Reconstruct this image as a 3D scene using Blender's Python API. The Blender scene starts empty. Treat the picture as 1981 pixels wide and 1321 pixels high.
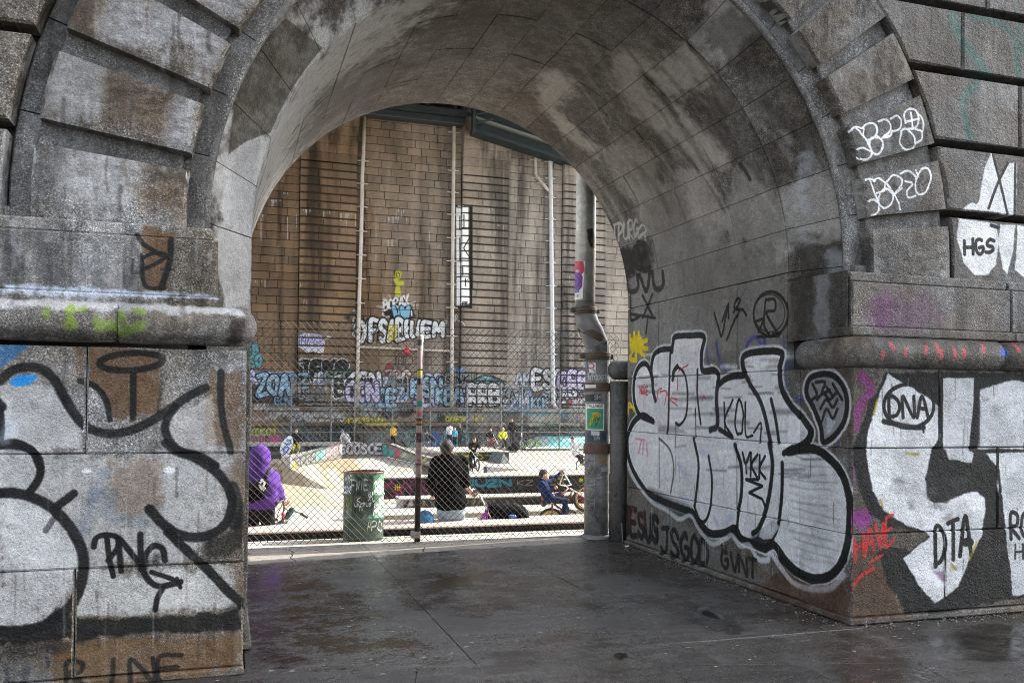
import bpy, math, random
import numpy as np
from mathutils import Vector, Matrix

random.seed(7); RS = np.random.RandomState(11)
scene = bpy.context.scene
C = scene.collection
PI = math.pi

# ------------------------------------------------------------------ camera
EYE = 1.7
F_PX, YAW, PITCH, ROLL, CY = 1708.56309, 0.312593223, 0.0139620884, 0.00994953796, 756.209659
FW = np.array([math.sin(YAW)*math.cos(PITCH), math.cos(YAW)*math.cos(PITCH), math.sin(PITCH)])
_r = np.array([math.cos(YAW), -math.sin(YAW), 0.0]); _u = np.cross(_r, FW)
RT = math.cos(ROLL)*_r + math.sin(ROLL)*_u
UP = -math.sin(ROLL)*_r + math.cos(ROLL)*_u
cam_d = bpy.data.cameras.new('camera'); cam = bpy.data.objects.new('camera', cam_d); C.objects.link(cam)
cam_d.sensor_fit = 'HORIZONTAL'; cam_d.sensor_width = 36.0
cam_d.lens = 36.0*F_PX/1981.0
cam_d.shift_y = (CY-660.5)/1981.0
cam_d.clip_start = 0.05; cam_d.clip_end = 2000
M3 = Matrix(((RT[0], UP[0], -FW[0]), (RT[1], UP[1], -FW[1]), (RT[2], UP[2], -FW[2])))
cam.matrix_world = Matrix.Translation((0, 0, EYE)) @ M3.to_4x4()
scene.camera = cam

# ------------------------------------------------------------------ light
SUN_AZ, SUN_EL = math.radians(80), math.radians(40)     # azimuth clockwise from +Y
world = bpy.data.worlds.new('World'); scene.world = world; world.use_nodes = True
wn = world.node_tree.nodes; wl = world.node_tree.links
sky = wn.new('ShaderNodeTexSky'); sky.sky_type = 'NISHITA'; sky.sun_disc = False
sky.sun_elevation = SUN_EL; sky.sun_rotation = SUN_AZ; sky.air_density = 1.0; sky.dust_density = 2.5; sky.ozone_density = 1.0
bg = wn['Background']; bg.inputs['Strength'].default_value = 0.15
hsv = wn.new('ShaderNodeHueSaturation'); hsv.inputs['Saturation'].default_value = 0.38   # thin milky cloud
wl.new(sky.outputs[0], hsv.inputs['Color']); wl.new(hsv.outputs[0], bg.inputs['Color'])
sun_d = bpy.data.lights.new('sun', 'SUN'); sun = bpy.data.objects.new('sun', sun_d); C.objects.link(sun)
sun_d.energy = 3.0; sun_d.angle = math.radians(0.53); sun_d.color = (1.0, 0.94, 0.84)
sd = Vector((math.sin(SUN_AZ)*math.cos(SUN_EL), math.cos(SUN_AZ)*math.cos(SUN_EL), math.sin(SUN_EL)))
sun.rotation_euler = sd.to_track_quat('Z', 'Y').to_euler(); sun.location = (30, 5, 30)
vs = scene.view_settings; vs.view_transform = 'Standard'; vs.look = 'None'; vs.gamma = 1.0; vs.use_curve_mapping = False
vs.exposure = 2.2
scene.render.engine = 'CYCLES'
scene.cycles.max_bounces = 5; scene.cycles.diffuse_bounces = 3; scene.cycles.glossy_bounces = 3
scene.cycles.use_denoising = True
scene.cycles.denoising_prefilter = 'NONE'
scene.cycles.filter_width = 1.0
scene.cycles.sample_clamp_indirect = 2.0

# ------------------------------------------------------------------ picture point -> place
def ray(x, y): return FW*F_PX + RT*(x-990.5) - UP*(y-CY)
O = np.array([0, 0, EYE])
def onY(x, y, Y): d = ray(x, y); return O + d*(Y/d[1])
def onX(x, y, X): d = ray(x, y); return O + d*(X/d[0])
def onZ(x, y, Z=0.0): d = ray(x, y); return O + d*((Z-EYE)/d[2])
CX, CZ, RV = 2.41, 2.87, 2.255           # tunnel axis and radius
XR, XL = CX+RV, CX-RV
YF, YB = 5.763, 9.85                     # front and back of the archway
def onVault(x, y):
    P = onX(x, y, XR)
    if 0 < P[1] and P[2] < CZ: return P
    d = ray(x, y)
    a = d[0]**2+d[2]**2; b = 2*(d[0]*(O[0]-CX)+d[2]*(O[2]-CZ)); c = (O[0]-CX)**2+(O[2]-CZ)**2-RV*RV
    return O + d*((-b+math.sqrt(max(b*b-4*a*c, 0)))/2/a)
def onSplay(x, y):
    Y = 6.4
    for _ in range(4):
        P = onY(x, y, Y); r = math.hypot(P[0]-CX, P[2]-CZ) if P[2] > CZ else abs(P[0]-CX)
        Y = min(6.62, max(6.14, 6.6-(r-RV)/0.29*0.45))
    return onY(x, y, Y)
def arc_s(P):                            # unrolled length round the tunnel, from the right foot
    if P[0] >= CX and P[2] <= CZ: return P[2]
    if P[0] < CX and P[2] <= CZ: return CZ+PI*RV+(CZ-P[2])
    return CZ+RV*math.atan2(P[2]-CZ, P[0]-CX)

class Fr:                                # a window of the picture: (x0, y0), zoom
    def __init__(s, x0, y0, k): s.x0, s.y0, s.k = x0, y0, k
    def __call__(s, *q): return (s.x0+q[0]/s.k, s.y0+q[1]/s.k)
A1, A2, A3 = Fr(0,0,3.002), Fr(0,380,2.54), Fr(0,860,2.865)
A4, A5, A6 = Fr(450,0,3.0015), Fr(1000,0,2.641), Fr(1560,0,2.358)
B1, B2, B3, B5 = Fr(1180,500,3.302), Fr(1180,800,3.146), Fr(1580,640,2.239), Fr(1080,660,3.144)
B6, B7 = Fr(460,1000,2.476), Fr(1180,1000,2.473)
C1, C2, C3, C4 = Fr(470,190,3.569), Fr(800,190,3.571), Fr(470,540,4.127), Fr(800,540,4.129)
C5, C6, C7, D8 = Fr(470,800,4.893), Fr(740,800,4.891), Fr(900,800,5.285), Fr(1630,180,3.476)
PXF = Fr(0, 0, 1.0)

# ------------------------------------------------------------------ painting on a surface
def vnoise(h, w, cell, seed=0):
    rs = np.random.RandomState(seed)
    gh, gw = int(h/cell)+3, int(w/cell)+3
    g = rs.rand(gh, gw).astype(np.float32)
    y = np.arange(h)/cell; x = np.arange(w)/cell
    yi = y.astype(int); xi = x.astype(int); fy = (y-yi)[:, None]; fx = (x-xi)[None, :]
    fy = fy*fy*(3-2*fy); fx = fx*fx*(3-2*fx)
    a = g[yi][:, xi]; b = g[yi][:, xi+1]; c = g[yi+1][:, xi]; d = g[yi+1][:, xi+1]
    return ((a*(1-fx)+b*fx)*(1-fy)+(c*(1-fx)+d*fx)*fy).astype(np.float32)

def smooth(pts, n=6):
    p = np.array(pts, float)
    if len(p) < 3: return p
    closed = np.allclose(p[0], p[-1])
    q = np.vstack([p[-2] if closed else 2*p[0]-p[1], p, p[1] if closed else 2*p[-1]-p[-2]])
    out = []
    for i in range(1, len(q)-2):
        for t in np.arange(n)/n:
            out.append(0.5*((2*q[i])+(-q[i-1]+q[i+1])*t+(2*q[i-1]-5*q[i]+4*q[i+1]-q[i+2])*t*t+(-q[i-1]+3*q[i]-3*q[i+1]+q[i+2])*t**3))
    out.append(q[-2])
    return np.array(out)

class Canvas:
    def __init__(s, name, u0, u1, v0, v1, ppm, proj, fr=PXF):
        s.name, s.u0, s.v0, s.ppm = name, u0, v0, ppm
        s.w, s.h = int((u1-u0)*ppm), int((v1-v0)*ppm)
        s.u1, s.v1 = u0+s.w/ppm, v0+s.h/ppm
        s.rgb = np.zeros((s.h, s.w, 3), np.float32); s.a = np.zeros((s.h, s.w), np.float32)
        s.proj = proj; s.fr = fr
        s.n1 = vnoise(s.h, s.w, 3.0, 1)*0.5+vnoise(s.h, s.w, 9.0, 2)*0.5
        s.n2 = vnoise(s.h, s.w, 22.0, 3)*0.6+vnoise(s.h, s.w, 7.0, 4)*0.4
    def pts(s, P, fr=None):
        fr = fr or s.fr
        return np.array([s.proj(*fr(*q)) for q in P], float)
    def mpp(s, q, fr=None):              # metres per window unit near q
        fr = fr or s.fr
        a = np.array(s.proj(*fr(*q))); b = np.array(s.proj(*fr(q[0]+3, q[1]))); c = np.array(s.proj(*fr(q[0], q[1]+3)))
        return math.sqrt(max(1e-9, abs(np.cross(b-a, c-a))))/3
    def _over(s, sl, al, col):
        A = s.a[sl]; out = al+A*(1-al)
        s.rgb[sl] = np.where(out[..., None] > 1e-4, (np.array(col, np.float32)*al[..., None]+s.rgb[sl]*(A*(1-al))[..., None])/np.maximum(out, 1e-4)[..., None], s.rgb[sl])
        s.a[sl] = out
    def _box(s, q, m):
        x0 = max(0, int(q[:, 0].min()-m)); x1 = min(s.w, int(q[:, 0].max()+m)+2)
        y0 = max(0, int(q[:, 1].min()-m)); y1 = min(s.h, int(q[:, 1].max()+m)+2)
        return x0, x1, y0, y1
    def raw(s, uv): return (np.asarray(uv, float)-[s.u0, s.v0])*s.ppm
    def _segdist(s, q, box, cap):
        x0, x1, y0, y1 = box
        D = np.full((y1-y0, x1-x0), 1e9, np.float32)
        for a, b in zip(q[:-1], q[1:]):
            bx0 = max(x0, int(min(a[0], b[0])-cap)); bx1 = min(x1, int(max(a[0], b[0])+cap)+2)
            by0 = max(y0, int(min(a[1], b[1])-cap)); by1 = min(y1, int(max(a[1], b[1])+cap)+2)
            if bx1 <= bx0 or by1 <= by0: continue
            X = np.arange(bx0, bx1)[None, :]+.5; Y = np.arange(by0, by1)[:, None]+.5
            ab = b-a; L = ab@ab+1e-9
            t = np.clip(((X-a[0])*ab[0]+(Y-a[1])*ab[1])/L, 0, 1)
            d = np.hypot(X-a[0]-t*ab[0], Y-a[1]-t*ab[1])
            sub = D[by0-y0:by1-y0, bx0-x0:bx1-x0]
            np.minimum(sub, d, out=sub)
        return D
    def stroke_uv(s, uv, w, col, a=1.0, soft=0.25, curve=True, rag=0.12):
        q = s.raw(smooth(uv) if curve else uv); r = max(w*s.ppm/2, 0.45); sf = max(r*soft, 0.55)
        box = s._box(q, r+sf+2); x0, x1, y0, y1 = box
        if x1 <= x0 or y1 <= y0: return
        D = s._segdist(q, box, r+sf+2)
        sl = (slice(y0, y1), slice(x0, x1))
        D = D+(s.n1[sl]-.5)*2*r*rag
        al = np.clip((r+sf-D)/(2*sf), 0, 1); al = al*al*(3-2*al)*a*(0.86+0.14*s.n2[sl])
        s._over(sl, al.astype(np.float32), col)
    def stroke(s, P, w, col, a=1.0, soft=0.25, curve=True, fr=None, rag=0.12):
        m = s.mpp(P[len(P)//2], fr)
        s.stroke_uv(s.pts(P, fr), w*m, col, a, soft, curve, rag)
    def poly_uv(s, uv, col, a=1.0, soft=0.004, rag=0.0, curve=False, mottled=0.0):
        uv = np.asarray(uv, float)
        if not np.allclose(uv[0], uv[-1]): uv = np.vstack([uv, uv[:1]])
        q = s.raw(smooth(uv) if curve else uv); sf = max(soft*s.ppm, 0.55); cap = sf+rag*s.ppm+2
        box = s._box(q, cap); x0, x1, y0, y1 = box
        if x1 <= x0 or y1 <= y0: return
        X = np.arange(x0, x1)[None, :]+.5; Y = np.arange(y0, y1)[:, None]+.5
        ins = np.zeros((y1-y0, x1-x0), bool)
        for (ax, ay), (bx, by) in zip(q[:-1], q[1:]):
            if ay == by: continue
            c = (ay > Y) != (by > Y)
            ins ^= c & (X < (bx-ax)*(Y-ay)/(by-ay)+ax)
        D = s._segdist(q, box, cap); D = np.minimum(D, cap); D = np.where(ins, -D, D)
        sl = (slice(y0, y1), slice(x0, x1))
        D = D+(s.n2[sl]-.5)*2*rag*s.ppm+(s.n1[sl]-.5)*rag*s.ppm
        al = np.clip((sf-D)/(2*sf), 0, 1); al = al*al*(3-2*al)*a
        if mottled: al = al*np.clip(1-mottled+mottled*2*(s.n2[sl]*.6+s.n1[sl]*.4), 0, 1)
        s._over(sl, al.astype(np.float32), col)
    def poly(s, P, col, a=1.0, soft=2, rag=0.0, curve=False, fr=None, mottled=0.0):
        m = s.mpp(P[0], fr)
        s.poly_uv(s.pts(P, fr), col, a, soft*m, rag*m, curve, mottled)
    def ell(s, c, rx, ry, col, w=None, a=1.0, tilt=0, soft=2, fr=None, rag=0.0):
        t = np.linspace(0, 2*PI, 25); k, n = math.cos(tilt), math.sin(tilt)
        P = [(c[0]+rx*math.cos(x)*k-ry*math.sin(x)*n, c[1]+rx*math.cos(x)*n+ry*math.sin(x)*k) for x in t]
        if w: s.stroke(P, w, col, a, fr=fr)
        else: s.poly(P, col, a, soft, rag, fr=fr)
    def word(s, txt, p0, p1, h, w, col, a=1.0, slant=0.0, fr=None, up=None, soft=0.25, rag=0.15, wob=0.03):
        """single-stroke lettering along p0->p1 (window units), letters h tall"""
        p0 = np.array(p0, float); p1 = np.array(p1, float); n = len(txt)
        ax = (p1-p0)/n; L = np.hypot(*ax)
        upv = np.array(up, float) if up is not None else np.array([0, -1.0])
        m = s.mpp((p0+p1)/2, fr)
        for i, ch in enumerate(txt):
            for pl in GLYPH.get(ch, []):
                P = []
                for (x, y) in pl:
                    x2 = x*0.82+slant*y+random.uniform(-wob, wob); y2 = y+random.uniform(-wob, wob)
                    P.append(p0+ax*(i+x2)+upv*h*y2)
                s.stroke_uv(s.pts(P, fr), w*m, col, a, soft, len(pl) > 2, rag)
    def fat(s, txt, p0, p1, h, w, fill, line, lw, glow=None, fr=None, up=None, a=1.0, wob=0.05):
        """bubble letters: each letter outlined then filled, letters overlapping"""
        p0 = np.array(p0, float); p1 = np.array(p1, float); n = len(txt)
        ax = (p1-p0)/n; upv = np.array(up, float) if up is not None else np.array([0, -1.0])
        m = s.mpp((p0+p1)/2, fr); L = []
        for i, ch in enumerate(txt):
            G = []
            for pl in GLYPH.get(ch, []):
                P = [p0+ax*(i+0.08+x*0.84+random.uniform(-wob, wob))+upv*h*(y+random.uniform(-wob, wob)) for x, y in pl]
                G.append((s.pts(P, fr), len(pl) > 2))
            L.append(G)
        if glow is not None:
            for G in L:
                for uv, c in G: s.stroke_uv(uv, (w+4*lw)*m, glow, a*.8, .35, c)
        for G in L:
            for uv, c in G: s.stroke_uv(uv, (w+2*lw)*m, line, a, .12, c, .05)
            for uv, c in G: s.stroke_uv(uv, w*m, fill, a, .15, c, .05)
    def image(s):
        im = bpy.data.images.new(s.name, s.w, s.h, alpha=True)
        im.alpha_mode = 'CHANNEL_PACKED'
        px = np.dstack([s.rgb, s.a[..., None]]).astype(np.float32)
        im.pixels.foreach_set(np.ascontiguousarray(px).ravel()); im.update(); im.pack()
        return im

def _arc(cx, cy, rx, ry, a0, a1, n=7):
    return [(cx+rx*math.cos(math.radians(a0+(a1-a0)*i/n)), cy+ry*math.sin(math.radians(a0+(a1-a0)*i/n))) for i in range(n+1)]
GLYPH = {
 'A': [[(0,0),(.5,1),(1,0)], [(.2,.4),(.8,.4)]], 'B': [[(0,0),(0,1),(.7,.95),(.8,.7),(.1,.52),(.9,.45),(.9,.1),(0,0)]],
 'C': [_arc(.55,.5,.5,.5,50,310)], 'D': [[(0,0),(0,1),(.7,.85),(.95,.5),(.7,.12),(0,0)]], 'E': [[(.9,1),(0,1),(0,0),(.9,0)], [(0,.52),(.7,.52)]],
 'F': [[(.9,1),(0,1),(0,0)], [(0,.52),(.7,.52)]], 'G': [_arc(.5,.5,.5,.5,50,330)+[(.95,.45),(.55,.45)]], 'H': [[(0,0),(0,1)], [(1,0),(1,1)], [(0,.5),(1,.5)]],
 'I': [[(.5,0),(.5,1)]], 'J': [[(.2,1),(.9,1)], [(.7,1),(.7,.2),(.4,0),(.1,.2)]], 'K': [[(0,0),(0,1)], [(.9,1),(.05,.45),(.95,0)]],
 'L': [[(0,1),(0,0),(.85,0)]], 'M': [[(0,0),(.1,1),(.5,.35),(.9,1),(1,0)]], 'N': [[(0,0),(0,1),(.95,0),(.95,1)]],
 'O': [_arc(.5,.5,.48,.5,90,450,10)], 'P': [[(0,0),(0,1),(.75,.95),(.9,.72),(.7,.5),(0,.45)]], 'Q': [_arc(.5,.5,.48,.5,90,450,10), [(.6,.3),(1,-.05)]],
 'R': [[(0,0),(0,1),(.75,.95),(.85,.72),(.65,.5),(.05,.48),(.95,0)]], 'S': [[(.9,.85),(.5,1),(.1,.8),(.3,.55),(.75,.42),(.9,.18),(.5,0),(.05,.15)]],
 'T': [[(0,1),(1,1)], [(.5,1),(.5,0)]], 'U': [[(0,1),(.05,.25),(.5,0),(.95,.25),(1,1)]], 'V': [[(0,1),(.5,0),(1,1)]],
 'W': [[(0,1),(.25,0),(.5,.7),(.75,0),(1,1)]], 'X': [[(0,0),(1,1)], [(0,1),(1,0)]], 'Y': [[(0,1),(.5,.5),(1,1)], [(.5,.5),(.5,0)]],
 'Z': [[(.05,1),(.95,1),(0,0),(1,0)]], '0': [_arc(.5,.5,.45,.5,90,450,10)], '1': [[(.2,.75),(.55,1),(.55,0)]], '2': [[(.05,.8),(.5,1),(.9,.75),(.05,0),(1,0)]],
 '3': [[(.1,.9),(.6,1),(.85,.75),(.4,.53),(.9,.3),(.5,0),(.05,.12)]], '4': [[(.7,0),(.7,1),(0,.35),(1,.35)]], '5': [[(.9,1),(.1,1),(.1,.55),(.7,.6),(.9,.3),(.5,0),(.05,.1)]],
 '6': [[(.8,1),(.2,.6),(.1,.25),(.5,0),(.9,.25),(.5,.5),(.15,.3)]], '7': [[(0,1),(.95,1),(.3,0)]], '8': [_arc(.5,.75,.35,.25,90,450,8), _arc(.5,.25,.42,.25,90,450,8)],
 '9': [[(.85,.75),(.5,.5),(.1,.75),(.5,1),(.85,.75),(.7,0)]], '=': [[(0,.65),(1,.65)], [(0,.3),(1,.3)]], '.': [[(.4,.02),(.5,.05)]], '*': [[(.5,.1),(.5,.9)], [(.1,.3),(.9,.7)], [(.1,.7),(.9,.3)]],
}
def rgb(h): return tuple(int(h[i:i+2], 16)/255 for i in (0, 2, 4))
INK = (.045, .047, .048); CHROME = (.66, .67, .69); WHITE = (.80, .80, .80)

# ------------------------------------------------------------------ mesh helpers
LOC = {}
def link(o, parent=None):
    C.objects.link(o)
    if parent is not None: o.parent = parent
    return o
def wloc(o):
    return LOC.get(o.name, Vector((0, 0, 0)))
def meta(o, label=None, cat=None, group=None, kind=None):
    if label: o['label'] = label
    if cat: o['category'] = cat
    if group: o['group'] = group
    if kind: o['kind'] = kind
    return o
def thing(name, label=None, cat=None, loc=(0, 0, 0), group=None, kind=None):
    o = bpy.data.objects.new(name, None); o.empty_display_size = 0.1; C.objects.link(o)
    o.location = loc; LOC[o.name] = Vector(loc)
    return meta(o, label, cat, group, kind)
def mesh(name, V, F, mat, parent=None, smooth_=False, label=None, kind=None, local=False, mats=None, fm=None):
    """V in world coordinates (or the parent's own when local)"""
    V = np.asarray(V, float).reshape(-1, 3)
    me = bpy.data.meshes.new(name)
    if parent is not None and not local:
        b = wloc(parent); V = V-np.array(b)
    o = None
    if not local and parent is None:
        c = np.array([(V[:, 0].min()+V[:, 0].max())/2, (V[:, 1].min()+V[:, 1].max())/2, V[:, 2].min()]); V = V-c
    elif parent is not None and not local:
        c = (V.min(0)+V.max(0))/2; V = V-c
    else: c = np.zeros(3)
    me.from_pydata(V.tolist(), [], [list(f) for f in F])
    if mats:
        for m in mats: me.materials.append(m)
        me.polygons.foreach_set('material_index', fm)
    elif mat: me.materials.append(mat)
    if smooth_: me.polygons.foreach_set('use_smooth', [True]*len(me.polygons))
    me.update()
    o = bpy.data.objects.new(name, me); link(o, parent); o.location = c
    LOC[o.name] = (wloc(parent) if parent is not None else Vector((0, 0, 0)))+Vector(c)
    return meta(o, label, None, None, kind)

class MB:                                # collects shapes
    def __init__(s): s.V = []; s.F = []
    def add(s, V, F):
        n = len(s.V); s.V += [tuple(v) for v in V]; s.F += [tuple(i+n for i in f) for f in F]; return s
    def box(s, a, b, bev=0.0):
        x0, y0, z0 = a; x1, y1, z1 = b
        if bev <= 0:
            return s.add([(x0,y0,z0),(x1,y0,z0),(x1,y1,z0),(x0,y1,z0),(x0,y0,z1),(x1,y0,z1),(x1,y1,z1),(x0,y1,z1)],
                         [(0,3,2,1),(4,5,6,7),(0,1,5,4),(1,2,6,5),(2,3,7,6),(3,0,4,7)])
        e = bev
        V = []
        for z, i in ((z0, e), (z0+e, 0), (z1-e, 0), (z1, e)):
            for x, y in ((x0+e, y0), (x1-e, y0), (x1, y0+e), (x1, y1-e), (x1-e, y1), (x0+e, y1), (x0, y1-e), (x0, y0+e)):
                cx, cy = (x0+x1)/2, (y0+y1)/2
                V.append((x-math.copysign(i, x-cx), y-math.copysign(i, y-cy), z))
        F = [tuple(range(7, -1, -1)), tuple(range(24, 32))]
        for k in range(3):
            for j in range(8): F.append((k*8+j, k*8+(j+1) % 8, k*8+8+(j+1) % 8, k*8+8+j))
        return s.add(V, F)
    def tube(s, P, r, n=8, caps=True, closed=False):
        P = [np.array(p, float) for p in P]; m = len(P); R = r if hasattr(r, '__len__') else [r]*m
        V = []; prev = None
        for i in range(m):
            if closed: t = P[(i+1) % m]-P[i-1]
            else: t = P[min(i+1, m-1)]-P[max(i-1, 0)]
            t = t/(np.linalg.norm(t)+1e-12)
            if prev is None:
                a = np.array([0, 0, 1.0]) if abs(t[2]) < .9 else np.array([1.0, 0, 0])
                u = np.cross(a, t)
            else: u = prev-t*(prev@t)
            u = u/(np.linalg.norm(u)+1e-12); prev = u; v = np.cross(t, u)
            for k in range(n):
                an = 2*PI*k/n; V.append(P[i]+R[i]*(math.cos(an)*u+math.sin(an)*v))
        F = []
        for i in range(m if closed else m-1):
            j = (i+1) % m
            for k in range(n): F.append((i*n+k, i*n+(k+1) % n, j*n+(k+1) % n, j*n+k))
        if caps and not closed: F += [tuple(range(n-1, -1, -1)), tuple(range((m-1)*n, m*n))]
        return s.add(V, F)
    def lathe(s, prof, c, n=24, axis='z'):
        V = []
        for (r, z) in prof:
            for k in range(n):
                a = 2*PI*k/n; p = (r*math.cos(a), r*math.sin(a), z)
                if axis == 'x': p = (p[2], p[0], p[1])
                if axis == 'y': p = (p[0], p[2], p[1])
                V.append((c[0]+p[0], c[1]+p[1], c[2]+p[2]))
        F = []
        for i in range(len(prof)-1):
            for k in range(n): F.append((i*n+k, i*n+(k+1) % n, (i+1)*n+(k+1) % n, (i+1)*n+k))
        return s.add(V, F)
    def prism(s, poly, z0, z1):          # flat outline in plan, from z0 up to z1
        n = len(poly)
        V = [(x, y, z0) for x, y in poly]+[(x, y, z1) for x, y in poly]
        return s.add(V, [tuple(range(n-1, -1, -1)), tuple(range(n, 2*n))]+[(i, (i+1) % n, n+(i+1) % n, n+i) for i in range(n)])
    def build(s, name, mat, parent=None, **k): return mesh(name, s.V, s.F, mat, parent, **k)

def ccw(poly):
    a = sum(poly[i][0]*poly[(i+1) % len(poly)][1]-poly[(i+1) % len(poly)][0]*poly[i][1] for i in range(len(poly)))
    return poly if a > 0 else poly[::-1]
def clip(poly, nx, ny, d):               # keep nx*x+ny*y <= d
    out = []
    for i in range(len(poly)):
        a, b = poly[i], poly[(i+1) % len(poly)]
        fa, fb = nx*a[0]+ny*a[1]-d, nx*b[0]+ny*b[1]-d
        if fa <= 0: out.append(a)
        if (fa < 0) != (fb < 0) and fa != fb:
            t = fa/(fa-fb); out.append((a[0]+(b[0]-a[0])*t, a[1]+(b[1]-a[1])*t))
    return out

def stone(M, u0, u1, v0, v1, nu=1, nv=1, bev=0.012, depth=0.12, proud=0.0, jit=0.004, rough=0.0, rs=random):
    """a block: face at d=-proud with a worn chamfered edge, sides going in to depth; M(u, v, d) -> place (d>0 is into the wall)"""
    proud = proud+rs.uniform(-jit, jit)
    us = [u0+bev]+[u0+bev+(u1-u0-2*bev)*i/nu for i in range(1, nu)]+[u1-bev]
    vs_ = [v0+bev]+[v0+bev+(v1-v0-2*bev)*i/nv for i in range(1, nv)]+[v1-bev]
    V = []; F = []; W = nu+1
    for j, v in enumerate(vs_):
        for i, u in enumerate(us):
            e = (0 < i < nu) and (0 < j < nv)
            V.append(M(u, v, -proud-(rs.uniform(0, rough) if e else rs.uniform(0, rough*.25))))
    for j in range(nv):
        for i in range(nu): F.append((j*W+i, j*W+i+1, (j+1)*W+i+1, (j+1)*W+i))
    ring = [(i, 0) for i in range(nu)]+[(nu, j) for j in range(nv)]+[(i, nv) for i in range(nu, 0, -1)]+[(0, j) for j in range(nv, 0, -1)]
    idx = [j*W+i for i, j in ring]; n = len(ring)
    def edge(i, j):
        ju, jv = (rs.uniform(-.25, .25)*bev, rs.uniform(-.25, .25)*bev) if bev > .004 and u1-u0 > .3 else (0, 0)
        return ((u0 if i == 0 else u1 if i == nu else us[i])+ju, (v0 if j == 0 else v1 if j == nv else vs_[j])+jv)
    b1 = len(V)
    for i, j in ring:
        u, v = edge(i, j); V.append(M(u, v, -proud+bev*0.8+rs.uniform(0, jit)))
    b2 = len(V)
    for i, j in ring:
        u, v = edge(i, j); V.append(M(u, v, depth))
    for k in range(n):
        l = (k+1) % n
        F.append((idx[l], idx[k], b1+k, b1+l)); F.append((b1+l, b1+k, b2+k, b2+l))
    return V, F
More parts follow.
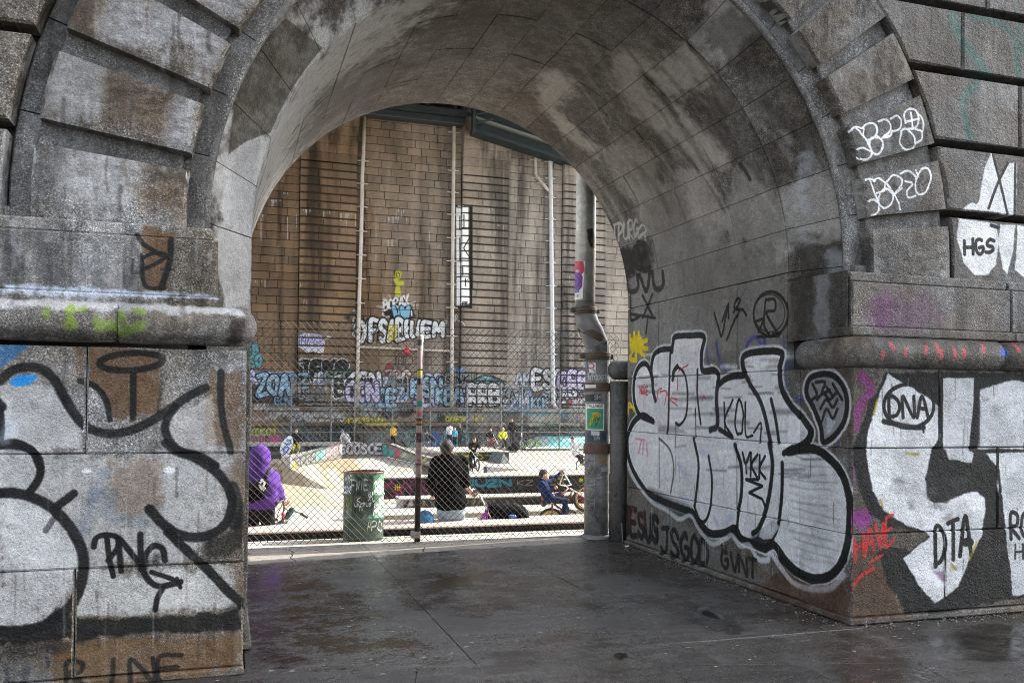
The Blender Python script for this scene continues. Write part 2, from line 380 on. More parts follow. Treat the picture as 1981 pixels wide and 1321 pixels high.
# ------------------------------------------------------------------ materials
class NT:
    def __init__(s, name):
        s.m = bpy.data.materials.new(name); s.m.use_nodes = True
        s.t = s.m.node_tree; s.n = s.t.nodes; s.l = s.t.links; s.b = s.n['Principled BSDF']
    def node(s, typ, ins=None, **kw):
        n = s.n.new(typ)
        for k, v in kw.items(): setattr(n, k, v)
        for k, v in (ins or {}).items(): s.put(n.inputs[k], v)
        return n
    def put(s, sock, v):
        if hasattr(v, 'is_linked') or isinstance(v, bpy.types.NodeSocket): s.l.new(v, sock)
        else:
            if hasattr(sock.default_value, '__len__') and isinstance(v, tuple) and len(v) == 3 and len(sock.default_value) == 4: v = v+(1,)
            sock.default_value = v
    def math(s, op, a, b=None, c=None, clamp=False):
        n = s.n.new('ShaderNodeMath'); n.operation = op; n.use_clamp = clamp
        s.put(n.inputs[0], a)
        if b is not None: s.put(n.inputs[1], b)
        if c is not None: s.put(n.inputs[2], c)
        return n.outputs[0]
    def mix(s, f, a, b, typ='MIX'):
        n = s.n.new('ShaderNodeMix'); n.data_type = 'RGBA'; n.blend_type = typ
        s.put(n.inputs['Factor'], f); s.put(n.inputs['A'], a); s.put(n.inputs['B'], b)
        return n.outputs['Result']
    def mixf(s, f, a, b):
        n = s.n.new('ShaderNodeMix'); n.data_type = 'FLOAT'
        s.put(n.inputs[0], f); s.put(n.inputs[2], a); s.put(n.inputs[3], b)
        return n.outputs[0]
    def pos(s):
        if not hasattr(s, '_pos'): s._pos = s.n.new('ShaderNodeNewGeometry').outputs['Position']
        return s._pos
    def obj(s):
        if not hasattr(s, '_obj'): s._obj = s.n.new('ShaderNodeTexCoord').outputs['Object']
        return s._obj
    def sc(s, v, sc_, off=(0, 0, 0)):
        n = s.node('ShaderNodeVectorMath', operation='MULTIPLY_ADD'); s.put(n.inputs[0], v); n.inputs[1].default_value = sc_; n.inputs[2].default_value = off
        return n.outputs[0]
    def noise(s, scale, detail=3, rough=.6, vec=None, out='Fac'):
        n = s.node('ShaderNodeTexNoise'); n.inputs['Scale'].default_value = scale; n.inputs['Detail'].default_value = detail; n.inputs['Roughness'].default_value = rough
        s.l.new(vec if vec is not None else s.pos(), n.inputs['Vector']); return n.outputs[out]
    def voro(s, scale, vec=None, feat='F1', out='Distance'):
        n = s.node('ShaderNodeTexVoronoi', feature=feat); n.inputs['Scale'].default_value = scale
        s.l.new(vec if vec is not None else s.pos(), n.inputs['Vector']); return n.outputs[out]
    def ramp(s, f, stops):
        n = s.n.new('ShaderNodeValToRGB'); r = n.color_ramp
        while len(r.elements) < len(stops): r.elements.new(.5)
        for e, (p, c) in zip(r.elements, stops):
            e.position = p; e.color = (c, c, c, 1) if not hasattr(c, '__len__') else tuple(c)[:3]+(1,)
        s.put(n.inputs[0], f); return n.outputs[0]
    def rnd(s): return s.n.new('ShaderNodeObjectInfo').outputs['Random']
    def bump(s, h, dist, strength=1.0, normal=None):
        n = s.node('ShaderNodeBump'); n.inputs['Strength'].default_value = strength; n.inputs['Distance'].default_value = dist
        s.put(n.inputs['Height'], h)
        if normal is not None: s.l.new(normal, n.inputs['Normal'])
        return n.outputs[0]
    def paint(s, cv, im, kind):
        """the painted layer of a canvas: colour, cover"""
        x = s.node('ShaderNodeSeparateXYZ'); s.l.new(s.pos() if kind != 'obj' and kind != 'objcyl' else s.obj(), x.inputs[0]); X, Y, Z = x.outputs
        if kind == 'front': u, v = X, Z
        elif kind == 'top': u, v = X, Y
        elif kind == 'side': u, v = Y, Z
        elif kind == 'obj': u, v = X, Z
        elif kind == 'objcyl': u, v = s.math('ARCTAN2', X, s.math('MULTIPLY', Y, -1.0)), Z
        elif isinstance(kind, tuple):         # round an upright cylinder: (axis x, axis y, radius)
            u, v = s.math('MULTIPLY', s.math('ARCTAN2', s.math('SUBTRACT', X, kind[0]), s.math('SUBTRACT', kind[1], Y)), kind[2]), Z
        elif kind == 'vault':
            at = s.math('ARCTAN2', s.math('SUBTRACT', Z, CZ), s.math('SUBTRACT', X, CX))
            arc = s.math('MULTIPLY_ADD', at, RV, CZ)
            low = s.mixf(s.math('GREATER_THAN', X, CX), s.math('SUBTRACT', 2*CZ+PI*RV, Z), Z)
            u, v = Y, s.mixf(s.math('GREATER_THAN', Z, CZ), low, arc)
        c = s.node('ShaderNodeCombineXYZ'); s.l.new(u, c.inputs[0]); s.l.new(v, c.inputs[1])
        su, sv = 1/(cv.u1-cv.u0), 1/(cv.v1-cv.v0)
        vec = s.sc(c.outputs[0], (su, sv, 0), (-cv.u0*su, -cv.v0*sv, 0))
        t = s.node('ShaderNodeTexImage', image=im, extension='CLIP', interpolation='Linear'); s.l.new(vec, t.inputs[0])
        return t.outputs['Color'], t.outputs['Alpha']
    def out(s, col=None, rough=None, metal=None, spec=None, normal=None):
        for k, v in (('Base Color', col), ('Roughness', rough), ('Metallic', metal), ('Specular IOR Level', spec), ('Normal', normal)):
            if v is not None: s.put(s.b.inputs[k], v)
        return s.m

def granite(name, A, B, bump_scale=55, bump=0.012, cv=None, im=None, kind='front', wet=0.62, speck=1.0, streak=.35, big=1.0, smooth_=False, spec=.22, both=None, wet2=None):
    """speckled granite with soot, drips and an optional painted layer (two: the second on faces looking across the tunnel)"""
    t = NT(name); P = t.pos()
    off = t.node('ShaderNodeVectorMath', operation='ADD'); t.l.new(P, off.inputs[0]); k = t.node('ShaderNodeCombineXYZ'); rn = t.rnd()
    for i, q in enumerate((17.0, 9.0, 5.0)): t.l.new(t.math('MULTIPLY', rn, q), k.inputs[i])
    t.l.new(k.outputs[0], off.inputs[1]); Q = off.outputs[0]               # every stone cut from its own piece of rock
    fine = t.noise(95, 3, .8, Q); mid = t.noise(17, 4, .7, Q); bigv = t.noise(big, 5, .65)
    grit = t.voro(150, Q, 'F1', 'Color'); gs = t.node('ShaderNodeSeparateColor'); t.l.new(grit, gs.inputs[0])
    st = t.noise(1.0, 5, .65, t.sc(P, (9, 9, .5))); st2 = t.noise(1.0, 4, .6, t.sc(P, (2.2, 2.2, .35)))
    col = t.mix(t.ramp(bigv, [(.38, 0.0), (.60, 1.0)]), A, B)
    sm_ = t.ramp(t.noise(2.3, 3, .6, Q), [(.34, .35), (.62, 1.0)])       # some stones and zones are grittier than others
    col = t.mix(sm_, col, t.ramp(fine, [(.32, 1-.80*speck), (.45, 1-.35*speck), (.54, 1+.15*speck), (.66, 1+1.5*speck)]), 'MULTIPLY')
    col = t.mix(sm_, col, t.ramp(gs.outputs[0], [(.0, 1-.55*speck), (.5, 1.0), (.85, 1.0), (1.0, 1+1.1*speck)]), 'MULTIPLY')
    col = t.mix(1.0, col, t.ramp(mid, [(.32, .62), (.68, 1.4)]), 'MULTIPLY')
    soot = t.math('MULTIPLY', t.ramp(st, [(.36, 1-streak), (.50, 1.0), (.66, 1+.5*streak)]), t.ramp(st2, [(.36, 1-streak), (.56, 1.08)]))
    sc_ = t.node('ShaderNodeCombineColor'); rv = t.math('MULTIPLY', soot, t.math('MULTIPLY_ADD', rn, .36, .82))
    for i in range(3): t.l.new(rv, sc_.inputs[i])
    col = t.mix(1.0, col, sc_.outputs[0], 'MULTIPLY')
    rough = t.mixf(mid, wet-.16, wet+.22)
    b1 = t.noise(bump_scale, 4, .68, Q); b3 = t.noise(bump_scale*.28, 3, .6, Q)
    amp = t.math('MULTIPLY_ADD', t.ramp(t.noise(3.1, 2, .5, Q), [(.35, 0.0), (.65, 1.0)]), .7, .5)
    h = t.math('MULTIPLY', t.math('ADD', t.math('ADD', b1, t.math('MULTIPLY', fine, .35)), t.math('MULTIPLY', b3, .8)), amp)
    if cv is not None:
        pc, pa = t.paint(cv, im, kind)
        if both is not None:
            g = t.node('ShaderNodeNewGeometry'); x = t.node('ShaderNodeSeparateXYZ'); t.l.new(g.outputs['True Normal'], x.inputs[0])
            sel = t.math('GREATER_THAN', t.math('ABSOLUTE', x.outputs[0]), .65)
            c2, a2 = t.paint(both[0], both[1], 'vault'); pc, pa = t.mix(sel, pc, c2), t.mixf(sel, pa, a2)
        hole = t.ramp(t.math('ADD', t.math('MULTIPLY', b1, .55), t.math('MULTIPLY', fine, .45)), [(.25, .30), (.37, 1.0)])
        pa = t.math('MULTIPLY', pa, hole)
        pc = t.mix(1.0, pc, t.ramp(mid, [(.25, .74), (.70, 1.12)]), 'MULTIPLY')
        pc = t.mix(1.0, pc, t.ramp(fine, [(.34, .66), (.5, 1.0), (.7, 1.18)]), 'MULTIPLY')
        col = t.mix(pa, col, pc); rough = t.mixf(pa, rough, wet2 or .6)
    return t.out(col, rough, 0.0, spec, t.bump(h, bump))

def plain(name, col, rough=.6, metal=0.0, var=.25, scale=30, bump=.0, use_obj=True, dirt=None, spec=.5):
    t = NT(name); v = t.obj() if use_obj else t.pos()
    n = t.noise(scale, 4, .65, v); n2 = t.noise(scale*.12, 3, .6, v)
    c = t.mix(1.0, col, t.ramp(n, [(.3, 1-var), (.7, 1+var)]), 'MULTIPLY')
    if dirt: c = t.mix(t.ramp(n2, [(.45, 0.0), (.68, 1.0)]), c, dirt)
    return t.out(c, t.mixf(n, max(.05, rough-.12), min(1, rough+.12)), metal, spec, t.bump(n, bump) if bump else None)

def cloth(name, col, fold=.010):
    t = NT(name); v = t.obj()
    n = t.noise(9, 3, .55, v); n2 = t.noise(60, 2, .6, v)
    c = t.mix(1.0, col, t.ramp(n, [(.3, .8), (.7, 1.2)]), 'MULTIPLY')
    return t.out(c, .9, 0, .06, t.bump(n, fold, 1.0, t.bump(n2, .0015)))

M = {}
M['skin'] = plain('skin', (.50, .28, .20), .55, var=.08, scale=20)
M['skin_tan'] = plain('skin_tan', (.36, .19, .125), .55, var=.08, scale=20)
M['black_cloth'] = cloth('black_cloth', (.018, .018, .021))
M['black_rubber'] = plain('black_rubber', (.02, .02, .02), .6)
M['grey_steel'] = plain('grey_steel', (.36, .37, .38), .42, .75, .2, 40, .0008, dirt=(.2, .13, .08))
M['dark_steel'] = plain('dark_steel', (.035, .045, .055), .55, .2, .3, 3)
M['teal_steel'] = plain('teal_steel', (.013, .024, .028), .55, .1, .3, 3, use_obj=False)
M['chrome'] = plain('chrome', (.62, .62, .63), .25, .9, .1)
M['rust'] = plain('rust', (.22, .10, .05), .85, .1, .45, 30, .002)
M['white_plastic'] = plain('white_plastic', (.78, .78, .76), .4, var=.05)
M['paper'] = plain('paper', (.78, .77, .74), .7, var=.06)
def solid(key, col, rough=.6, metal=0.0, **k):
    if key not in M: M[key] = plain(key, col, rough, metal, **k)
    return M[key]
def fabric(key, col):
    if key not in M: M[key] = cloth(key, col)
    return M[key]
# ------------------------------------------------------------------ paint: front wall left of the arch
def pf(Y):
    def f(x, y):
        P = onY(x, y, Y); return (P[0], P[2])
    return f
cvL = Canvas('paint_left', -2.4, 0.35, -0.1, 5.2, 230, pf(YF), A3)
W_ = (.68, .69, .71); BRN = (.38, .275, .165); DK = (.10, .10, .105)
# washes, cleaned and stained patches; the roll paler on top, darker underneath
for P, c, a in (
    ([(0,60),(700,70),(1330,60),(1330,420),(1000,640),(500,660),(0,640)], (.72,.72,.715), .7),
    ([(430,690),(1300,690),(1290,900),(700,940),(440,930)], (.80,.80,.79), .7),
    ([(0,290),(250,330),(400,520),(440,700),(380,860),(200,1000),(0,1010)], (.78,.78,.78), .75),
    ([(0,20),(120,25),(190,90),(190,180),(130,240),(0,240)], (.74,.74,.74), .65),
    ([(300,1060),(700,1070),(1330,1060),(1340,1240),(900,1321),(350,1321),(280,1200)], (.40,.285,.15), .75),
    ([(620,90),(900,110),(860,330),(700,470),(560,300)], (.40,.30,.22), .4),
    ([(1280,60),(1360,60),(1350,900),(1300,620)], (.36,.26,.17), .55)):
    cvL.poly(P, c, a, soft=40, rag=60, mottled=.5)
for P, c, a in (
    ([(425,740),(780,755),(792,1060),(560,1110),(500,980),(430,930)], BRN, .85),
    ([(1050,860),(1195,855),(1192,1255),(1010,1200),(1020,960)], BRN, .7),
    ([(370,735),(430,740),(425,900),(380,880)], BRN, .6),
    ([(690,110),(850,165),(830,450),(690,445)], BRN, .85),
    ([(0,930),(270,930),(390,1120),(400,1240),(200,1245),(20,1200)], (.74,.74,.74), .7),
    ([(860,1070),(1040,980),(1060,1240),(900,1240),(820,1160)], (.72,.71,.70), .65),
    ([(0,420),(400,440),(1070,480),(1070,505),(0,470)], (.80,.84,.90), .75),
    ([(0,500),(1150,545),(1190,590),(0,550)], (.80,.80,.80), .7),
    ([(0,640),(1150,690),(1180,720),(0,690)], (.05,.05,.055), .5),
    ([(1130,600),(1205,620),(1200,720),(1120,725)], (.14,.07,.04), .75),
    ([(0,110),(60,150),(120,400),(60,430),(0,420)], (.17,.18,.2), .4), ([(160,190),(300,240),(320,420),(200,430)], (.2,.21,.24), .35), ([(430,200),(500,200),(500,440),(440,440)], (.2,.22,.27), .35)):
    cvL.poly(P, c, a, soft=14, rag=22, fr=A2, mottled=.35)
cvL.poly([(0,720),(140,725),(100,770),(30,822),(0,835)], (.13,.42,.62), .75, 10, 14, fr=A2)
cvL.poly([(45,912),(90,880),(180,875),(186,892),(140,925),(80,932)], (.10,.52,.80), .95, 5, 6, fr=A2)
for x, y, rx, ry in ((240,575,22,32),(355,580,20,45),(490,630,28,38),(360,640,40,25),(600,600,20,30),(690,570,40,18),(700,640,35,30),(630,665,60,22),(540,640,45,22),(420,560,25,14)):
    cvL.ell((x, y), rx, ry, (.50,.62,.16), a=.62, soft=12, fr=A2, rag=14)
cvL.poly([(560,525),(604,521),(603,548),(562,552)], (.8,.8,.79), 1, 1, fr=A2)
for P, w, a in (([(665,172),(700,225),(785,278)],24,.95),([(838,200),(828,320),(788,445)],30,.95),([(690,280),(700,415),(740,445),(800,442)],22,.95),
    ([(690,355),(790,305),(805,272),(740,272),(695,295)],20,.9),([(650,300),(645,365),(690,360)],14,.6),([(600,360),(615,445),(690,455)],14,.35),([(1000,290),(985,445)],14,.3),([(1000,290),(1060,325)],16,.35),([(790,350),(850,352)],12,.7)):
    cvL.stroke(P, w, INK, a, fr=A2)
cvL.poly([(-190,-260),(10,-200),(10,1030),(-180,1040)], (.76,.76,.76), .7, 20, 30, mottled=.4)
# the big black outline
for P, w in (([(20,1030),(-90,1045),(-180,1020),(-205,700),(-200,300),(-190,-100),(-150,-240),(-60,-270),(10,-210)],54),([(10,5),(-80,2),(-195,8)],44),([(10,266),(-90,262),(-200,262)],50)): cvL.stroke(P, w, INK, 1)
cvL.poly([(1140,520),(1280,480),(1345,330),(1350,560),(1240,640),(1120,620)], INK, .8, 25, 20)
cvL.poly([(410,958),(700,962),(1000,942),(1200,930),(1335,880),(1345,1020),(1000,1045),(700,1052),(420,1085),(300,1070),(150,1100),(0,1120),(0,1020),(120,1020),(250,975),(330,905)], INK, .93, 14, 18)
cvL.poly([(0,1090),(300,1075),(430,1085),(400,1140),(200,1180),(0,1170)], INK, .5, 30, 30)
for P, w, a in (([(0,905),(60,855),(140,838),(220,855),(280,920),(330,1010),(390,1100),(450,1145),(540,1165),(640,1150),(740,1105),(840,1042),(930,978),(1010,940)],48,1),
    ([(860,1035),(822,1090),(812,1150),(840,1210),(890,1250),(980,1275),(1060,1321)],40,1),
    ([(0,1040),(8,1110),(3,1200)],30,1),([(0,1222),(60,1208),(120,1225),(170,1262),(197,1325)],40,1),
    ([(655,880),(655,1090)],32,.95),([(390,905),(470,935),(520,1000),(542,1095)],30,.95),([(795,860),(790,950),(778,1080)],18,.4),
    ([(1085,860),(1085,1000),(1100,1120),(1135,1255)],34,.9)):
    cvL.stroke(P, w, INK, a, fr=A2)
cvL.ell((645,812), 155, 42, INK, w=34, a=.92, tilt=-.06, fr=A2)
for P, w, a in (([(0,265),(100,270),(190,295),(290,350),(365,425),(425,515),(460,610),(462,700),(440,800),(400,880),(330,950),(230,1005),(100,1030),(0,1028)],58,1),
    ([(0,5),(100,8),(170,32),(212,80),(225,140),(210,200),(165,262)],44,1),([(310,345),(410,270)],46,1),([(330,360),(255,475)],32,.55),
    ([(920,-10),(980,35),(1060,62),(1150,112),(1230,185),(1278,270),(1285,345),(1255,430),(1185,488),(1100,512),(1000,500),(920,452),(870,402),(828,355)],52,1),
    ([(1290,230),(1315,330),(1300,440)],60,.75),
    ([(930,480),(1040,590),(1150,690),(1250,795),(1340,880)],50,1),
    ([(520,565),(535,515),(590,498),(655,515),(650,570),(600,640)],30,1),([(592,510),(608,640),(628,728)],30,1),([(655,515),(672,700)],32,1),([(665,520),(780,665)],32,1),([(778,495),(782,690)],34,1),
    ([(915,640),(900,575),(850,560),(805,615),(795,700),(840,765),(900,782),(1000,760)],34,1),([(840,705),(960,745)],26,1),([(905,790),(875,845),(860,915)],30,1),([(980,740),(1000,790)],22,1)):
    cvL.stroke(P, w, INK, a)
cvL.word('R', (370,1321), (500,1321), 120, 26, INK, .8); cvL.word('INE', (560,1321), (1050,1290), 125, 26, INK, .8)
cvL.word('U', (35,1321), (180,1321), 100, 26, (.16,.2,.26), .55); cvL.stroke([(262,1180),(268,1225)], 20, (.12,.15,.22), .7)
for P in ([(455,480),(520,290),(585,160)], [(600,330),(620,400),(800,420)], [(520,280),(620,270)]): cvL.stroke(P, 70, (.36,.43,.52), .28, soft=.8)
for c in ((480,145),(935,140)): cvL.ell(c, 26, 14, (.85,.85,.86), a=.9, soft=4, rag=14)
for P, w in (([(20,1195),(40,1150),(50,1110)], 60), ): cvL.stroke(P, w, (.72,.76,.82), .5, soft=.9, fr=A2)
# arch blocks of the left front
fL = pf(5.98)
cvL.proj = fL
for P, c, a in (
    ([(390,835),(700,880),(900,935),(800,1060),(780,1215),(380,1205),(360,1000)], (.66,.66,.66), .62),
    ([(190,800),(370,830),(350,1200),(155,1190)], (.22,.21,.2), .5),
    ([(860,965),(1085,965),(1065,1255),(800,1230),(790,1090),(850,1060)], (.38,.29,.19), .55),
    ([(920,950),(1085,965),(1080,1060),(870,1060)], (.16,.15,.14), .6),
    ([(340,255),(560,330),(620,500),(560,700),(220,640)], (.64,.64,.64), .58),
    ([(640,490),(760,450),(980,540),(960,800),(800,790),(640,700)], (.34,.26,.18), .5),
    ([(1100,480),(1200,510),(1105,860),(970,830),(1000,680)], (.72,.72,.73), .65),
    ([(430,-10),(620,-10),(540,200),(380,130)], (.28,.2,.13), .6),
    ([(620,0),(980,0),(1330,240),(1210,480),(1150,440),(1160,260),(800,300),(560,210)], (.66,.66,.67), .6),
    ([(1190,-10),(1480,-10),(1390,140),(1200,20)], (.66,.66,.67), .55),
    ([(300,710),(400,740),(390,800),(300,770)], (.66,.66,.68), .6), ([(870,850),(1090,890),(1090,950),(870,910)], (.66,.67,.69), .6), ([(510,760),(870,840),(870,900),(520,830)], (.24,.14,.08), .6),
    ([(720,330),(900,390),(880,430),(730,370)], (.14,.10,.08), .6)):
    cvL.poly(P, c, a, soft=70, rag=70, fr=A1, mottled=.75)
for k in range(70):                       # run-down drips over the blocks
    x, y = random.uniform(20, 1300), random.uniform(0, 1150); L = random.uniform(40, 220)
    cvL.stroke([(x, y), (x-L*.02+random.uniform(-6, 6), y+L*.5), (x+random.uniform(-8, 8), y+L)], random.uniform(8, 34), random.choice([(.74,.74,.75), (.70,.70,.70), (.16,.15,.14), (.12,.11,.10), (.30,.22,.15)]), random.uniform(.15, .42), soft=.95, fr=A1, rag=.5)
cvL.proj = pf(5.84)
for k in range(60):
    x, y = random.uniform(0, 1050), random.uniform(100, 480); L = random.uniform(40, 200)
    cvL.stroke([(x, y), (x+random.uniform(-5, 5), y+L*.5), (x+random.uniform(-6, 6), y+L)], random.uniform(8, 30), random.choice([(.72,.72,.73), (.14,.14,.14), (.2,.19,.2)]), random.uniform(.12, .35), soft=.95, fr=A2, rag=.5)
cvL.proj = pf(YF)
for k in range(70):
    x = random.uniform(0, 1330); y = random.uniform(60, 1100); L = random.uniform(40, 240)
    cvL.stroke([(x, y), (x+random.uniform(-3, 3), y+L)], random.uniform(4, 18), random.choice([INK, (.82,.82,.82), (.3,.24,.18), (.5,.48,.46)]), random.uniform(.1, .35), soft=.8, rag=.5, fr=A3)
imL = cvL.image()

# ------------------------------------------------------------------ paint: front wall right of the arch
cvR = Canvas('paint_right', 4.4, 7.1, -0.1, 5.5, 240, pf(YF), B3)
for P, c, a in (([(150,880),(300,960),(380,1230),(150,1270)], (.30,.20,.11), .75), ([(150,180),(290,180),(160,500)], (.22,.15,.1), .5), ([(150,20),(900,30),(900,60),(150,50)], (.2,.13,.08), .4)):
    cvR.poly(P, c, a, soft=20, rag=25, mottled=.4)
for P, w in (([(195,195),(235,255),(185,330),(165,420)],42),([(155,555),(152,660)],26),([(400,195),(470,215)],30)): cvR.stroke(P, w, (.50,.16,.46), .8, soft=.5)
cvR.ell((195,812), 46, 42, (.52,.2,.5), a=.85, soft=14, rag=12)
cvR.poly([(298,178),(240,300),(190,420),(158,500),(165,600),(185,690),(228,780),(290,840),(430,868),(490,880),(400,950),(300,930),(262,960),(300,1080),(340,1140),(385,1225),(560,1212),(700,1185),(910,1155),(910,178)], INK, .96, 5, 8)
WS = (.90,.905,.91)
cvR.poly([(308,182),(345,212),(420,250),(500,300),(532,330),(535,455),(500,520),(470,640),(480,720),(510,745),(560,742),(640,705),(690,692),(728,720),(732,780),(715,880),(660,990),(610,1110),(560,1150),(512,1180),(440,1100),(376,985),(420,942),(490,890),(470,870),(380,838),(290,778),(242,690),(218,560),(216,460),(262,300)], WS, .97, 5, 5)
cvR.poly([(545,202),(690,206),(686,300),(664,505),(682,528),(672,575),(572,555),(560,520),(545,500)], (.80,.81,.82), .96, 4, 5)
cvR.poly([(705,252),(862,210),(1000,240),(1040,330),(1030,512),(702,510)], (.80,.81,.82), .96, 5, 5)
cvR.poly([(900,178),(1130,190),(1150,700),(1120,1130),(900,1160)], INK, .96, 5, 8)
cvR.poly([(735,530),(1040,520),(1060,800),(1030,1120),(846,1148),(826,950),(806,760),(790,600)], (.84,.85,.86), .96, 4, 5)
cvR.poly([(497,516),(535,458),(552,520),(545,560),(500,530)], INK, 1, 3, 2)
cvR.stroke([(690,200),(686,330),(668,510)], 20, INK); cvR.stroke([(536,185),(536,310),(500,270),(430,225)], 22, INK)
cvR.stroke([(232,300),(205,420),(160,520)], 16, INK, .9)
for P in ([(330,300),(400,450),(360,600),(480,700)], [(600,760),(640,850),(560,1000)]): cvR.stroke(P, 120, (.6,.6,.6), .25, soft=.9)
cvR.ell((398,325), 108, 94, INK, w=16); cvR.word('DNA', (312,372), (492,372), 88, 15, INK); cvR.stroke([(290,392),(400,415),(462,418)], 20, INK); cvR.stroke([(455,400),(462,438)], 10, INK)
cvR.word('DTA', (512,1010), (676,960), 160, 18, INK, wob=.06); cvR.stroke([(640,915),(665,915)], 30, INK)
cvR.word('HAVE', (165,1000), (345,905), 110, 13, (.80,.16,.17), wob=.08); cvR.stroke([(152,1112),(190,1062),(246,1026)], 15, (.8,.17,.17)); cvR.stroke([(230,1000),(285,968)], 11, (.8,.17,.17))
cvR.word('RG', (840,900), (930,890), 105, 15, INK); cvR.word('HN', (858,985), (940,985), 60, 10, INK, .8)
for x, y in ((250,105),(290,70),(350,95),(440,85),(490,75),(500,105),(555,98),(600,100),(690,80),(840,75)): cvR.stroke([(x,y-14),(x+random.uniform(-8,8),y+14)], 16, (.80,.32,.36), .8, rag=.4)
cvR.ell((772,95), 22, 22, (.25,.4,.72), a=.8, soft=8, rag=8)
cvR.ell((540,330), 6, 130, INK, a=.5)
for P in ([(262,300),(245,360)], [(275,735),(285,755)], [(390,530),(440,535)], [(690,920),(660,990)], [(600,1030),(580,1010)]): cvR.stroke(P, 12, (.62,.55,.12), .7, soft=.6)
cvR.poly([(505,1040),(545,1085),(560,1080),(550,1040)], (.4,.25,.4), .6, 8)
for P in ([(545,205),(545,500)], [(705,300),(705,500)]): cvR.stroke(P, 6, INK, .5)
cvR.ell((1760,606), 78, 32, (.40,.2,.38), a=.42, soft=22, fr=PXF, rag=24)
cvR.ell((1720,600), 18, 32, (.44,.22,.42), a=.45, soft=12, fr=PXF, rag=10)
cvR.proj = pf(5.95)
TEAL = (.10,.42,.38)
for P, w in (([(672,70),(690,140),(760,250),(830,345)],46),([(770,390),(715,470),(745,630)],38),([(760,75),(850,95),(940,160),(970,340)],30),([(960,60),(990,240)],24)): cvR.stroke(P, w, TEAL, .55, soft=.7, fr=A6, rag=.5)
DW = (.94,.945,.95)
cvR.poly([(1005,408),(968,480),(938,600),(922,720),(905,745),(860,738),(808,782),(985,792),(1165,830),(1175,480),(1140,470),(1110,470),(1060,560)], DW, .95, 5, 6, fr=D8)
for P in ([(1015,415),(1062,600),(1112,810)], [(1115,470),(1050,600),(985,775)], [(1165,480),(1160,820)]): cvR.stroke(P, 18, INK, .95, fr=D8)
cvR.poly([(785,840),(1040,882),(1050,1000),(1035,1150),(985,1222),(890,1228),(820,1140),(772,980)], DW, .95, 6, 6, fr=D8)
cvR.word('HGS', (822,1085), (1035,1075), 95, 22, INK, fr=D8, wob=.07); cvR.stroke([(1000,890),(1050,905)], 22, INK, fr=D8)
cvR.poly([(1062,882),(1160,892),(1150,1060),(1108,1212),(1078,1180),(1048,1000)], DW, .95, 5, 5, fr=D8)
cvR.poly([(1180,890),(1240,900),(1240,1250),(1160,1190),(1172,1040)], DW, .95, 5, 5, fr=D8)
cvR.proj = pf(5.93)
LW = (.95,.95,.95)
for P in ([(48,270),(95,225),(150,240)],[(95,228),(165,310),(200,390),(190,430),(150,447),(105,420),(105,380),(150,365),(190,390)],
          [(140,235),(175,205),(225,205),(240,260),(215,300),(185,310)],[(240,300),(205,300),(190,350),(215,405),(255,405),(280,360),(270,310),(240,290)],[(150,240),(150,290),(180,320)],
          [(250,190),(300,175),(335,215),(325,260),(285,290)],[(275,300),(330,285),(345,250)],[(335,170),(375,150),(402,190),(390,240),(345,255)],
          [(430,200),(425,140),(455,105),(500,115),(520,170),(500,230),(450,240)],[(400,255),(420,240),(460,240)],[(400,260),(395,330),(440,378),(490,360),(490,290),(450,250)],
          [(470,130),(480,240)],[(440,190),(520,170)],[(500,240),(545,260),(540,310),(500,335)],[(510,130),(545,170),(550,250)]):
    cvR.stroke(P, 13.5, LW, .97, fr=D8, rag=.35)
for P in ([(125,655),(140,600),(185,575),(225,590)],[(190,580),(230,680),(255,750),(245,800),(205,822),(165,790),(175,735),(215,715),(250,740)],
          [(215,590),(250,570),(290,600),(290,650),(240,670)],[(260,680),(250,730),(290,772),(335,740),(345,680),(300,640),(265,665)],[(300,600),(350,550),(400,570),(400,620),(350,690)],
          [(350,690),(405,640)],[(310,610),(370,700),(400,780)],[(400,540),(450,520),(500,560)],[(430,590),(480,610),(440,660),(455,700),(500,690)],
          [(500,580),(540,510),(590,510),(602,580),(570,660),(520,680),(498,620),(510,570)],[(500,520),(520,560)]):
    cvR.stroke(P, 13, LW, .95, fr=D8, rag=.4)
cvR.proj = pf(YF); cvR.fr = B3
for k in range(50):
    x = random.uniform(160, 900); y = random.uniform(200, 1050); L = random.uniform(30, 150)
    cvR.stroke([(x, y), (x+random.uniform(-2, 2), y+L)], random.uniform(2.5, 7), random.choice([INK, (.85,.85,.85), (.3,.25,.2)]), random.uniform(.15, .5), soft=.6, rag=.5)
for k in range(36):
    x = random.uniform(220, 900); y = random.uniform(200, 1100); cvR.ell((x, y), random.uniform(8, 40), random.uniform(6, 26), random.choice([(.35,.33,.31), (.5,.5,.5), (.12,.12,.12)]), a=random.uniform(.1, .35), soft=12, rag=16)
imR = cvR.image()

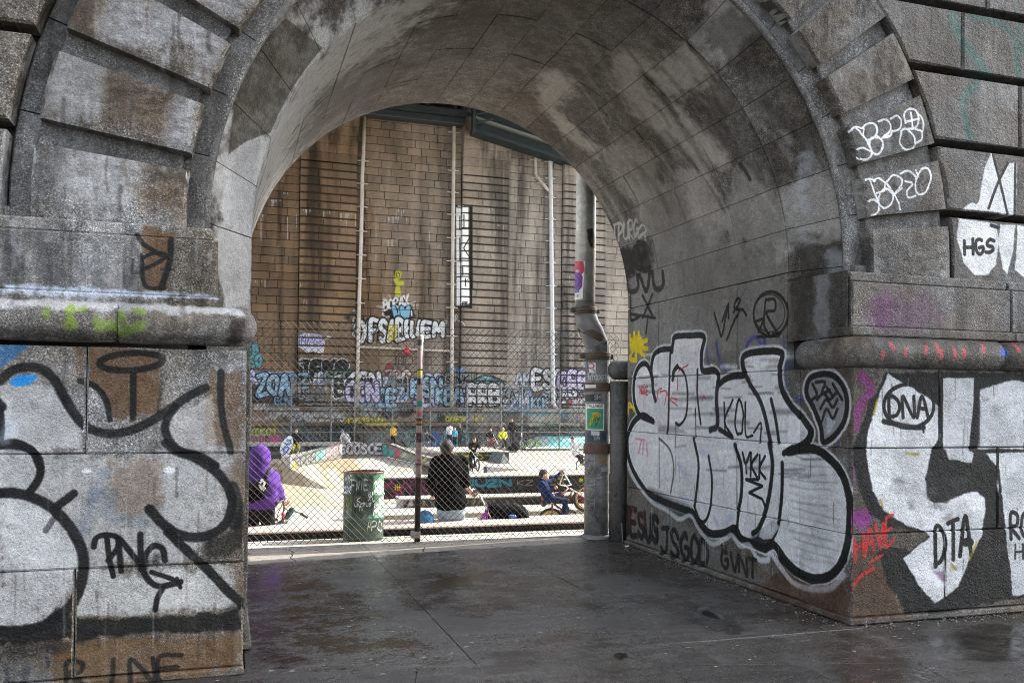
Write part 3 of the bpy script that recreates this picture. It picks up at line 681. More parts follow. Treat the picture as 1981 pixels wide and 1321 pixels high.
# ------------------------------------------------------------------ paint: tunnel wall and vault
def pv(x, y):
    P = onVault(x, y); return (P[1], arc_s(P))
def pw(x, y):
    P = onX(x, y, XR); return (P[1], P[2])
def psp(x, y):
    P = onSplay(x, y); return (P[1], arc_s(P))
cvV = Canvas('paint_vault', 5.6, 10.0, 0.0, 10.9, 170, pv, A5)
cvV.proj = pv
WA = (.74,.73,.71)
for P, a in (([(100,370),(205,365),(315,420),(300,470),(200,545),(330,690),(450,755),(390,800),(230,690),(110,520)], .6),
    ([(470,262),(590,268),(720,330),(640,400),(760,560),(900,700),(960,770),(900,800),(760,700),(600,590),(500,420)], .5),
    ([(690,380),(860,225),(1000,380),(960,430),(800,520),(930,640),(1090,820),(1060,860),(990,860),(880,690),(790,530)], .65),
    ([(960,30),(1100,90),(1190,190),(1340,300),(1420,400),(1330,450),(1160,260),(1030,350),(890,215)], .5),
    ([(830,870),(940,850),(1000,930),(1080,1180),(980,1260),(880,1110)], .5),
    ([(420,790),(560,700),(700,800),(740,960),(640,1060),(520,960)], .3),
    ([(1130,840),(1320,950),(1560,900),(1640,1100),(1560,1200),(1300,1240),(1100,1240),(1060,1080)], .4),
    ([(560,960),(900,880),(960,1250),(700,1321),(620,1100)], .25)):
    cvV.poly(P, WA, min(.8, a*1.25), soft=34, rag=36, mottled=.38)
for k in range(46):                       # limey water runs down the haunch
    x, y = random.uniform(150, 1250), random.uniform(150, 900); L = random.uniform(80, 260)
    cvV.stroke([(x, y), (x+L*.45, y+L*.55), (x+L*.8, y+L*1.15)], random.uniform(10, 46), random.choice([WA, (.78,.76,.73), (.2,.19,.175)]), random.uniform(.12, .32), soft=.95, rag=.5)
cvV.poly([(700,1225),(1100,1190),(1560,1130),(1560,1321),(720,1321)], (.56,.55,.53), .55, 30, 40, mottled=.5)
cvV.poly([(1300,1240),(1490,1225),(1420,1290),(1330,1321)], (.78,.77,.75), .7, 20, 40, mottled=.5)
cvV.stroke([(1140,840),(1165,870),(1190,915)], 22, INK, .6, fr=A5)
# limewashed haunch on the left
for P, a in (([(120,1321),(140,1060),(218,770),(360,500),(520,270),(720,110),(860,0),(1130,0),(960,150),(820,330),(690,430),(560,520),(420,730),(330,960),(200,1160),(140,1321)], .75),
    ([(480,330),(720,110),(900,0),(1150,0),(1000,180),(700,400),(520,560)], .25)):
    cvV.poly(P, (.80,.795,.78), a, soft=40, rag=60, fr=A4, mottled=.35)
cvV.poly([(300,960),(500,560),(800,340),(900,420),(640,700),(480,820),(345,950)], (.42,.41,.4), .55, 40, 40, fr=A4, mottled=.4)
cvV.proj = psp
for P, c, a in (([(-20,900),(60,840),(200,785),(225,770),(150,1060),(130,1321),(-60,1321)], (.74,.735,.725), .85),
    ([(-20,350),(300,100),(520,280),(220,770),(60,830),(-30,900)], (.20,.185,.14), .6)):
    cvV.poly(P, c, a, soft=20, rag=40, fr=A4, mottled=.35)
cvV.poly([(0,900),(90,840),(160,800),(180,1321),(0,1321)], (.58,.58,.58), .4, 20, 30, fr=A4, mottled=.5)
for P, c, a in (([(1548,740),(1572,760),(1600,960),(1590,1060),(1560,920)], (.66,.67,.69), .5), ([(1585,1150),(1612,1140),(1625,1321),(1590,1321)], (.6,.61,.63), .5),
    ([(1000,20),(1130,0),(1290,150),(1420,390),(1470,600),(1400,600),(1250,300),(1100,110)], (.10,.098,.094), .28)):
    cvV.poly(P, c, a, soft=20, rag=40, fr=A5, mottled=.35)
# left jamb under the springing
def pjl(x, y):
    P = onSplay(x, y); return (P[1], arc_s(P))
cvV.proj = pjl
cvV.poly([(1060,130),(1245,140),(1240,560),(1100,560),(1070,300)], (.72,.715,.70), .8, 20, 30, fr=A2, mottled=.5)
# right wall
cvV.proj = pw; cvV.fr = B1
cvV.poly([(120,-150),(1140,-150),(1140,480),(1100,720),(120,760)], (.52,.515,.50), .60, 60, 60, mottled=.5)
cvV.poly([(1150,-100),(1500,-100),(1500,520),(1180,520)], (.10,.085,.07), .65, 30, 50, mottled=.3)
cvV.poly([(1290,-50),(1390,-50),(1380,500),(1290,480)], (.60,.61,.63), .6, 25, 30, mottled=.4)
cvV.poly([(1180,700),(1540,700),(1540,1230),(1300,1220)], (.24,.17,.11), .55, 25, 30, mottled=.4)
cvV.poly([(900,1080),(1000,960),(1460,1050),(1462,1290),(1200,1180),(1010,1090)], (.28,.16,.08), .75, 25, 40, fr=B2, mottled=.4)
cvV.poly([(60,480),(300,560),(520,700),(800,900),(1000,1060),(500,960),(60,760)], (.44,.43,.41), .55, 30, 40, fr=B2, mottled=.5)
for P, w, a in (([(860,600),(890,530),(935,505),(985,580)],22,.75),([(985,510),(1000,600)],26,.8),([(680,540),(700,640),(745,725)],22,.7),([(620,590),(635,700)],18,.6),([(1110,480),(1130,820)],14,.5),([(1450,1140),(1455,1210)],14,.7),([(1190,905),(1240,900)],22,.8)):
    cvV.stroke(P, w, (.17,.25,.52), a, soft=.5)
BODY = [(275,1040),(195,1005),(160,930),(150,840),(158,760),(188,690),(228,672),(258,715),(270,780),(266,700),(282,620),(322,585),(392,578),(398,590),(405,540),(420,500),(520,492),(602,500),(588,600),(592,712),(660,712),(692,740),(698,800),(730,775),(790,750),(862,742),(850,690),(855,625),(930,598),(1092,600),(1085,700),(1095,820),(1150,930),(1220,1010),(1282,1100),(1272,1150),(1225,1195)]
LOW = [(1085,232),(1170,214),(1262,222),(1342,280),(1412,370),(1450,500),(1458,650),(1440,800),(1400,915),(1330,988),(1230,1002),(1130,952),(1060,880),(1000,800),(945,820),(880,795),(800,760),(760,700),(700,722),(620,730),(560,680),(530,640),(500,600),(430,575),(330,535),(240,490),(190,430),(140,340),(112,260),(105,180),(112,120),(145,50),(200,10)]
toB1 = lambda P: [((1180+x/3.146-1180)*3.302, (800+y/3.146-500)*3.302) for x, y in P]
OUT = BODY+toB1(LOW)+[BODY[0]]
cvV.stroke(OUT, 70, (.80,.81,.82), .92, soft=.2)
cvV.poly(OUT, (.85,.855,.865), .95, 4, 4, curve=True)
for k in range(15):                       # ribbed fill of the last letter
    y = 270+k*46
    cvV.stroke([(1085+random.uniform(0, 40),y-20),(1200,y+10+random.uniform(-9, 9)),(1260+random.uniform(0, 140),y+(10 if k < 7 else 50)+random.uniform(-9, 9))], random.uniform(6, 16), (.40,.40,.40), random.uniform(.15, .45), soft=.9, fr=B2, rag=.5)
for k in range(90):
    x = random.uniform(170, 1250); y = random.uniform(600, 1400)
    cvV.stroke([(x,y),(x+random.uniform(60,160),y+random.uniform(-12,12))], random.uniform(8,22), random.choice([(.42,.42,.42),(.95,.95,.96),(.34,.34,.34)]), .5, soft=.9)
for k in range(9):
    x = random.uniform(200, 1300); y = random.uniform(120, 700)
    cvV.stroke([(x,y),(x+random.uniform(-60,60),y+random.uniform(20,90))], random.uniform(18,36), (.48,.56,.74), .3, soft=1.0, fr=B2)
cvV.stroke(OUT[:42], 30, INK, 1, soft=.15); cvV.stroke(OUT[34:], 40, INK, 1, soft=.15)
cvV.poly([(1000,790),(1060,872),(1130,945),(1230,985),(1330,970),(1400,905),(1450,800),(1440,900),(1395,960),(1330,1022),(1225,1038),(1120,985),(1030,900)], INK, .95, 4, fr=B2)
for P in ([(500,600),(520,640),(560,690),(620,735),(700,728),(760,690),(780,740),(830,765),(890,745),(930,700),(960,740),(1000,770),(950,820),(890,805),(800,775),(700,745),(600,750),(530,700)],): cvV.poly(P, INK, .85, 8, fr=B2)
cvV.stroke([(240,490),(340,540),(450,590),(520,640)], 60, INK, .55, soft=.6, fr=B2)
HW = (.80,.81,.83)
cvV.stroke([(90,250),(130,370),(190,460),(260,540),(350,590),(420,640),(490,620),(540,700),(620,790),(700,760),(740,740),(790,800),(850,800),(900,880),(960,890),(980,850),(1050,950),(1120,1030),(1220,1065),(1340,1060),(1420,980)], 24, HW, .8, soft=.5, fr=B2)
cvV.poly([(900,950),(1080,1060),(1380,1060),(1300,1110),(1100,1110)], (.45,.43,.42), .4, 20, 20, fr=B2)
for P, w in (([(388,590),(380,760),(372,1050),(365,1110)],16),([(432,690),(475,735),(495,860),(485,1000),(445,1062),(420,1050)],14),([(400,770),(410,720),(432,690)],24),([(560,712),(558,860),(570,980),(580,1055)],15),([(545,960),(548,1140)],12),
    ([(690,790),(682,900),(688,1060),(640,1095)],30),([(700,1090),(780,1140)],26),([(868,745),(900,810),(955,900),(990,1000),(1015,1120),(1030,1200)],28),([(1030,900),(1060,1030),(1080,1172)],22),([(270,760),(275,840),(290,905)],24)):
    cvV.stroke(P, w, INK, .95)
for P, w, a in (([(970,180),(990,300),(980,440),(955,570),(910,690),(870,730)],28,1),([(1050,300),(1048,500),(1022,680),(975,785)],24,1),([(760,190),(800,320),(802,480),(778,620),(772,720)],24,1),([(602,260),(622,400),(612,560),(582,650),(545,645),(512,560)],16,1),
    ([(510,150),(540,300),(530,450),(515,560)],18,.95),([(300,150),(365,220),(390,340),(370,480)],12,.6),([(300,150),(300,450)],6,.6),([(770,200),(775,600)],8,.8),([(400,60),(398,200)],8,.5),([(1110,210),(1060,240)],30,1)):
    cvV.stroke(P, w, INK, a, fr=B2)
cvV.poly([(925,700),(1000,640),(1030,690),(985,760),(935,765),(905,745)], (.72,.73,.75), .9, 4, fr=B2)
DROP = [(1352,738),(1430,752),(1490,825),(1512,930),(1492,1040),(1432,1130),(1362,1172),(1345,1080),(1300,960),(1252,860),(1272,770),(1352,738)]
cvV.stroke(DROP, 66, HW, .92, soft=.15); cvV.poly(DROP, (.52,.52,.53), .95, 4, curve=True); cvV.stroke(DROP, 32, INK, 1, soft=.15)
cvV.poly([(1385,1010),(1440,1040),(1410,1110),(1375,1130)], (.66,.69,.72), .85, 8)
for P in ([(1290,800),(1320,870),(1290,900)],[(1310,790),(1370,790),(1350,860),(1400,840)],[(1320,900),(1360,860),(1400,900),(1440,860)],[(1340,960),(1380,900),(1420,950),(1450,900)],[(1350,1040),(1380,960),(1420,1020),(1450,960)],[(1420,800),(1450,850),(1480,900)],[(1380,820),(1420,880)]):
    cvV.stroke(P, 18, INK, .9)
cvV.word('KOL', (735,1130), (930,1130), 220, 13, INK, wob=.06); cvV.stroke([(920,1110),(965,1050),(960,1175)], 12, INK)
cvV.word('YKK', (810,360), (960,400), 130, 15, INK, fr=B2, wob=.06); cvV.stroke([(905,400),(830,400),(930,440),(850,480),(930,520),(945,560)], 14, INK, fr=B2, curve=False)
for P in ([(668,350),(695,440),(715,497),(738,390),(757,292),(720,400)],[(790,345),(832,272),(812,258),(796,320),(850,328),(872,362)],[(830,335),(795,400),(748,520)],[(757,292),(760,380)]): cvV.stroke(P, 14, INK, .95)
cvV.ell((1028,355), 108, 142, INK, w=15, a=.9); cvV.ell((1020,350), 98, 120, INK, w=8, a=.6)
for P in ([(995,270),(985,420),(1020,490)],[(995,265),(1050,262),(1055,330),(1000,350),(1080,490)],[(940,400),(980,390),(950,470)],[(1040,480),(1090,480)],[(940,500),(1080,495)]): cvV.stroke(P, 15, INK, .9)
YEL = (.86,.76,.04)
cvV.ell((172,545), 44, 58, YEL, a=.95, soft=6, rag=14)
for P in ([(130,495),(140,560)],[(155,478),(165,540)],[(185,475),(188,540)],[(240,522),(190,548)],[(243,577),(190,572)],[(222,622),(185,585)],[(150,580),(130,642),(165,648)],[(170,600),(168,655)]): cvV.stroke(P, 20, YEL, .95, rag=.3)
for P in ([(115,990),(122,920),(155,975)],[(118,950),(150,950)]): cvV.stroke(P, 11, YEL, .95)
RED = (.75,.15,.17)
cvV.word('NOKE', (190,865), (245,870), 50, 6, RED, .85); cvV.stroke([(215,870),(215,950)], 4, RED, .5)
for P in ([(300,900),(310,840),(330,830)],[(320,850),(360,850),(350,930)],[(360,850),(385,900),(430,940)],[(390,890),(430,900)],[(430,760),(432,840)],[(440,720),(465,700),(500,680)],[(590,910),(600,880),(612,900)]): cvV.stroke(P, 7, RED, .8)
for P in ([(165,1150),(225,1160)],[(200,1160),(185,1240)],[(210,1250),(215,1160)],[(235,1180),(240,1260)]): cvV.stroke(P, 12, (.78,.45,.52), .6)
for P in ([(60,0),(150,10)],[(110,80),(115,0)]): pass
cvV.poly([(95,-40),(280,-90),(300,70),(105,130)], (.05,.05,.055), .55, 20, 20, mottled=.4)
cvV.word('CKE', (110,100), (290,50), 150, 26, INK, .85, fr=B1); cvV.word('UVU', (120,220), (365,190), 105, 24, INK, .85, fr=B1)
cvV.word('LX', (135,385), (285,365), 140, 15, INK, .9, fr=B1); cvV.stroke([(130,355),(290,380)], 14, INK, .9); cvV.stroke([(245,365),(232,480)], 12, INK, .9)
for k in range(4): cvV.stroke([(110+25*k,640),(108+27*k,690),(112+25*k,760)], 16, (.68,.55,.5), .25, fr=B2)
cvV.word('JESUS', (85,720), (300,790), 150, 26, INK, .95, fr=B2, wob=.07)
for P in ([(115,590),(120,690)],[(200,600),(215,690)],[(130,560),(160,640)]): cvV.stroke(P, 10, (.55,.16,.16), .7, fr=B2)
cvV.word('JSGOD', (310,840), (610,930), 150, 24, INK, .95, fr=B2, wob=.07)
cvV.word('GVNT', (675,925), (900,1000), 100, 20, INK, .85, fr=B2, wob=.06); cvV.word('II', (672,850), (720,850), 50, 14, INK, .7, fr=B2)
for k in range(14):
    x = random.uniform(540, 640); y = 760+(x-540)*.4; cvV.stroke([(x,y),(x+2,y+random.uniform(70,170))], 5, (.6,.6,.6), .4, fr=B2)
cvV.proj = pv; cvV.fr = A5
cvV.poly([(525,1285),(690,1228),(705,1330),(545,1400)], (.05,.05,.055), .6, 14, 20, mottled=.4)
cvV.word('PURG', (520,1235), (625,1205), 85, 10, (.70,.70,.69), .95, fr=A5, wob=.07)
for P in ([(610,1195),(640,1150),(660,1180),(625,1215)],[(620,1215),(650,1190),(655,1225)],[(498,1150),(500,1210)],[(495,1150),(530,1140),(545,1170)]): cvV.stroke(P, 9, (.70,.70,.69), .9, fr=A5)
cvV.proj = pw; cvV.fr = B2
for k in range(60):                       # runs and overspray
    x = random.uniform(130, 1440); y = random.uniform(250, 980); L = random.uniform(30, 130)
    cvV.stroke([(x, y), (x+random.uniform(-3, 3), y+L)], random.uniform(2.5, 6), random.choice([INK, INK, (.8,.8,.8)]), random.uniform(.2, .6), soft=.5, rag=.4)
for k in range(240):
    q = OUT[random.randrange(len(OUT))]; a = random.uniform(0, 6.28); d = abs(random.gauss(0, 30)); cvV.ell((q[0]+d*math.cos(a), q[1]+d*math.sin(a)), 2.2, 2.2, INK, a=.55, soft=1, fr=B1)
imV = cvV.image()
# ------------------------------------------------------------------ the granite archway
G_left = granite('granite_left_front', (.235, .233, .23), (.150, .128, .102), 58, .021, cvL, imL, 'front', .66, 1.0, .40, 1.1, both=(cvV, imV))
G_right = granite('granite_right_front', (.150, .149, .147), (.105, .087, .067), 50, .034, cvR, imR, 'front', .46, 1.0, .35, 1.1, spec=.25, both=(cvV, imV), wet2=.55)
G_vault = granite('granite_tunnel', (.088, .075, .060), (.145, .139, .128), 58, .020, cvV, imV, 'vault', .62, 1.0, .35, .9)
G_core = plain('mortar', (.05, .048, .045), .9, var=.3, scale=12, use_obj=False)
G_strip = granite('granite_smooth', (.16, .159, .157), (.11, .103, .095), 75, .006, None, None, wet=.6)

arch = thing('stone_archway', 'dark granite bridge archway with rusticated arch blocks, the passage through it covered in graffiti', 'archway', (CX, 7.8, 0))
# mortar core, set back behind every stone
def arc_pts(r, n=48, a0=0, a1=180): return [(CX+r*math.cos(math.radians(a0+(a1-a0)*i/n)), CZ+r*math.sin(math.radians(a0+(a1-a0)*i/n))) for i in range(n+1)]
def core(ri, y0, y1, zb=0.0):
    b = MB(); X0, X1, ZT = -12.0, 60.0, 22.0
    hole = [(CX+ri, zb)]+arc_pts(ri)+[(CX-ri, zb)]
    n = len(hole); outer = []
    for i, (x, z) in enumerate(hole):                       # matching point on the outside
        if i == 0: outer.append((X1, zb))
        elif i == n-1: outer.append((X0, zb))
        else:
            a = math.atan2(z-CZ, x-CX); 
            k = min(abs((X1-CX)/math.cos(a)) if math.cos(a) > 1e-6 else 1e9, abs((X0-CX)/math.cos(a)) if math.cos(a) < -1e-6 else 1e9, abs((ZT-CZ)/math.sin(a)) if math.sin(a) > 1e-6 else 1e9)
            outer.append((CX+k*math.cos(a), CZ+k*math.sin(a)))
    V = [(x, y0, z) for x, z in hole]+[(x, y0, z) for x, z in outer]+[(x, y1, z) for x, z in hole]+[(x, y1, z) for x, z in outer]
    F = []
    for i in range(n-1):
        F += [(i, i+1, n+i+1, n+i), (2*n+i+1, 2*n+i, 3*n+i, 3*n+i+1), (i+1, i, 2*n+i, 2*n+i+1), (n+i, n+i+1, 3*n+i+1, 3*n+i)]
    return b.add(V, F)
b = core(2.66, 6.2, 6.62); c2 = core(RV+.09, 6.63, 9.80); b.add(c2.V, c2.F)
b.box((5.0, 9.81, 0), (60, 10.42, 21.9))
b.build('mortar_core', G_core, arch)

def Mf(Y): return lambda u, v, d: (u, Y+d, v)
def MxR(u, v, d): return (XR+d, u, v)
def MxL(u, v, d): return (XL-d, u, v)
def Mv(u, v, d):                              # u along the tunnel, v angle
    a = math.radians(v); r = RV+d
    return (CX+r*math.cos(a), u, CZ+r*math.sin(a))
COURSE = [(0.055, .695), (.70, 1.372), (1.377, 2.012)]
def put(name, VF, mat): return mesh(name, VF[0], VF[1], mat, arch)
for k, (z0, z1) in enumerate(COURSE):
    jl = {0: [.185-.55, -1.9, -3.2], 1: [-1.62, -3.0], 2: [onY(167, 770, YF)[0], -1.9, -3.2]}[k]
    if k == 0: jl = [onY(143, 1250, YF)[0], -1.75, -3.1]
    xs = [XL-.035]+jl+[-5.0]
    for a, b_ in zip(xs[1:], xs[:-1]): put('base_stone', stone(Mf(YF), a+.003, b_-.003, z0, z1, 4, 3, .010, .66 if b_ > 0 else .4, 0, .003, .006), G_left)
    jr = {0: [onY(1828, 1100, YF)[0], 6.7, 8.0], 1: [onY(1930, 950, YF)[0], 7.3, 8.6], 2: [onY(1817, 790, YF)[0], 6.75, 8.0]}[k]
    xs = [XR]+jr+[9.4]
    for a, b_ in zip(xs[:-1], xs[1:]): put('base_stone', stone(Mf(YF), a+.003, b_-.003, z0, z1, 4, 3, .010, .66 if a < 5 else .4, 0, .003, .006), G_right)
    ys = [6.43, 7.41, 9.03, 9.85] if k != 2 else [6.43, 8.2, 9.85]
    for a, b_ in zip(ys[:-1], ys[1:]):
        put('wall_stone', stone(MxR, a+.003, b_-.003, z0, z1, 4, 3, .008, .08, 0, .003, .004), G_vault)
        put('wall_stone', stone(MxL, a+.003, b_-.003, z0, z1, 4, 3, .008, .08, 0, .003, .004), G_vault)
for a, b_ in ((6.62, 7.41), (7.41, 9.03), (9.03, 9.85)):
    put('wall_stone', stone(MxR, a+.003, b_-.003, 2.017, 2.865, 4, 3, .008, .08, 0, .003, .004), G_vault)
    put('wall_stone', stone(MxL, a+.003, b_-.003, 2.017, 2.865, 4, 3, .008, .08, 0, .003, .004), G_vault)
# footing strip
for bx, m in (((-5, YF-.03, 0), (XL-.03, 6.1, .05)), G_left), (((XR-.035, YF-.035, 0), (9.4, 6.3, .05)), G_right), (((XR-.035, 6.303, 0), (XR+.07, 9.85, .05)), G_vault), (((XL-.09, 6.3, 0), (XL+.03, 9.85, .05)), G_vault):
    MB().box(bx[0], bx[1], .012).build('footing', m, arch)
# roll moulding, returning into the passage
def roll(P, r0, mat):
    P = [np.array(p) for p in P]; n = 6; path = []; R = []
    t = P[-1]-P[-2]; t = t/np.linalg.norm(t)
    full = []
    for a, b_ in zip(P[:-1], P[1:]):
        k = max(2, int(np.linalg.norm(b_-a)/.25))
        full += [a+(b_-a)*i/k for i in range(k)]
    full.append(P[-1]); path = full; R = [r0]*len(full)
    for i in range(1, n+1):
        q = i/n*PI/2; path.append(P[-1]+t*r0*math.sin(q)); R.append(max(.004, r0*math.cos(q)))
    return MB().tube(path, R, 20).build('roll_moulding', mat, arch, smooth_=True)
zc = 2.147
def roll_len(x0, x1, z, r, mat):              # a straight jointed length
    n = max(3, int((x1-x0)/.2)); P = []; R = []
    for i in range(n+1): P.append((x0+(x1-x0)*i/n, YF+.03+random.uniform(-.003, .003), z+random.uniform(-.002, .002))); R.append(r+random.uniform(-.003, .002)-(.006 if i in (0, n) else 0))
    MB().tube(P, R, 20).build('roll_moulding', mat, arch, smooth_=True)
roll_len(-5, -2.3, zc+.012, .122, G_left); roll_len(-2.297, -.62, zc+.012, .122, G_left)
roll([(-.617, YF+.03, zc+.012), (XL-.16, YF+.03, zc+.012), (XL-.10, YF+.03, zc+.012)], .122, G_left)
roll_len(7.9, 9.4, zc-.015, .125, G_right); roll_len(6.105, 7.897, zc-.015, .125, G_right)
roll([(6.10, YF+.03, zc-.015), (XR+.03, YF+.03, zc-.015), (XR+.028, YF+.06, zc-.015), (XR+.025, 6.32, zc-.015)], .125, G_right)
# plinth blocks above the roll
def plinth(x0, x1, mat, side):
    for a, b_ in zip(x0, x1):
        e = (.035 if side*1 > 0 else 0)
        put('plinth_stone', stone(Mf(5.84), a+.003, b_-.003, 2.34, 2.70, 3, 2, .012, .38, 0, .002, .004), mat)
        lo = (a-(.04 if side > 0 and a == x0[0] else 0), b_+(.035 if side < 0 and b_ == x1[0] else 0))
        MB().box((lo[0]+.003, 5.795, 2.262), (lo[1]-.003, 6.2, 2.338), .012).build('plinth_fillet', mat, arch)
        MB().box((a+.003, 5.88, 2.702), (b_-.003-(.03 if side < 0 and b_ == x1[0] else 0), 6.2, 2.785), .014).build('plinth_fillet', mat, arch)
plinth([-1.45, -3.0, -5], [-.062, -1.45, -3.0], G_left, -1)
plinth([onY(1648, 600, 5.84)[0], 6.35, 7.9], [6.35, 7.9, 9.4], G_right, 1)
for bx, mt in ((((-5, 6.02, 2.70), (CX-2.56, 6.3, 2.866)), G_strip), (((CX+2.50, 6.02, 2.70), (9.4, 6.3, 2.866)), G_strip)): MB().box(bx[0], bx[1], .01).build('plinth_backing', mt, arch)
# arch: splayed ring, roll, flat ring and raised blocks
NV = 19; DA = 180/NV; R1 = 2.545
def rr_(base, amp, deg): return base-amp*math.cos(math.radians(deg))     # the ring sits a little left of the vault's axis
def r1_(deg): return rr_(2.51, .035, deg)
def Ms(u, v, d):                              # u: 0 at the front edge, 1 at the vault; v angle
    a = math.radians(v); r = r1_(v)+(RV-r1_(v))*u+d*.7; y = 6.15+.45*u+d*.7
    return (CX+r*math.cos(a), y, CZ+r*math.sin(a))
for k in range(NV):
    a0, a1 = k*DA, (k+1)*DA; g = .055
    nm = 4
    put('splay_stone', stone(lambda u, v, d: Ms(u, v, d), .01, .99, a0+g, a1-g, 3, nm, .008, .06, 0, .002, .004), G_vault)
    if k % 2 == 0: ys = [6.61, 8.2, 9.85]
    else: ys = [6.61, 7.4, 9.0, 9.85]
    for p, q in zip(ys[:-1], ys[1:]):
        put('vault_stone', stone(Mv, p+.0022, q-.0022, a0+g, a1-g, 4, 4, .006, .08, 0, .003, .004), G_vault)
    mat = G_left if (a0+a1)/2 > 90 else G_right
    def Mp(u, v, d):
        a = math.radians(v); return (CX+u*math.cos(a), 6.09+d, CZ+u*math.sin(a))
    am = (a0+a1)/2; ri, ro = rr_(2.63, .04, am), rr_(3.478, .078, am)
    put('ring_stone', stone(Mp, r1_(am)+.02, ro if a1 < 91 else 3.70, a0+.06, a1-.06, 3, 3, .01, .10, 0, .002, .003), G_strip)
    put('joint_fillet', stone(lambda u, v, d: Mp(u, v, d-.048), ri+.05, ro+.004, a0-1.5, a1+1.0, 2, 3, .008, .07, 0, .002, .003), G_strip)
    lo, hi = (a0-.9, a0+6.1) if (a0+a1)/2 < 90 else (a1-6.1, a1+.9)
    if k == 0: lo -= 1.1
    if k == NV-1: hi += 1.1
    if k == NV//2: lo, hi = a0+1.2, a1-1.2
    def Mq(u, v, d):
        a = math.radians(v); return (CX+u*math.cos(a), 5.95+d, CZ+u*math.sin(a))
    put('arch_block', stone(Mq, ri, ro, lo, hi, 16, 9, .018, .137, .0, .004, .014), mat)
def Mj(x0, x1):                               # the splay carried down below the springing
    return lambda u, v, d: (x0+(x1-x0)*u, 6.15+.45*u+d*.7, v)
put('splay_stone', stone(lambda u, v, d: (4.706+(XR-4.706)*u, 5.868+.732*u+d*.2, v), .0, .99, 2.262, 2.79, 5, 3, .006, .06, 0, .002, .004), G_vault)
put('splay_stone', stone(Mj(CX+2.475, XR), .01, .99, 2.80, 2.865, 3, 3, .008, .06, 0, .002, .004), G_vault)
put('splay_stone', stone(Mj(CX-R1, XL), .01, .99, 2.02, 2.865, 3, 3, .008, .06, 0, .002, .004), G_vault)
P = [(CX+(r1_(math.degrees(t))+.012)*math.cos(t), 6.125, CZ+(r1_(math.degrees(t))+.012)*math.sin(t)) for t in np.linspace(0, PI, 97)]
MB().tube([(CX+2.487, 6.125, 2.3)]+P+[(CX-R1-.012, 6.125, 2.3)], .032, 10).build('ring_roll', G_strip, arch, smooth_=True)
# coursed ashlar beyond the arch blocks
def poly_stone(poly, Y, depth, mat, name='ashlar_stone', bev=.016):
    poly = ccw(poly); n = len(poly); cx = sum(p[0] for p in poly)/n; cz = sum(p[1] for p in poly)/n
    def ins(p):
        d = math.hypot(p[0]-cx, p[1]-cz)
        return (p[0]-(p[0]-cx)/d*bev*1.3, p[1]-(p[1]-cz)/d*bev*1.3)
    pr = random.uniform(-.006, .006)
    V = [(x, Y+pr, z) for x, z in map(ins, poly)]+[(x, Y+pr+bev, z) for x, z in poly]+[(x, Y+depth, z) for x, z in poly]
    F = [tuple(range(n))]
    for k in range(n):
        l = (k+1) % n; F += [(l, k, n+k, n+l), (n+l, n+k, 2*n+k, 2*n+l)]
    mesh(name, V, F, mat, arch)
ZJ = [2.74, 3.345, 3.935, 4.55, 5.11, 5.70, 6.3, 6.9]
for z0, z1 in zip(ZJ[:-1], ZJ[1:]):
    lo, hi = z0+.032, z1-.032
    for side in (1, -1):
        rr = 3.425 if side > 0 else 3.712
        if hi-CZ > rr-.02: continue
        arcp = []
        for i in range(7):
            z = lo+(hi-lo)*i/6; arcp.append((CX+side*math.sqrt(rr*rr-(z-CZ)**2), z))
        k = ZJ.index(z0)
        if side > 0: xs = {3: [onY(1863, 80, 5.95)[0], 7.2, 9.4], 2: [onY(1973, 230, 5.95)[0], 7.8, 9.4], 1: [6.95, 8.1, 9.4], 0: [7.0, 8.4, 9.4]}.get(k, [6.2, 7.6, 9.4])
        else: xs = [-2.3-.3*(k % 2), -3.6, -5.0]
        mat = G_right if side > 0 else G_left
        poly_stone(arcp+[(xs[0]-side*.004, hi), (xs[0]-side*.004, lo)], 5.95, .2, mat)
        for a, b_ in zip(xs[:-1], xs[1:]):
            poly_stone([(a+side*.004, lo), (b_-side*.004, lo), (b_-side*.004, hi), (a+side*.004, hi)], 5.95, .2, mat)

# ------------------------------------------------------------------ ground
cvG = Canvas('ground_wet', -4.0, 9.0, 1.5, 11.6, 100, lambda x, y: tuple(onZ(x, y)[:2]), B6)
# colour = dry and painted sun strip (white) / wet (dark); cover = where it is wet. standing puddles are the darkest
WETC = (.2, .2, .2); PUD = (.0, .0, .0)
for P, a in (([(40,230),(300,260),(500,330),(760,470),(560,600),(400,640),(300,710),(20,715)], .9), ([(700,330),(1100,250),(1550,300),(1700,420),(1300,470),(900,470)], .8),
    ([(1150,640),(1500,560),(1981,640),(1981,715),(1200,715)], .7), ([(500,250),(900,180),(1500,150),(1700,200),(1500,300),(700,330)], .5)):
    cvG.poly(P, WETC, a, soft=45, rag=50)
for P, a in (([(0,700),(500,600),(900,560),(1150,520),(1480,690),(1700,794),(0,794)], .75), ([(260,420),(460,400),(640,470),(620,560),(460,540),(300,480)], .9), ([(1480,560),(1981,480),(1981,690),(1500,690)], .9), ([(1650,600),(1981,475),(1981,680),(1880,670)], 1), ([(0,150),(500,260),(700,300),(500,340),(200,330),(0,260)], .6)):
    cvG.poly(P, WETC, a, soft=30, rag=40, fr=B7)
for P in ([(1800,655),(1830,648),(1880,655),(1895,668),(1850,675),(1840,688),(1815,675)],): cvG.poly(P, PUD, 1, soft=3, rag=4)
for P in ([(10,655),(60,648),(110,662),(60,672),(65,690),(25,680)],  [(400,420),(470,425),(560,470),(540,490),(430,460)]): cvG.poly(P, PUD, .95, soft=8, rag=14, fr=B7)
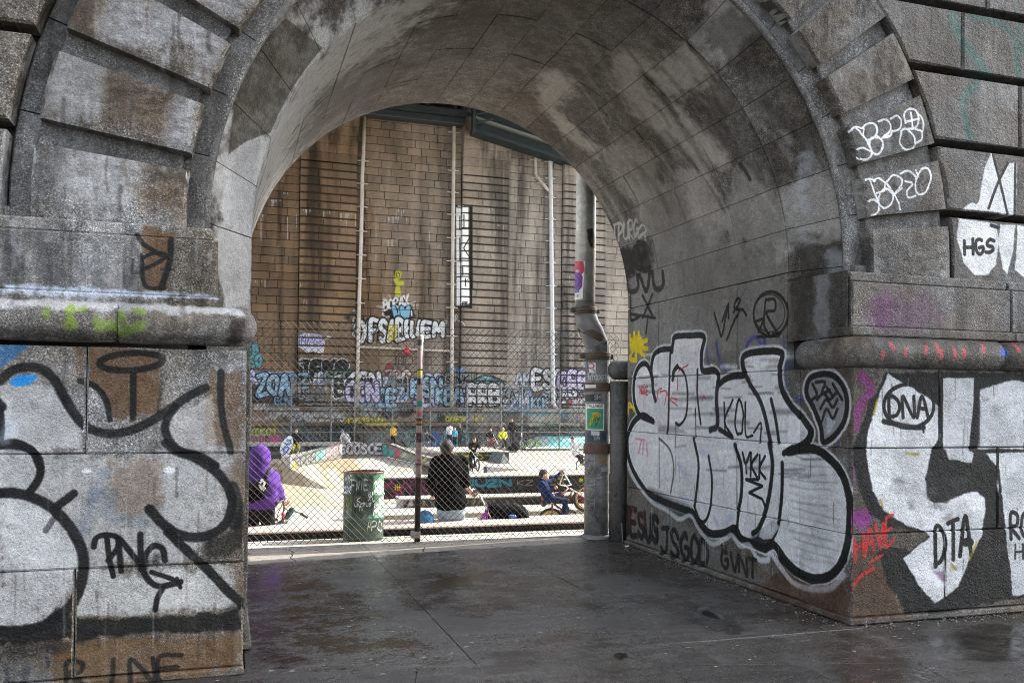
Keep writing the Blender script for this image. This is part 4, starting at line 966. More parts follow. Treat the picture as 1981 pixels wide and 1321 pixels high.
cvG.poly([(40,118),(620,122),(1100,108),(1660,98),(1655,118),(1000,160),(500,195),(40,228)], (1,1,1), .62, soft=8, rag=10)  # sunlit strip by the fence painted in as pale dry concrete
cvG.poly([(1165,258),(1240,250),(1310,258),(1290,272),(1200,276)], (.5,.42,.36), .9, soft=6, rag=12)
for k in range(9):                         # cracks
    u, v = random.uniform(.2, 4.4), random.uniform(4.6, 10); a = random.uniform(0, 6.28); P = [(u, v)]
    for j in range(9): a += random.uniform(-.6, .6); P.append((P[-1][0]+.12*math.cos(a), P[-1][1]+.12*math.sin(a)))
    cvG.stroke_uv(P, .008, (.15,.15,.15), .9, curve=False)
for k in range(520):
    u, v = random.uniform(-.5, 6.8), random.uniform(3.8, 10.4); r = random.uniform(.008, .024)
    cvG.stroke_uv([(u, v), (u+random.uniform(.003, .02), v)], r, random.choice([(1, 1, 1), (1, 1, 1), (0, 0, 0)]), .9)
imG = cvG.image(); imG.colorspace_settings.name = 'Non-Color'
def pavement():
    t = NT('wet_pavement'); P = t.pos()
    c, a = t.paint(cvG, imG, 'top')
    bw = t.node('ShaderNodeRGBToBW'); t.l.new(c, bw.inputs[0]); lum = bw.outputs[0]
    n1 = t.noise(.9, 6, .66); n2 = t.noise(16, 5, .72); n3 = t.noise(85, 3, .75); n4 = t.noise(3.2, 4, .6); st = t.noise(1, 5, .65, t.sc(P, (1.5, 9, 1)))
    dry = t.mix(t.ramp(n1, [(.40, 0.0), (.60, 1.0)]), (.034, .029, .025), (.115, .112, .106))
    dry = t.mix(1.0, dry, t.ramp(n2, [(.30, .42), (.70, 1.65)]), 'MULTIPLY')
    dry = t.mix(1.0, dry, t.ramp(n3, [(.34, .45), (.52, 1.0), (.66, 2.3)]), 'MULTIPLY')
    dry = t.mix(1.0, dry, t.ramp(st, [(.35, .62), (.65, 1.25)]), 'MULTIPLY')
    rv = t.math('MULTIPLY_ADD', t.rnd(), .4, .8); r = t.node('ShaderNodeCombineColor')
    for i in range(3): t.l.new(rv, r.inputs[i])
    dry = t.mix(1.0, dry, r.outputs[0], 'MULTIPLY')
    wetc = t.mix(1.0, dry, (.26, .215, .175), 'MULTIPLY')
    isw = t.math('LESS_THAN', lum, .8)
    brk = t.math('ADD', t.math('MULTIPLY', n4, .6), t.math('MULTIPLY', n2, .4))
    wet = t.math('MULTIPLY', t.math('MULTIPLY', a, isw), t.ramp(brk, [(.36, .15), (.50, 1.0)]))
    wet = t.math('MAXIMUM', wet, t.ramp(t.math('ADD', t.math('MULTIPLY', n1, .7), t.math('MULTIPLY', n2, .3)), [(.47, .1), (.56, .95)]))
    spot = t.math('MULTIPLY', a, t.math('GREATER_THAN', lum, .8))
    wet = t.math('MULTIPLY', wet, t.math('SUBTRACT', 1.0, spot))
    pud = t.math('MULTIPLY', a, t.math('LESS_THAN', lum, .10))
    col = t.mix(wet, dry, wetc); col = t.mix(pud, col, (.02, .019, .018))
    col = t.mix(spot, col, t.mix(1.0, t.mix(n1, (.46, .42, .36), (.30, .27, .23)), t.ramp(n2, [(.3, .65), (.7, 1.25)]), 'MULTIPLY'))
    rough = t.mixf(wet, t.mixf(n2, .34, .52), t.mixf(n2, .05, .22)); rough = t.mixf(pud, rough, .04)
    hd = t.math('ADD', n2, t.math('MULTIPLY', n3, .6)); h = t.mixf(wet, hd, t.math('MULTIPLY', hd, .06)); h = t.mixf(pud, h, .2)
    return t.out(col, rough, 0, .5, t.bump(h, .007))
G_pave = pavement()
far_dirt = plain('ground_soil', (.16, .15, .14), .9, var=.3, scale=2, use_obj=False)
g = MB(); g.box((-700, -700, -2.4), (700, 700, -2.0)); g.build('ground', far_dirt, kind='structure')
walk = thing('sidewalk', 'wet grey concrete sidewalk slabs running through the arch', None, (2.4, 7, 0), kind='structure')
bed = MB(); bed.box((-40, -30, -2.0), (60, 10.66, -.03)); bed.build('slab_bed', G_core, walk)
def slab(poly, z=0.0, bev=.003):
    if len(poly) < 3: return
    poly = ccw(poly); n = len(poly); cx = sum(p[0] for p in poly)/n; cy = sum(p[1] for p in poly)/n
    dz = random.uniform(-.003, .003); tx, ty = random.uniform(-.0015, .0015), random.uniform(-.0015, .0015)
    def ins(p, e):
        d = math.hypot(p[0]-cx, p[1]-cy)+1e-6; return (p[0]-(p[0]-cx)/d*e, p[1]-(p[1]-cy)/d*e)
    def Z(p): return z+dz+tx*(p[0]-cx)+ty*(p[1]-cy)
    A = [ins(p, .0014+bev) for p in poly]; B = [ins(p, .0014) for p in poly]
    V = [(x, y, Z((x, y))) for x, y in A]+[(x, y, Z((x, y))-bev) for x, y in B]+[(x, y, -.05) for x, y in B]
    F = [tuple(range(n))]
    for k in range(n):
        l = (k+1) % n; F += [(l, k, n+k, n+l), (n+l, n+k, 2*n+k, 2*n+l)]
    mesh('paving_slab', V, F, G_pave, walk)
e1 = np.array([.9703, -.2419]); e2 = np.array([.2419, .9703]); o0 = np.array([1.189, 5.598])
dl = e2@o0                                    # the slanting seam: e2.p = dl
XJ = [XL-.02, 1.572, 3.13, XR+.03]; YJ = [4.3, 5.66, 7.22, 8.74, 10.26, 10.66]
for a, b_ in zip(XJ[:-1], XJ[1:]):
    for c, d in zip(YJ[:-1], YJ[1:]):
        if d <= 5.7: c, d = 4.0, 5.66
        slab(clip([(a, c), (b_, c), (b_, d), (a, d)], -e2[0], -e2[1], -dl))
for i in range(-5, 9):                        # slabs outside, turned with the street
    for j in range(0, 5):
        p = [o0+e1*(1.66*(i+di))-e2*(1.62*(j+dj)) for di, dj in ((0, 1), (1, 1), (1, 0), (0, 0))]
        slab([tuple(q) for q in p])
for i in range(2, 6):                         # wedge between the seam and the right front
    q = o0+e1*(1.66*i); r = o0+e1*(1.66*(i+1))
    poly = [tuple(q), tuple(r), tuple(r+e2*4), tuple(q+e2*4)]
    poly = clip(poly, 0, 1, YF-.03)
    poly = clip(poly, -1, 0, -XR) if i == 2 else poly
    slab(poly)
for i in range(-4, 0):
    q = o0+e1*(1.66*i); r = o0+e1*(1.66*(i+1))
    slab(clip([tuple(q), tuple(r), tuple(r+e2*2), tuple(q+e2*2)], 0, 1, YF-.03))
# ------------------------------------------------------------------ park floor
def concrete(name, A, B, cv=None, im=None, kind='front', rough=.8, crack=0):
    t = NT(name); P = t.pos()
    n1 = t.noise(.5, 5, .62); n2 = t.noise(9, 4, .7)
    col = t.mix(t.ramp(n1, [(.38, 0.0), (.64, 1.0)]), A, B)
    col = t.mix(1.0, col, t.ramp(n2, [(.3, .86), (.7, 1.12)]), 'MULTIPLY')
    if cv is not None:
        c, a = t.paint(cv, im, kind); col = t.mix(t.math('MULTIPLY', a, t.ramp(n2, [(.3, .75), (.5, 1.0)])), col, c)
    return t.out(col, rough, 0, .3, t.bump(n2, .004))
cvF = Canvas('floor_paint', -12, 34, 11, 62, 20, lambda x, y: tuple(onZ(x, y, -1.5)[:2]), PXF)
for P, c, a in (([(985,884),(1095,880),(1110,894),(990,897)], (.86,.55,.55), .5), ([(740,905),(850,890),(850,906),(745,918)], (.86,.6,.62), .4), ([(955,905),(1010,904),(1000,912),(960,912)], (.84,.42,.36), .6),
    ([(640,890),(780,885),(780,893),(650,897)], (.80,.74,.2), .5), ([(590,920),(700,915),(690,975),(610,970)], (.50,.40,.28), .45), ([(480,900),(600,895),(640,960),(560,1000),(480,1000)], (.55,.46,.34), .35)):
    cvF.poly(P, c, a, soft=3, rag=5, mottled=.3)
TAN = (.56,.49,.40)
for P, c, a in (([(300,893),(560,893),(640,930),(760,985),(800,1020),(300,1020)], TAN, .85), ([(590,925),(690,918),(715,950),(690,985),(600,975)], (.50,.41,.31), .8), ([(300,940),(480,935),(600,1005),(300,1010)], (.52,.45,.36), .6)):
    cvF.poly(P, c, a, soft=6, rag=8, mottled=.25)
for P in ([(560,893),(600,930),(690,1005)], [(640,930),(700,985),(720,1010)]): cvF.stroke(P, 10, (.74,.69,.60), .7, soft=.5)
for k in range(13): cvF.stroke_uv([(-12+k*3.6, 11), (-12+k*3.6, 62)], .05, (.34,.31,.27), .55, curve=False); cvF.stroke_uv([(-12, 13+k*4), (34, 13+k*4)], .06, (.34,.31,.27), .55, curve=False)
for k in range(170):                      # tyre scuffs and patches
    u, v = random.uniform(-4, 26), random.uniform(13, 60); a = random.uniform(0, 6.28); P = [(u, v)]
    for j in range(5): a += random.uniform(-.5, .5); P.append((P[-1][0]+.5*math.cos(a), P[-1][1]+.9*math.sin(a)))
    cvF.stroke_uv(P, random.uniform(.04, .35), random.choice([(.25,.23,.21), (.42,.38,.33), (.66,.62,.56), (.36,.30,.24)]), random.uniform(.15, .5), soft=.7, rag=.5)
imF = cvF.image()
CONC = concrete('park_concrete', (.36,.335,.29), (.28,.25,.21), cvF, imF, 'top')
CONC2 = concrete('pale_concrete', (.36,.335,.295), (.27,.245,.21))
def floor_z(y): 
    return -.02 if y < 10.7 else -.10 if y < 11.9 else -.78 if y < 17 else -.78-.72*(min(y, 33)-17)/16
ys = [10.663, 11.80, 11.801, 12.3, 17, 19, 21, 23, 25, 27, 29, 31, 33, 40, 48, 55, 63]; zs = [-.02, -.10, -.78, -.78]+[floor_z(y) for y in ys[4:]]
xs = [-40, -12, -6, -3, -1, 1, 3, 5, 8, 12, 16, 20, 26, 34, 60, 110]
V = [(x, y, z) for y, z in zip(ys, zs) for x in xs]; n = len(xs)
F = [(j*n+i, j*n+i+1, (j+1)*n+i+1, (j+1)*n+i) for j in range(len(ys)-1) for i in range(n-1)]
mesh('park_floor', V, F, CONC, kind='structure')

def zY(x, y, Y): return onY(x, y, Y)[2]
def pbox(name, x0, x1, yt, yb, Y, depth, mat, bev=.02, slab=None, extra=0, parent=None, **k):
    """a block whose front face stands at distance Y"""
    xm = (x0+x1)/2; X0, X1 = onY(x0, yt, Y)[0], onY(x1, yt, Y)[0]
    zt, zb = zY(xm, yt, Y), zY(xm, yb, Y)-extra
    return MB().box((X0, Y, zb), (X1, Y+depth, zt), bev).build(name, mat, parent, **k), (X0, X1, zb, zt)
def painted(name, Y, x0, x1, yt, yb, ppm, fn, A=(.2,.19,.18), B=(.13,.125,.12), pad=.4, rough=.7):
    p, q = onY(x0, yt, Y), onY(x1, yb, Y)
    cv = Canvas(name, min(p[0], q[0])-pad, max(p[0], q[0])+pad, min(p[2], q[2])-pad, max(p[2], q[2])+pad, ppm, pf(Y)); fn(cv)
    return concrete(name+'_concrete', A, B, cv, cv.image(), 'front', rough)

def tagscribble(cv, x0, x1, y0, y1, n, cols, w=(1, 2.5), letters='ABCEGKLMNORSTUXYZ', fr=PXF):
    for k in range(n):
        x, y = random.uniform(x0, x1), random.uniform(y0, y1); L = random.choice([3, 4, 4, 5]); h = random.uniform(.35, .8)*(y1-y0)
        h = max(6, min(h, 20)); wd = L*h*random.uniform(.5, .8)
        cv.word(''.join(random.choice(letters) for _ in range(L)), (x, y), (x+wd, y+random.uniform(-3, 3)), h, random.uniform(*w), random.choice(cols), random.uniform(.6, 1), random.uniform(0, .3), fr=fr, wob=.12)

# kerb between the walk and the park
def pk(cv):
    for k in range(30):
        x = random.uniform(470, 1140); cv.stroke([(x, 1009), (x+random.uniform(5, 40), 1010)], random.uniform(2, 5), random.choice([(.75,.5,.45), (.2,.15,.14), (.55,.25,.25)]), .4, soft=.8)
KM = concrete('kerb_timber', (.46,.36,.32), (.30,.22,.19))
o, ek = pbox('low_kerb', 400, 1230, 1018, 1022.5, 11.80, .75, KM, .012)
MB().box((ek[0], 12.06, -.8), (ek[1], 12.5, ek[2]-.002)).build('kerb_base', M['black_rubber'], o)  # black base puts the shadow under the kerb into its colour
meta(o, 'long low pinkish kerb running just behind the chain link fence', 'kerb')
# terrace of ledges on the right
BLACK = (.035, .033, .04)
def p1(cv):
    cv.poly([(742,908),(850,908),(1145,905),(1145,950),(850,976),(742,978)], BLACK, .95)
    MG = (.62, .10, .42)
    for c, rx, ry in (((757,950),14,16),((770,935),12,12),((785,950),9,16),((805,940),12,14),((830,944),10,12),((748,930),9,9),((795,930),8,9),((765,965),16,7),((820,925),9,6),((840,930),10,8)): cv.ell(c, rx, ry, MG, w=2.2, a=.9)
    for P in ([(822,936),(836,948)],[(836,936),(822,950)],[(745,940),(770,955),(790,940)]): cv.stroke(P, 2.2, MG)
    for P in ([(765,938),(765,948)],[(769,936),(769,949)],[(773,938),(773,948)],[(762,942),(776,942)]): cv.stroke(P, 1.8, (.85,.8,.1))
    cv.word('ITHI', (752,926), (782,925), 10, 3, (.7,.7,.7), .8)
    cv.fat('OUZN', (896,940), (990,939), 11, 5.5, (.12,.50,.62), (.03,.05,.06), 1.2)
    cv.word('KZ', (1001,938), (1034,938), 9, 1.6, (.62,.62,.6)); cv.word('LJO', (1066,937), (1100,936), 11, 2.2, (.75,.72,.1)); cv.word('*', (1120,933), (1130,933), 9, 2.5, (.85,.85,.1))
    cv.poly([(905,906),(1140,905),(1140,917),(905,919)], (.22,.22,.21), .9, 2, 2)
    cv.fat('GG', (1095,938), (1120,937), 8, 3, (.1,.1,.1), (.45,.45,.43), .8)
Y_D = 19.6
mD = painted('black_ledge', Y_D, 735, 1150, 905, 978, 60, p1)
o, eD = pbox('skate_ledge', 741, 1240, 919.5, 960, Y_D, .5, mD, .02); meta(o, 'long black skate ledge with magenta loops and blue bubble letters', 'ledge', 'ledges of the skate terrace')
def p2(cv):
    cv.poly([(770,955),(1145,950),(1145,990),(770,1000)], (.06,.06,.06), .85, 2, 2)
    for k in range(26):
        x = random.uniform(780, 1000); cv.stroke([(x, random.uniform(965, 988)), (x+random.uniform(-6, 6), random.uniform(968, 985)), (x+random.uniform(2, 9), random.uniform(965, 988))], random.uniform(1.5, 4), random.choice([(.72,.72,.7), (.5,.5,.48), (.6,.55,.4), (.2,.2,.2)]), .8)
    cv.ell((795,975), 5, 5, (.75,.75,.73)); cv.ell((789,985), 3, 6, (.7,.7,.7)); cv.word('KETNOT', (905,977), (960,976), 9, 1.8, (.5,.48,.42))
    cv.poly([(773,962),(781,962),(781,994),(773,994)], (.66,.62,.64), .9, 1, 1)
Y_C = 18.25
mC = painted('mural_ledge', Y_C, 770, 1150, 950, 1000, 60, p2)
o, eC = pbox('skate_ledge', 775, 1240, 959, 982, Y_C, .5, mC, .02); meta(o, 'low dark skate ledge with pale painted faces, in front of the black one', 'ledge', 'ledges of the skate terrace')
MB().box((eC[0]-.02, Y_C-.03, eC[3]-.03), (eC[1], Y_C+.52, eC[3]+.006), .01).build('coping', CONC2, o)
MB().box((eD[0]-.02, Y_D-.015, eD[3]-.03), (eD[1], Y_D+.5, eD[3]+.008), .01).build('coping', CONC2, bpy.data.objects['skate_ledge'])
mB = concrete('step_concrete', (.42,.39,.34), (.3,.28,.25))
zt = zY(900, 944, Y_D); X0 = onY(741, 950, Y_C)[0]
ter = MB(); ter.box((X0, Y_C+.5, -1.6), (40, Y_D, eC[2]+.02), .01)
o = ter.build('terrace_step', CONC2); meta(o, 'broad pale concrete step between the two dark ledges', 'step', 'concrete steps of the terrace')
o, _ = pbox('terrace_step', 743, 1240, 988.5, 998, 17.2, Y_C-17.2, CONC2, .015, extra=.4); meta(o, 'lowest pale concrete step, nearest the kerb', 'step', 'concrete steps of the terrace')
# bank with the painted low wall on top
RW = [(562,882,905,36.0), (664,858.5,885,39.0), (752,857.5,884,39.0), (806,879,897,36.5), (866,893,905,34.5)]
def p3(cv):
    cv.poly([(560,850),(870,850),(870,910),(560,912)], (.36,.36,.35), .8)
    cv.stroke([(562,885),(664,861),(752,860),(806,882),(866,896)], 3, (.16,.16,.16))
    cv.fat('SOCO', (568,901), (612,891), 15, 4.5, (.44,.46,.44), (.08,.09,.09), 1)
    cv.fat('MB', (612,890), (632,886), 14, 4, (.42,.62,.56), (.15,.3,.28), 1); cv.fat('AKR', (632,888), (662,880), 15, 3, (.55,.6,.6), (.55,.2,.25), 1)
    cv.poly([(664,861),(752,860),(752,881),(664,883)], (.07,.08,.08), .85, 1)
    cv.fat('GOOSOE', (665,881), (751,880), 17, 6.2, (.66,.67,.70), (.05,.05,.05), 1.2)
    cv.ell((756,873), 5, 8, (.2,.62,.58)); cv.ell((762,880), 9, 9, (.3,.6,.58), a=.8); cv.stroke([(770,868),(776,882),(770,892)], 2.5, (.7,.2,.3)); cv.stroke([(778,870),(772,885)], 2.5, (.7,.2,.3))
    for k in range(22):
        x = random.uniform(780, 862); y = 886+(x-806)*.2; cv.stroke([(x, y+random.uniform(-6, 6)), (x+random.uniform(-6, 6), y+random.uniform(-6, 6))], random.uniform(1.2, 3), random.choice([(.72,.7,.12), (.75,.75,.72), (.35,.35,.3), (.6,.6,.2)]), .8)
    cv.ell((566,897), 3, 6, (.75,.7,.1)); cv.stroke([(563,892),(571,902)], 1.6, (.75,.7,.1))
mR = painted('bank_wall', 37.5, 555, 872, 850, 912, 28, p3, (.34,.33,.32), (.26,.26,.25), 1.5)
pts_t = [onY(x, a, Y) for x, a, b_, Y in RW]; pts_b = [onY(x, b_, Y) for x, a, b_, Y in RW]
wall = MB()
for (a, b_), (c, d) in zip(zip(pts_t[:-1], pts_b[:-1]), zip(pts_t[1:], pts_b[1:])):
    dv = np.array([c[1]-a[1], -(c[0]-a[0])]); dv = -dv/np.hypot(*dv)*.25; off = np.array([dv[0], dv[1], 0])
    if off[1] < 0: off = -off
    wall.add([b_, d, c, a, b_+off, d+off, c+off, a+off], [(0,1,2,3), (4,7,6,5), (3,2,6,7), (0,4,5,1), (0,3,7,4), (1,5,6,2)])
bank_root = thing('skate_bank', 'pale skate bank topped by a low wall of graffiti, behind the trash drum', 'skate ramp', tuple((pts_b[1]+pts_b[2])/2*[1, 1, 0]+np.array([0, 0, -1.5])))
wall.build('bank_wall', mR, bank_root)
toe = [onZ(x, y, -1.5) for x, y in ((548,933),(640,948),(760,942),(830,930),(880,918))]
bk = MB(); n = len(toe)
lo = [b_-np.array([0, 0, .02]) for b_ in pts_b]
bk.add(list(toe)+lo+[p+np.array([0, 6, 0]) for p in lo]+[np.array([p[0], p[1]+6, -1.6]) for p in lo], [(i, i+1, n+i+1, n+i) for i in range(n-1)]+[(n+i, n+i+1, 2*n+i+1, 2*n+i) for i in range(n-1)]+[(0, n, 2*n, 3*n), (n-1, 4*n-1, 3*n-1, 2*n-1)])
bk.build('bank', CONC, bank_root)
# small ledges and rails
def p4(cv):
    cv.poly([(860,872),(1000,868),(1000,902),(860,900)], (.10,.10,.10), .85)
    cv.fat('AXOTO', (866,884), (984,892), 9, 3, (.62,.62,.12), (.1,.1,.1), 1)
m4 = painted('pad', 47, 860, 1000, 868, 905, 20, p4)
o, e = pbox('manual_pad', 800, 985, 874, 887, 47, 5, m4, .02, extra=.15); meta(o, 'low dark manual pad with yellow lettering along its edge', 'manual pad')
MB().box((e[0]-.03, 46.96, e[3]-.05), (e[1], 52.0, e[3]+.02), .01).build('coping', CONC2, o)
k0 = onZ(968, 897, -1.5); kick = MB(); w_ = 1.0
kick.add([(k0[0], k0[1], -1.5), (k0[0]+.55, k0[1], -1.5), (k0[0]+.28, k0[1]+.3, -.95), (k0[0], k0[1]+2.5, -1.5), (k0[0]+.55, k0[1]+2.5, -1.5), (k0[0]+.28, k0[1]+2.2, -.95)], [(0,1,2), (3,5,4), (0,3,4,1), (1,4,5,2), (0,2,5,3)])
o = kick.build('kicker_wedge', solid('slate', (.12,.14,.14), .6)); meta(o, 'small dark wedge at the end of the manual pad', 'wedge')
a, b_ = onY(938, 902, 39.0), onY(1037, 911, 41.0); rail = thing('grind_rail', 'low slanting dark grind rail on the pale park floor', 'rail', (a[0], a[1], -1.5))
d = np.array([0, .18, 0])
MB().add([a, b_, b_-[0,0,.12], a-[0,0,.28], a+d, b_+d, b_+d-[0,0,.12], a+d-[0,0,.28]], [(0,1,2,3), (4,7,6,5), (0,4,5,1), (3,2,6,7), (0,3,7,4), (1,5,6,2)]).build('rail_beam', solid('rail_dark', (.10,.11,.11), .5, .3), rail)
MB().box((a[0]-.02, a[1], -1.5), (a[0]+.10, a[1]+.16, a[2]-.02)).build('leg', M['dark_steel'], rail); MB().box((b_[0]-.12, b_[1], -1.5), (b_[0]-.02, b_[1]+.16, b_[2]-.02)).build('leg', M['dark_steel'], rail)
def p5(cv):
    cv.poly([(470,862),(720,862),(720,876),(470,876)], (.05,.06,.07), .9); tagscribble(cv, 480, 690, 866, 873, 16, [(.2,.42,.55), (.15,.3,.42), (.5,.55,.58)], (1, 2))
m5 = painted('far_ledge', 52, 470, 720, 855, 880, 18, p5)
o, e = pbox('skate_ledge', 455, 700, 862, 876, 52, 1.2, m5, .02, extra=.3); meta(o, 'far dark skate ledge with blue scrawls under a white edge, behind the purple hood', 'ledge', 'far skate ledges')
MB().box((e[0]-.05, 51.92, e[3]-.02), (e[1]+.05, 53.25, e[3]+.16), .02).build('coping', CONC2, o)
o, e = pbox('skate_ledge', 440, 545, 879, 884, 44, 2.5, solid('ink_ledge', (.03,.03,.03), .6), .02, extra=.1); meta(o, 'thin black ledge edge low on the left of the park', 'ledge', 'far skate ledges')
def p6(cv):
    cv.poly([(1015,846),(1180,843),(1180,872),(1015,872)], (.55,.66,.64), .7); cv.poly([(1060,846),(1180,844),(1180,868),(1065,866)], (.40,.72,.74), .7)
    cv.fat('ECNE', (1022,864), (1058,862), 13, 4, (.66,.76,.55), (.28,.42,.25), .9); cv.poly([(1062,850),(1072,848),(1070,864),(1064,864)], (.8,.6,.62), .6)
m6 = painted('mural_bank', 57, 1010, 1190, 840, 875, 16, p6, (.5,.52,.5), (.45,.46,.45))
A_ = [onY(1018, 868, 57), onY(1200, 868, 57), onY(1200, 845, 58.5), onY(1062, 846, 58.5), onY(1018, 862, 58.3)]
bm = MB(); n = len(A_); B_ = [p+np.array([0, 2.2, 0]) for p in A_]; bm.add(A_+B_, [tuple(range(n)), tuple(range(2*n-1, n-1, -1))]+[(i, n+i, n+(i+1) % n, (i+1) % n) for i in range(n)])
o = bm.build('mural_bank', m6); meta(o, 'pale turquoise painted bank low against the far wall', 'skate ramp')
o, e = pbox('far_bench', 860, 1000, 866, 872, 55, 1.0, CONC2, .02, extra=.6); meta(o, 'far pale concrete bench below the people at the wall', 'bench')

# ------------------------------------------------------------------ far anchorage wall
W = 62.0
cvW = Canvas('far_graffiti', 0.5, 31, -1.8, 16, 27, pf(61.8), PXF)
w = cvW; INKF = (.07,.075,.08); LT = (.80,.82,.83); BLU = (.42,.60,.70)
# drips of efflorescence
# pilaster head and deck shade painted on as dark patches, with soot streaks
SHADE_SOOT = (.04,.035,.03)
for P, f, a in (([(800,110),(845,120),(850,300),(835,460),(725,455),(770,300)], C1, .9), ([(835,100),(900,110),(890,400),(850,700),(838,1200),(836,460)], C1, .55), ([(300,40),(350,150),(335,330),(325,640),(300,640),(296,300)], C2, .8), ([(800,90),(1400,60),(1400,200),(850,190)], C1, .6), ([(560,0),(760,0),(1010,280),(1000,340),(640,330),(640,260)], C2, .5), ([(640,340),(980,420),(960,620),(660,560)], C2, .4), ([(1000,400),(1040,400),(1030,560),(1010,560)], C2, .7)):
    w.poly(P, SHADE_SOOT, a, soft=14, rag=24, fr=f, mottled=.3)
for x, y0, y1, wd in ((585,110,420,30),(960,130,420,34),(250,450,1000,26),(590,430,1300,36),(1290,150,500,20),(700,180,330,18)): w.stroke([(x,y0),(x+3,(y0+y1)/2),(x-2,y1)], wd, SHADE_SOOT, .45, soft=.9, fr=C1)
for f, x, y, n_ in ((C1,230,700,9),(C1,320,650,4),(C1,440,775,8),(C1,590,790,6),(C1,710,800,8),(C1,930,755,5),(C1,1090,770,12),(C1,1040,820,14),(C1,1150,828,8),(C1,1040,975,10),(C1,880,830,3),(C1,130,800,6),(C1,120,1260,6),(C2,520,740,8),(C2,500,770,8),(C2,600,880,4),(C2,530,920,4),(C2,715,885,3),(C2,485,570,4),(C2,1090,1230,5),(C2,1050,1070,4),(C2,440,300,1),(C2,1300,1090,5),(C3,480,40,4),(C3,490,170,3),(C2,700,1215,3)):
    for k in range(n_):
        a = (x+random.uniform(-40, 40), y+random.uniform(-4, 4)); w.stroke([a, (a[0]+random.uniform(-1, 1), a[1]+random.choice([6, 10, 20, 50]))], random.uniform(2.5, 6), (.66,.66,.66), .8, fr=f)
for f, x, y0, y1 in ((C1,125,830,980),(C1,308,820,975),(C1,920,830,970),(C1,1290,920,1000),(C1,1065,385,470),(C1,920,1070,1120),(C1,370,800,890),(C2,110,930,1010),(C2,720,570,690),(C2,445,265,325),(C1,775,810,885),(C1,710,800,910)):
    w.stroke([(x, y0), (x, y1)], 6, (.66,.66,.65), .75, fr=f)
# tall white letters beside the pipe
w.poly([(372,650),(392,660),(402,760),(402,1130),(404,1321),(392,1330),(378,1321),(378,650)], (.06,.07,.08), .95, 3, fr=C2)
w.poly([(340,-10),(462,0),(462,240),(345,225)], (.06,.07,.08), .95, 3, fr=C4)
for P in ([(300,648),(378,652),(378,690),(345,750),(372,752),(375,1321),(300,1321),(296,750),(325,694),(300,690)],): w.poly(P, (.93,.94,.94), .98, 2, fr=C2)
w.poly([(345,0),(440,5),(440,212),(345,212)], (.93,.94,.94), .98, 2, fr=C4)
for P in ([(322,690),(300,748)], [(378,690),(345,748)], [(322,812),(322,900)], [(342,812),(342,900)], [(340,1040),(380,970)], [(340,1040),(385,1110)], [(334,1170),(334,1225)], [(326,690),(302,746)], [(376,692),(348,748)], [(300,752),(376,756)], [(322,965),(322,1120)], [(298,905),(380,908)], [(298,1124),(385,1128)], [(298,1232),(385,1236)], [(352,1250),(352,1300)]):
    w.stroke(P, 6.5, (.06,.07,.08), .97, fr=C2)
w.word('PTK', (386,210), (428,210), 26, 5, (.06,.06,.07), fr=C4)
for q in ((415,18),(425,8),(432,20)): w.ell(q, 4, 4, (.06,.06,.07), fr=C4)
# yellow creature-shaped blob
w.poly([(1060,1190),(1095,1195),(1090,1240),(1075,1260),(1110,1262),(1112,1290),(1085,1300),(1095,1350),(1070,1375),(1050,1340),(1060,1290),(1042,1250)], (.66,.66,.25), .95, 4, curve=True, fr=C1); w.word('KY', (1058,1235), (1090,1235), 34, 4, (.2,.2,.1), fr=C1)
# starburst piece
for k in range(26):
    a = random.uniform(0, 2*PI); w.stroke([(1240+90*math.cos(a), 230+60*math.sin(a)), (1240+random.uniform(120, 180)*math.cos(a), 230+random.uniform(80, 120)*math.sin(a))], 10, (.75,.76,.78), .35, soft=1, fr=C3)
w.poly([(1110,270),(1130,200),(1200,150),(1280,150),(1350,220),(1385,300),(1300,340),(1120,310)], (.06,.06,.07), .9, 8, 8, fr=C3)
w.word('BORAX', (1125,250), (1330,200), 75, 17, (.80,.80,.8), fr=C3, wob=.08); w.stroke([(1120,270),(1130,300),(1170,300)], 16, (.8,.8,.8), fr=C3); w.stroke([(1300,200),(1340,240),(1350,290)], 14, (.8,.8,.8), fr=C3)
w.fat('VW', (1205,320), (1330,320), 90, 34, (.48,.66,.74), (.1,.2,.3), 6, fr=C3)
w.fat('XFSAB', (945,500), (1300,490), 165, 34, LT, INKF, 11, fr=C3); w.fat('LU', (1170,480), (1225,480), 110, 16, (.72,.68,.30), (.72,.68,.3), 2, a=.8, fr=C3)
for k in range(14):
    x = random.uniform(960, 1290); w.stroke([(x, random.uniform(360, 490)), (x+random.uniform(-30, 30), random.uniform(360, 490))], 6, INKF, .8, fr=C3)
w.fat('ELASE', (1305,445), (1520,445), 105, 30, LT, INKF, 9, fr=C3); w.fat('EM', (70,450), (245,450), 105, 32, LT, INKF, 9, fr=C4)
w.word('NX01', (250,400), (285,300), 30, 5, (.7,.7,.7), fr=C4, up=(-1, 0)); w.word('SR', (318,340), (358,330), 45, 6, (.75,.75,.75), fr=C4); w.stroke([(350,320),(395,360),(400,380)], 6, (.75,.75,.75), fr=C4)
w.fat('FORS', (872,250), (872,470), 40, 12, (.60,.60,.60), (.1,.1,.1), 4, fr=C3, up=(1, 0)); tagscribble(w, 800, 860, 250, 440, 6, [(.12,.12,.13)], (3, 5), fr=C3)
# white and purple throw-up
w.poly([(440,450),(500,430),(600,440),(650,500),(640,610),(590,590),(560,575),(510,590),(470,560),(440,545)], (.70,.70,.74), .95, 4, 4, fr=C3); w.poly([(650,485),(668,450),(700,460),(710,475)], (.7,.7,.72), .95, 3, fr=C3)
w.fat('MAR', (450,520), (640,520), 70, 10, (.70,.70,.78), (.22,.22,.45), 5, fr=C3)
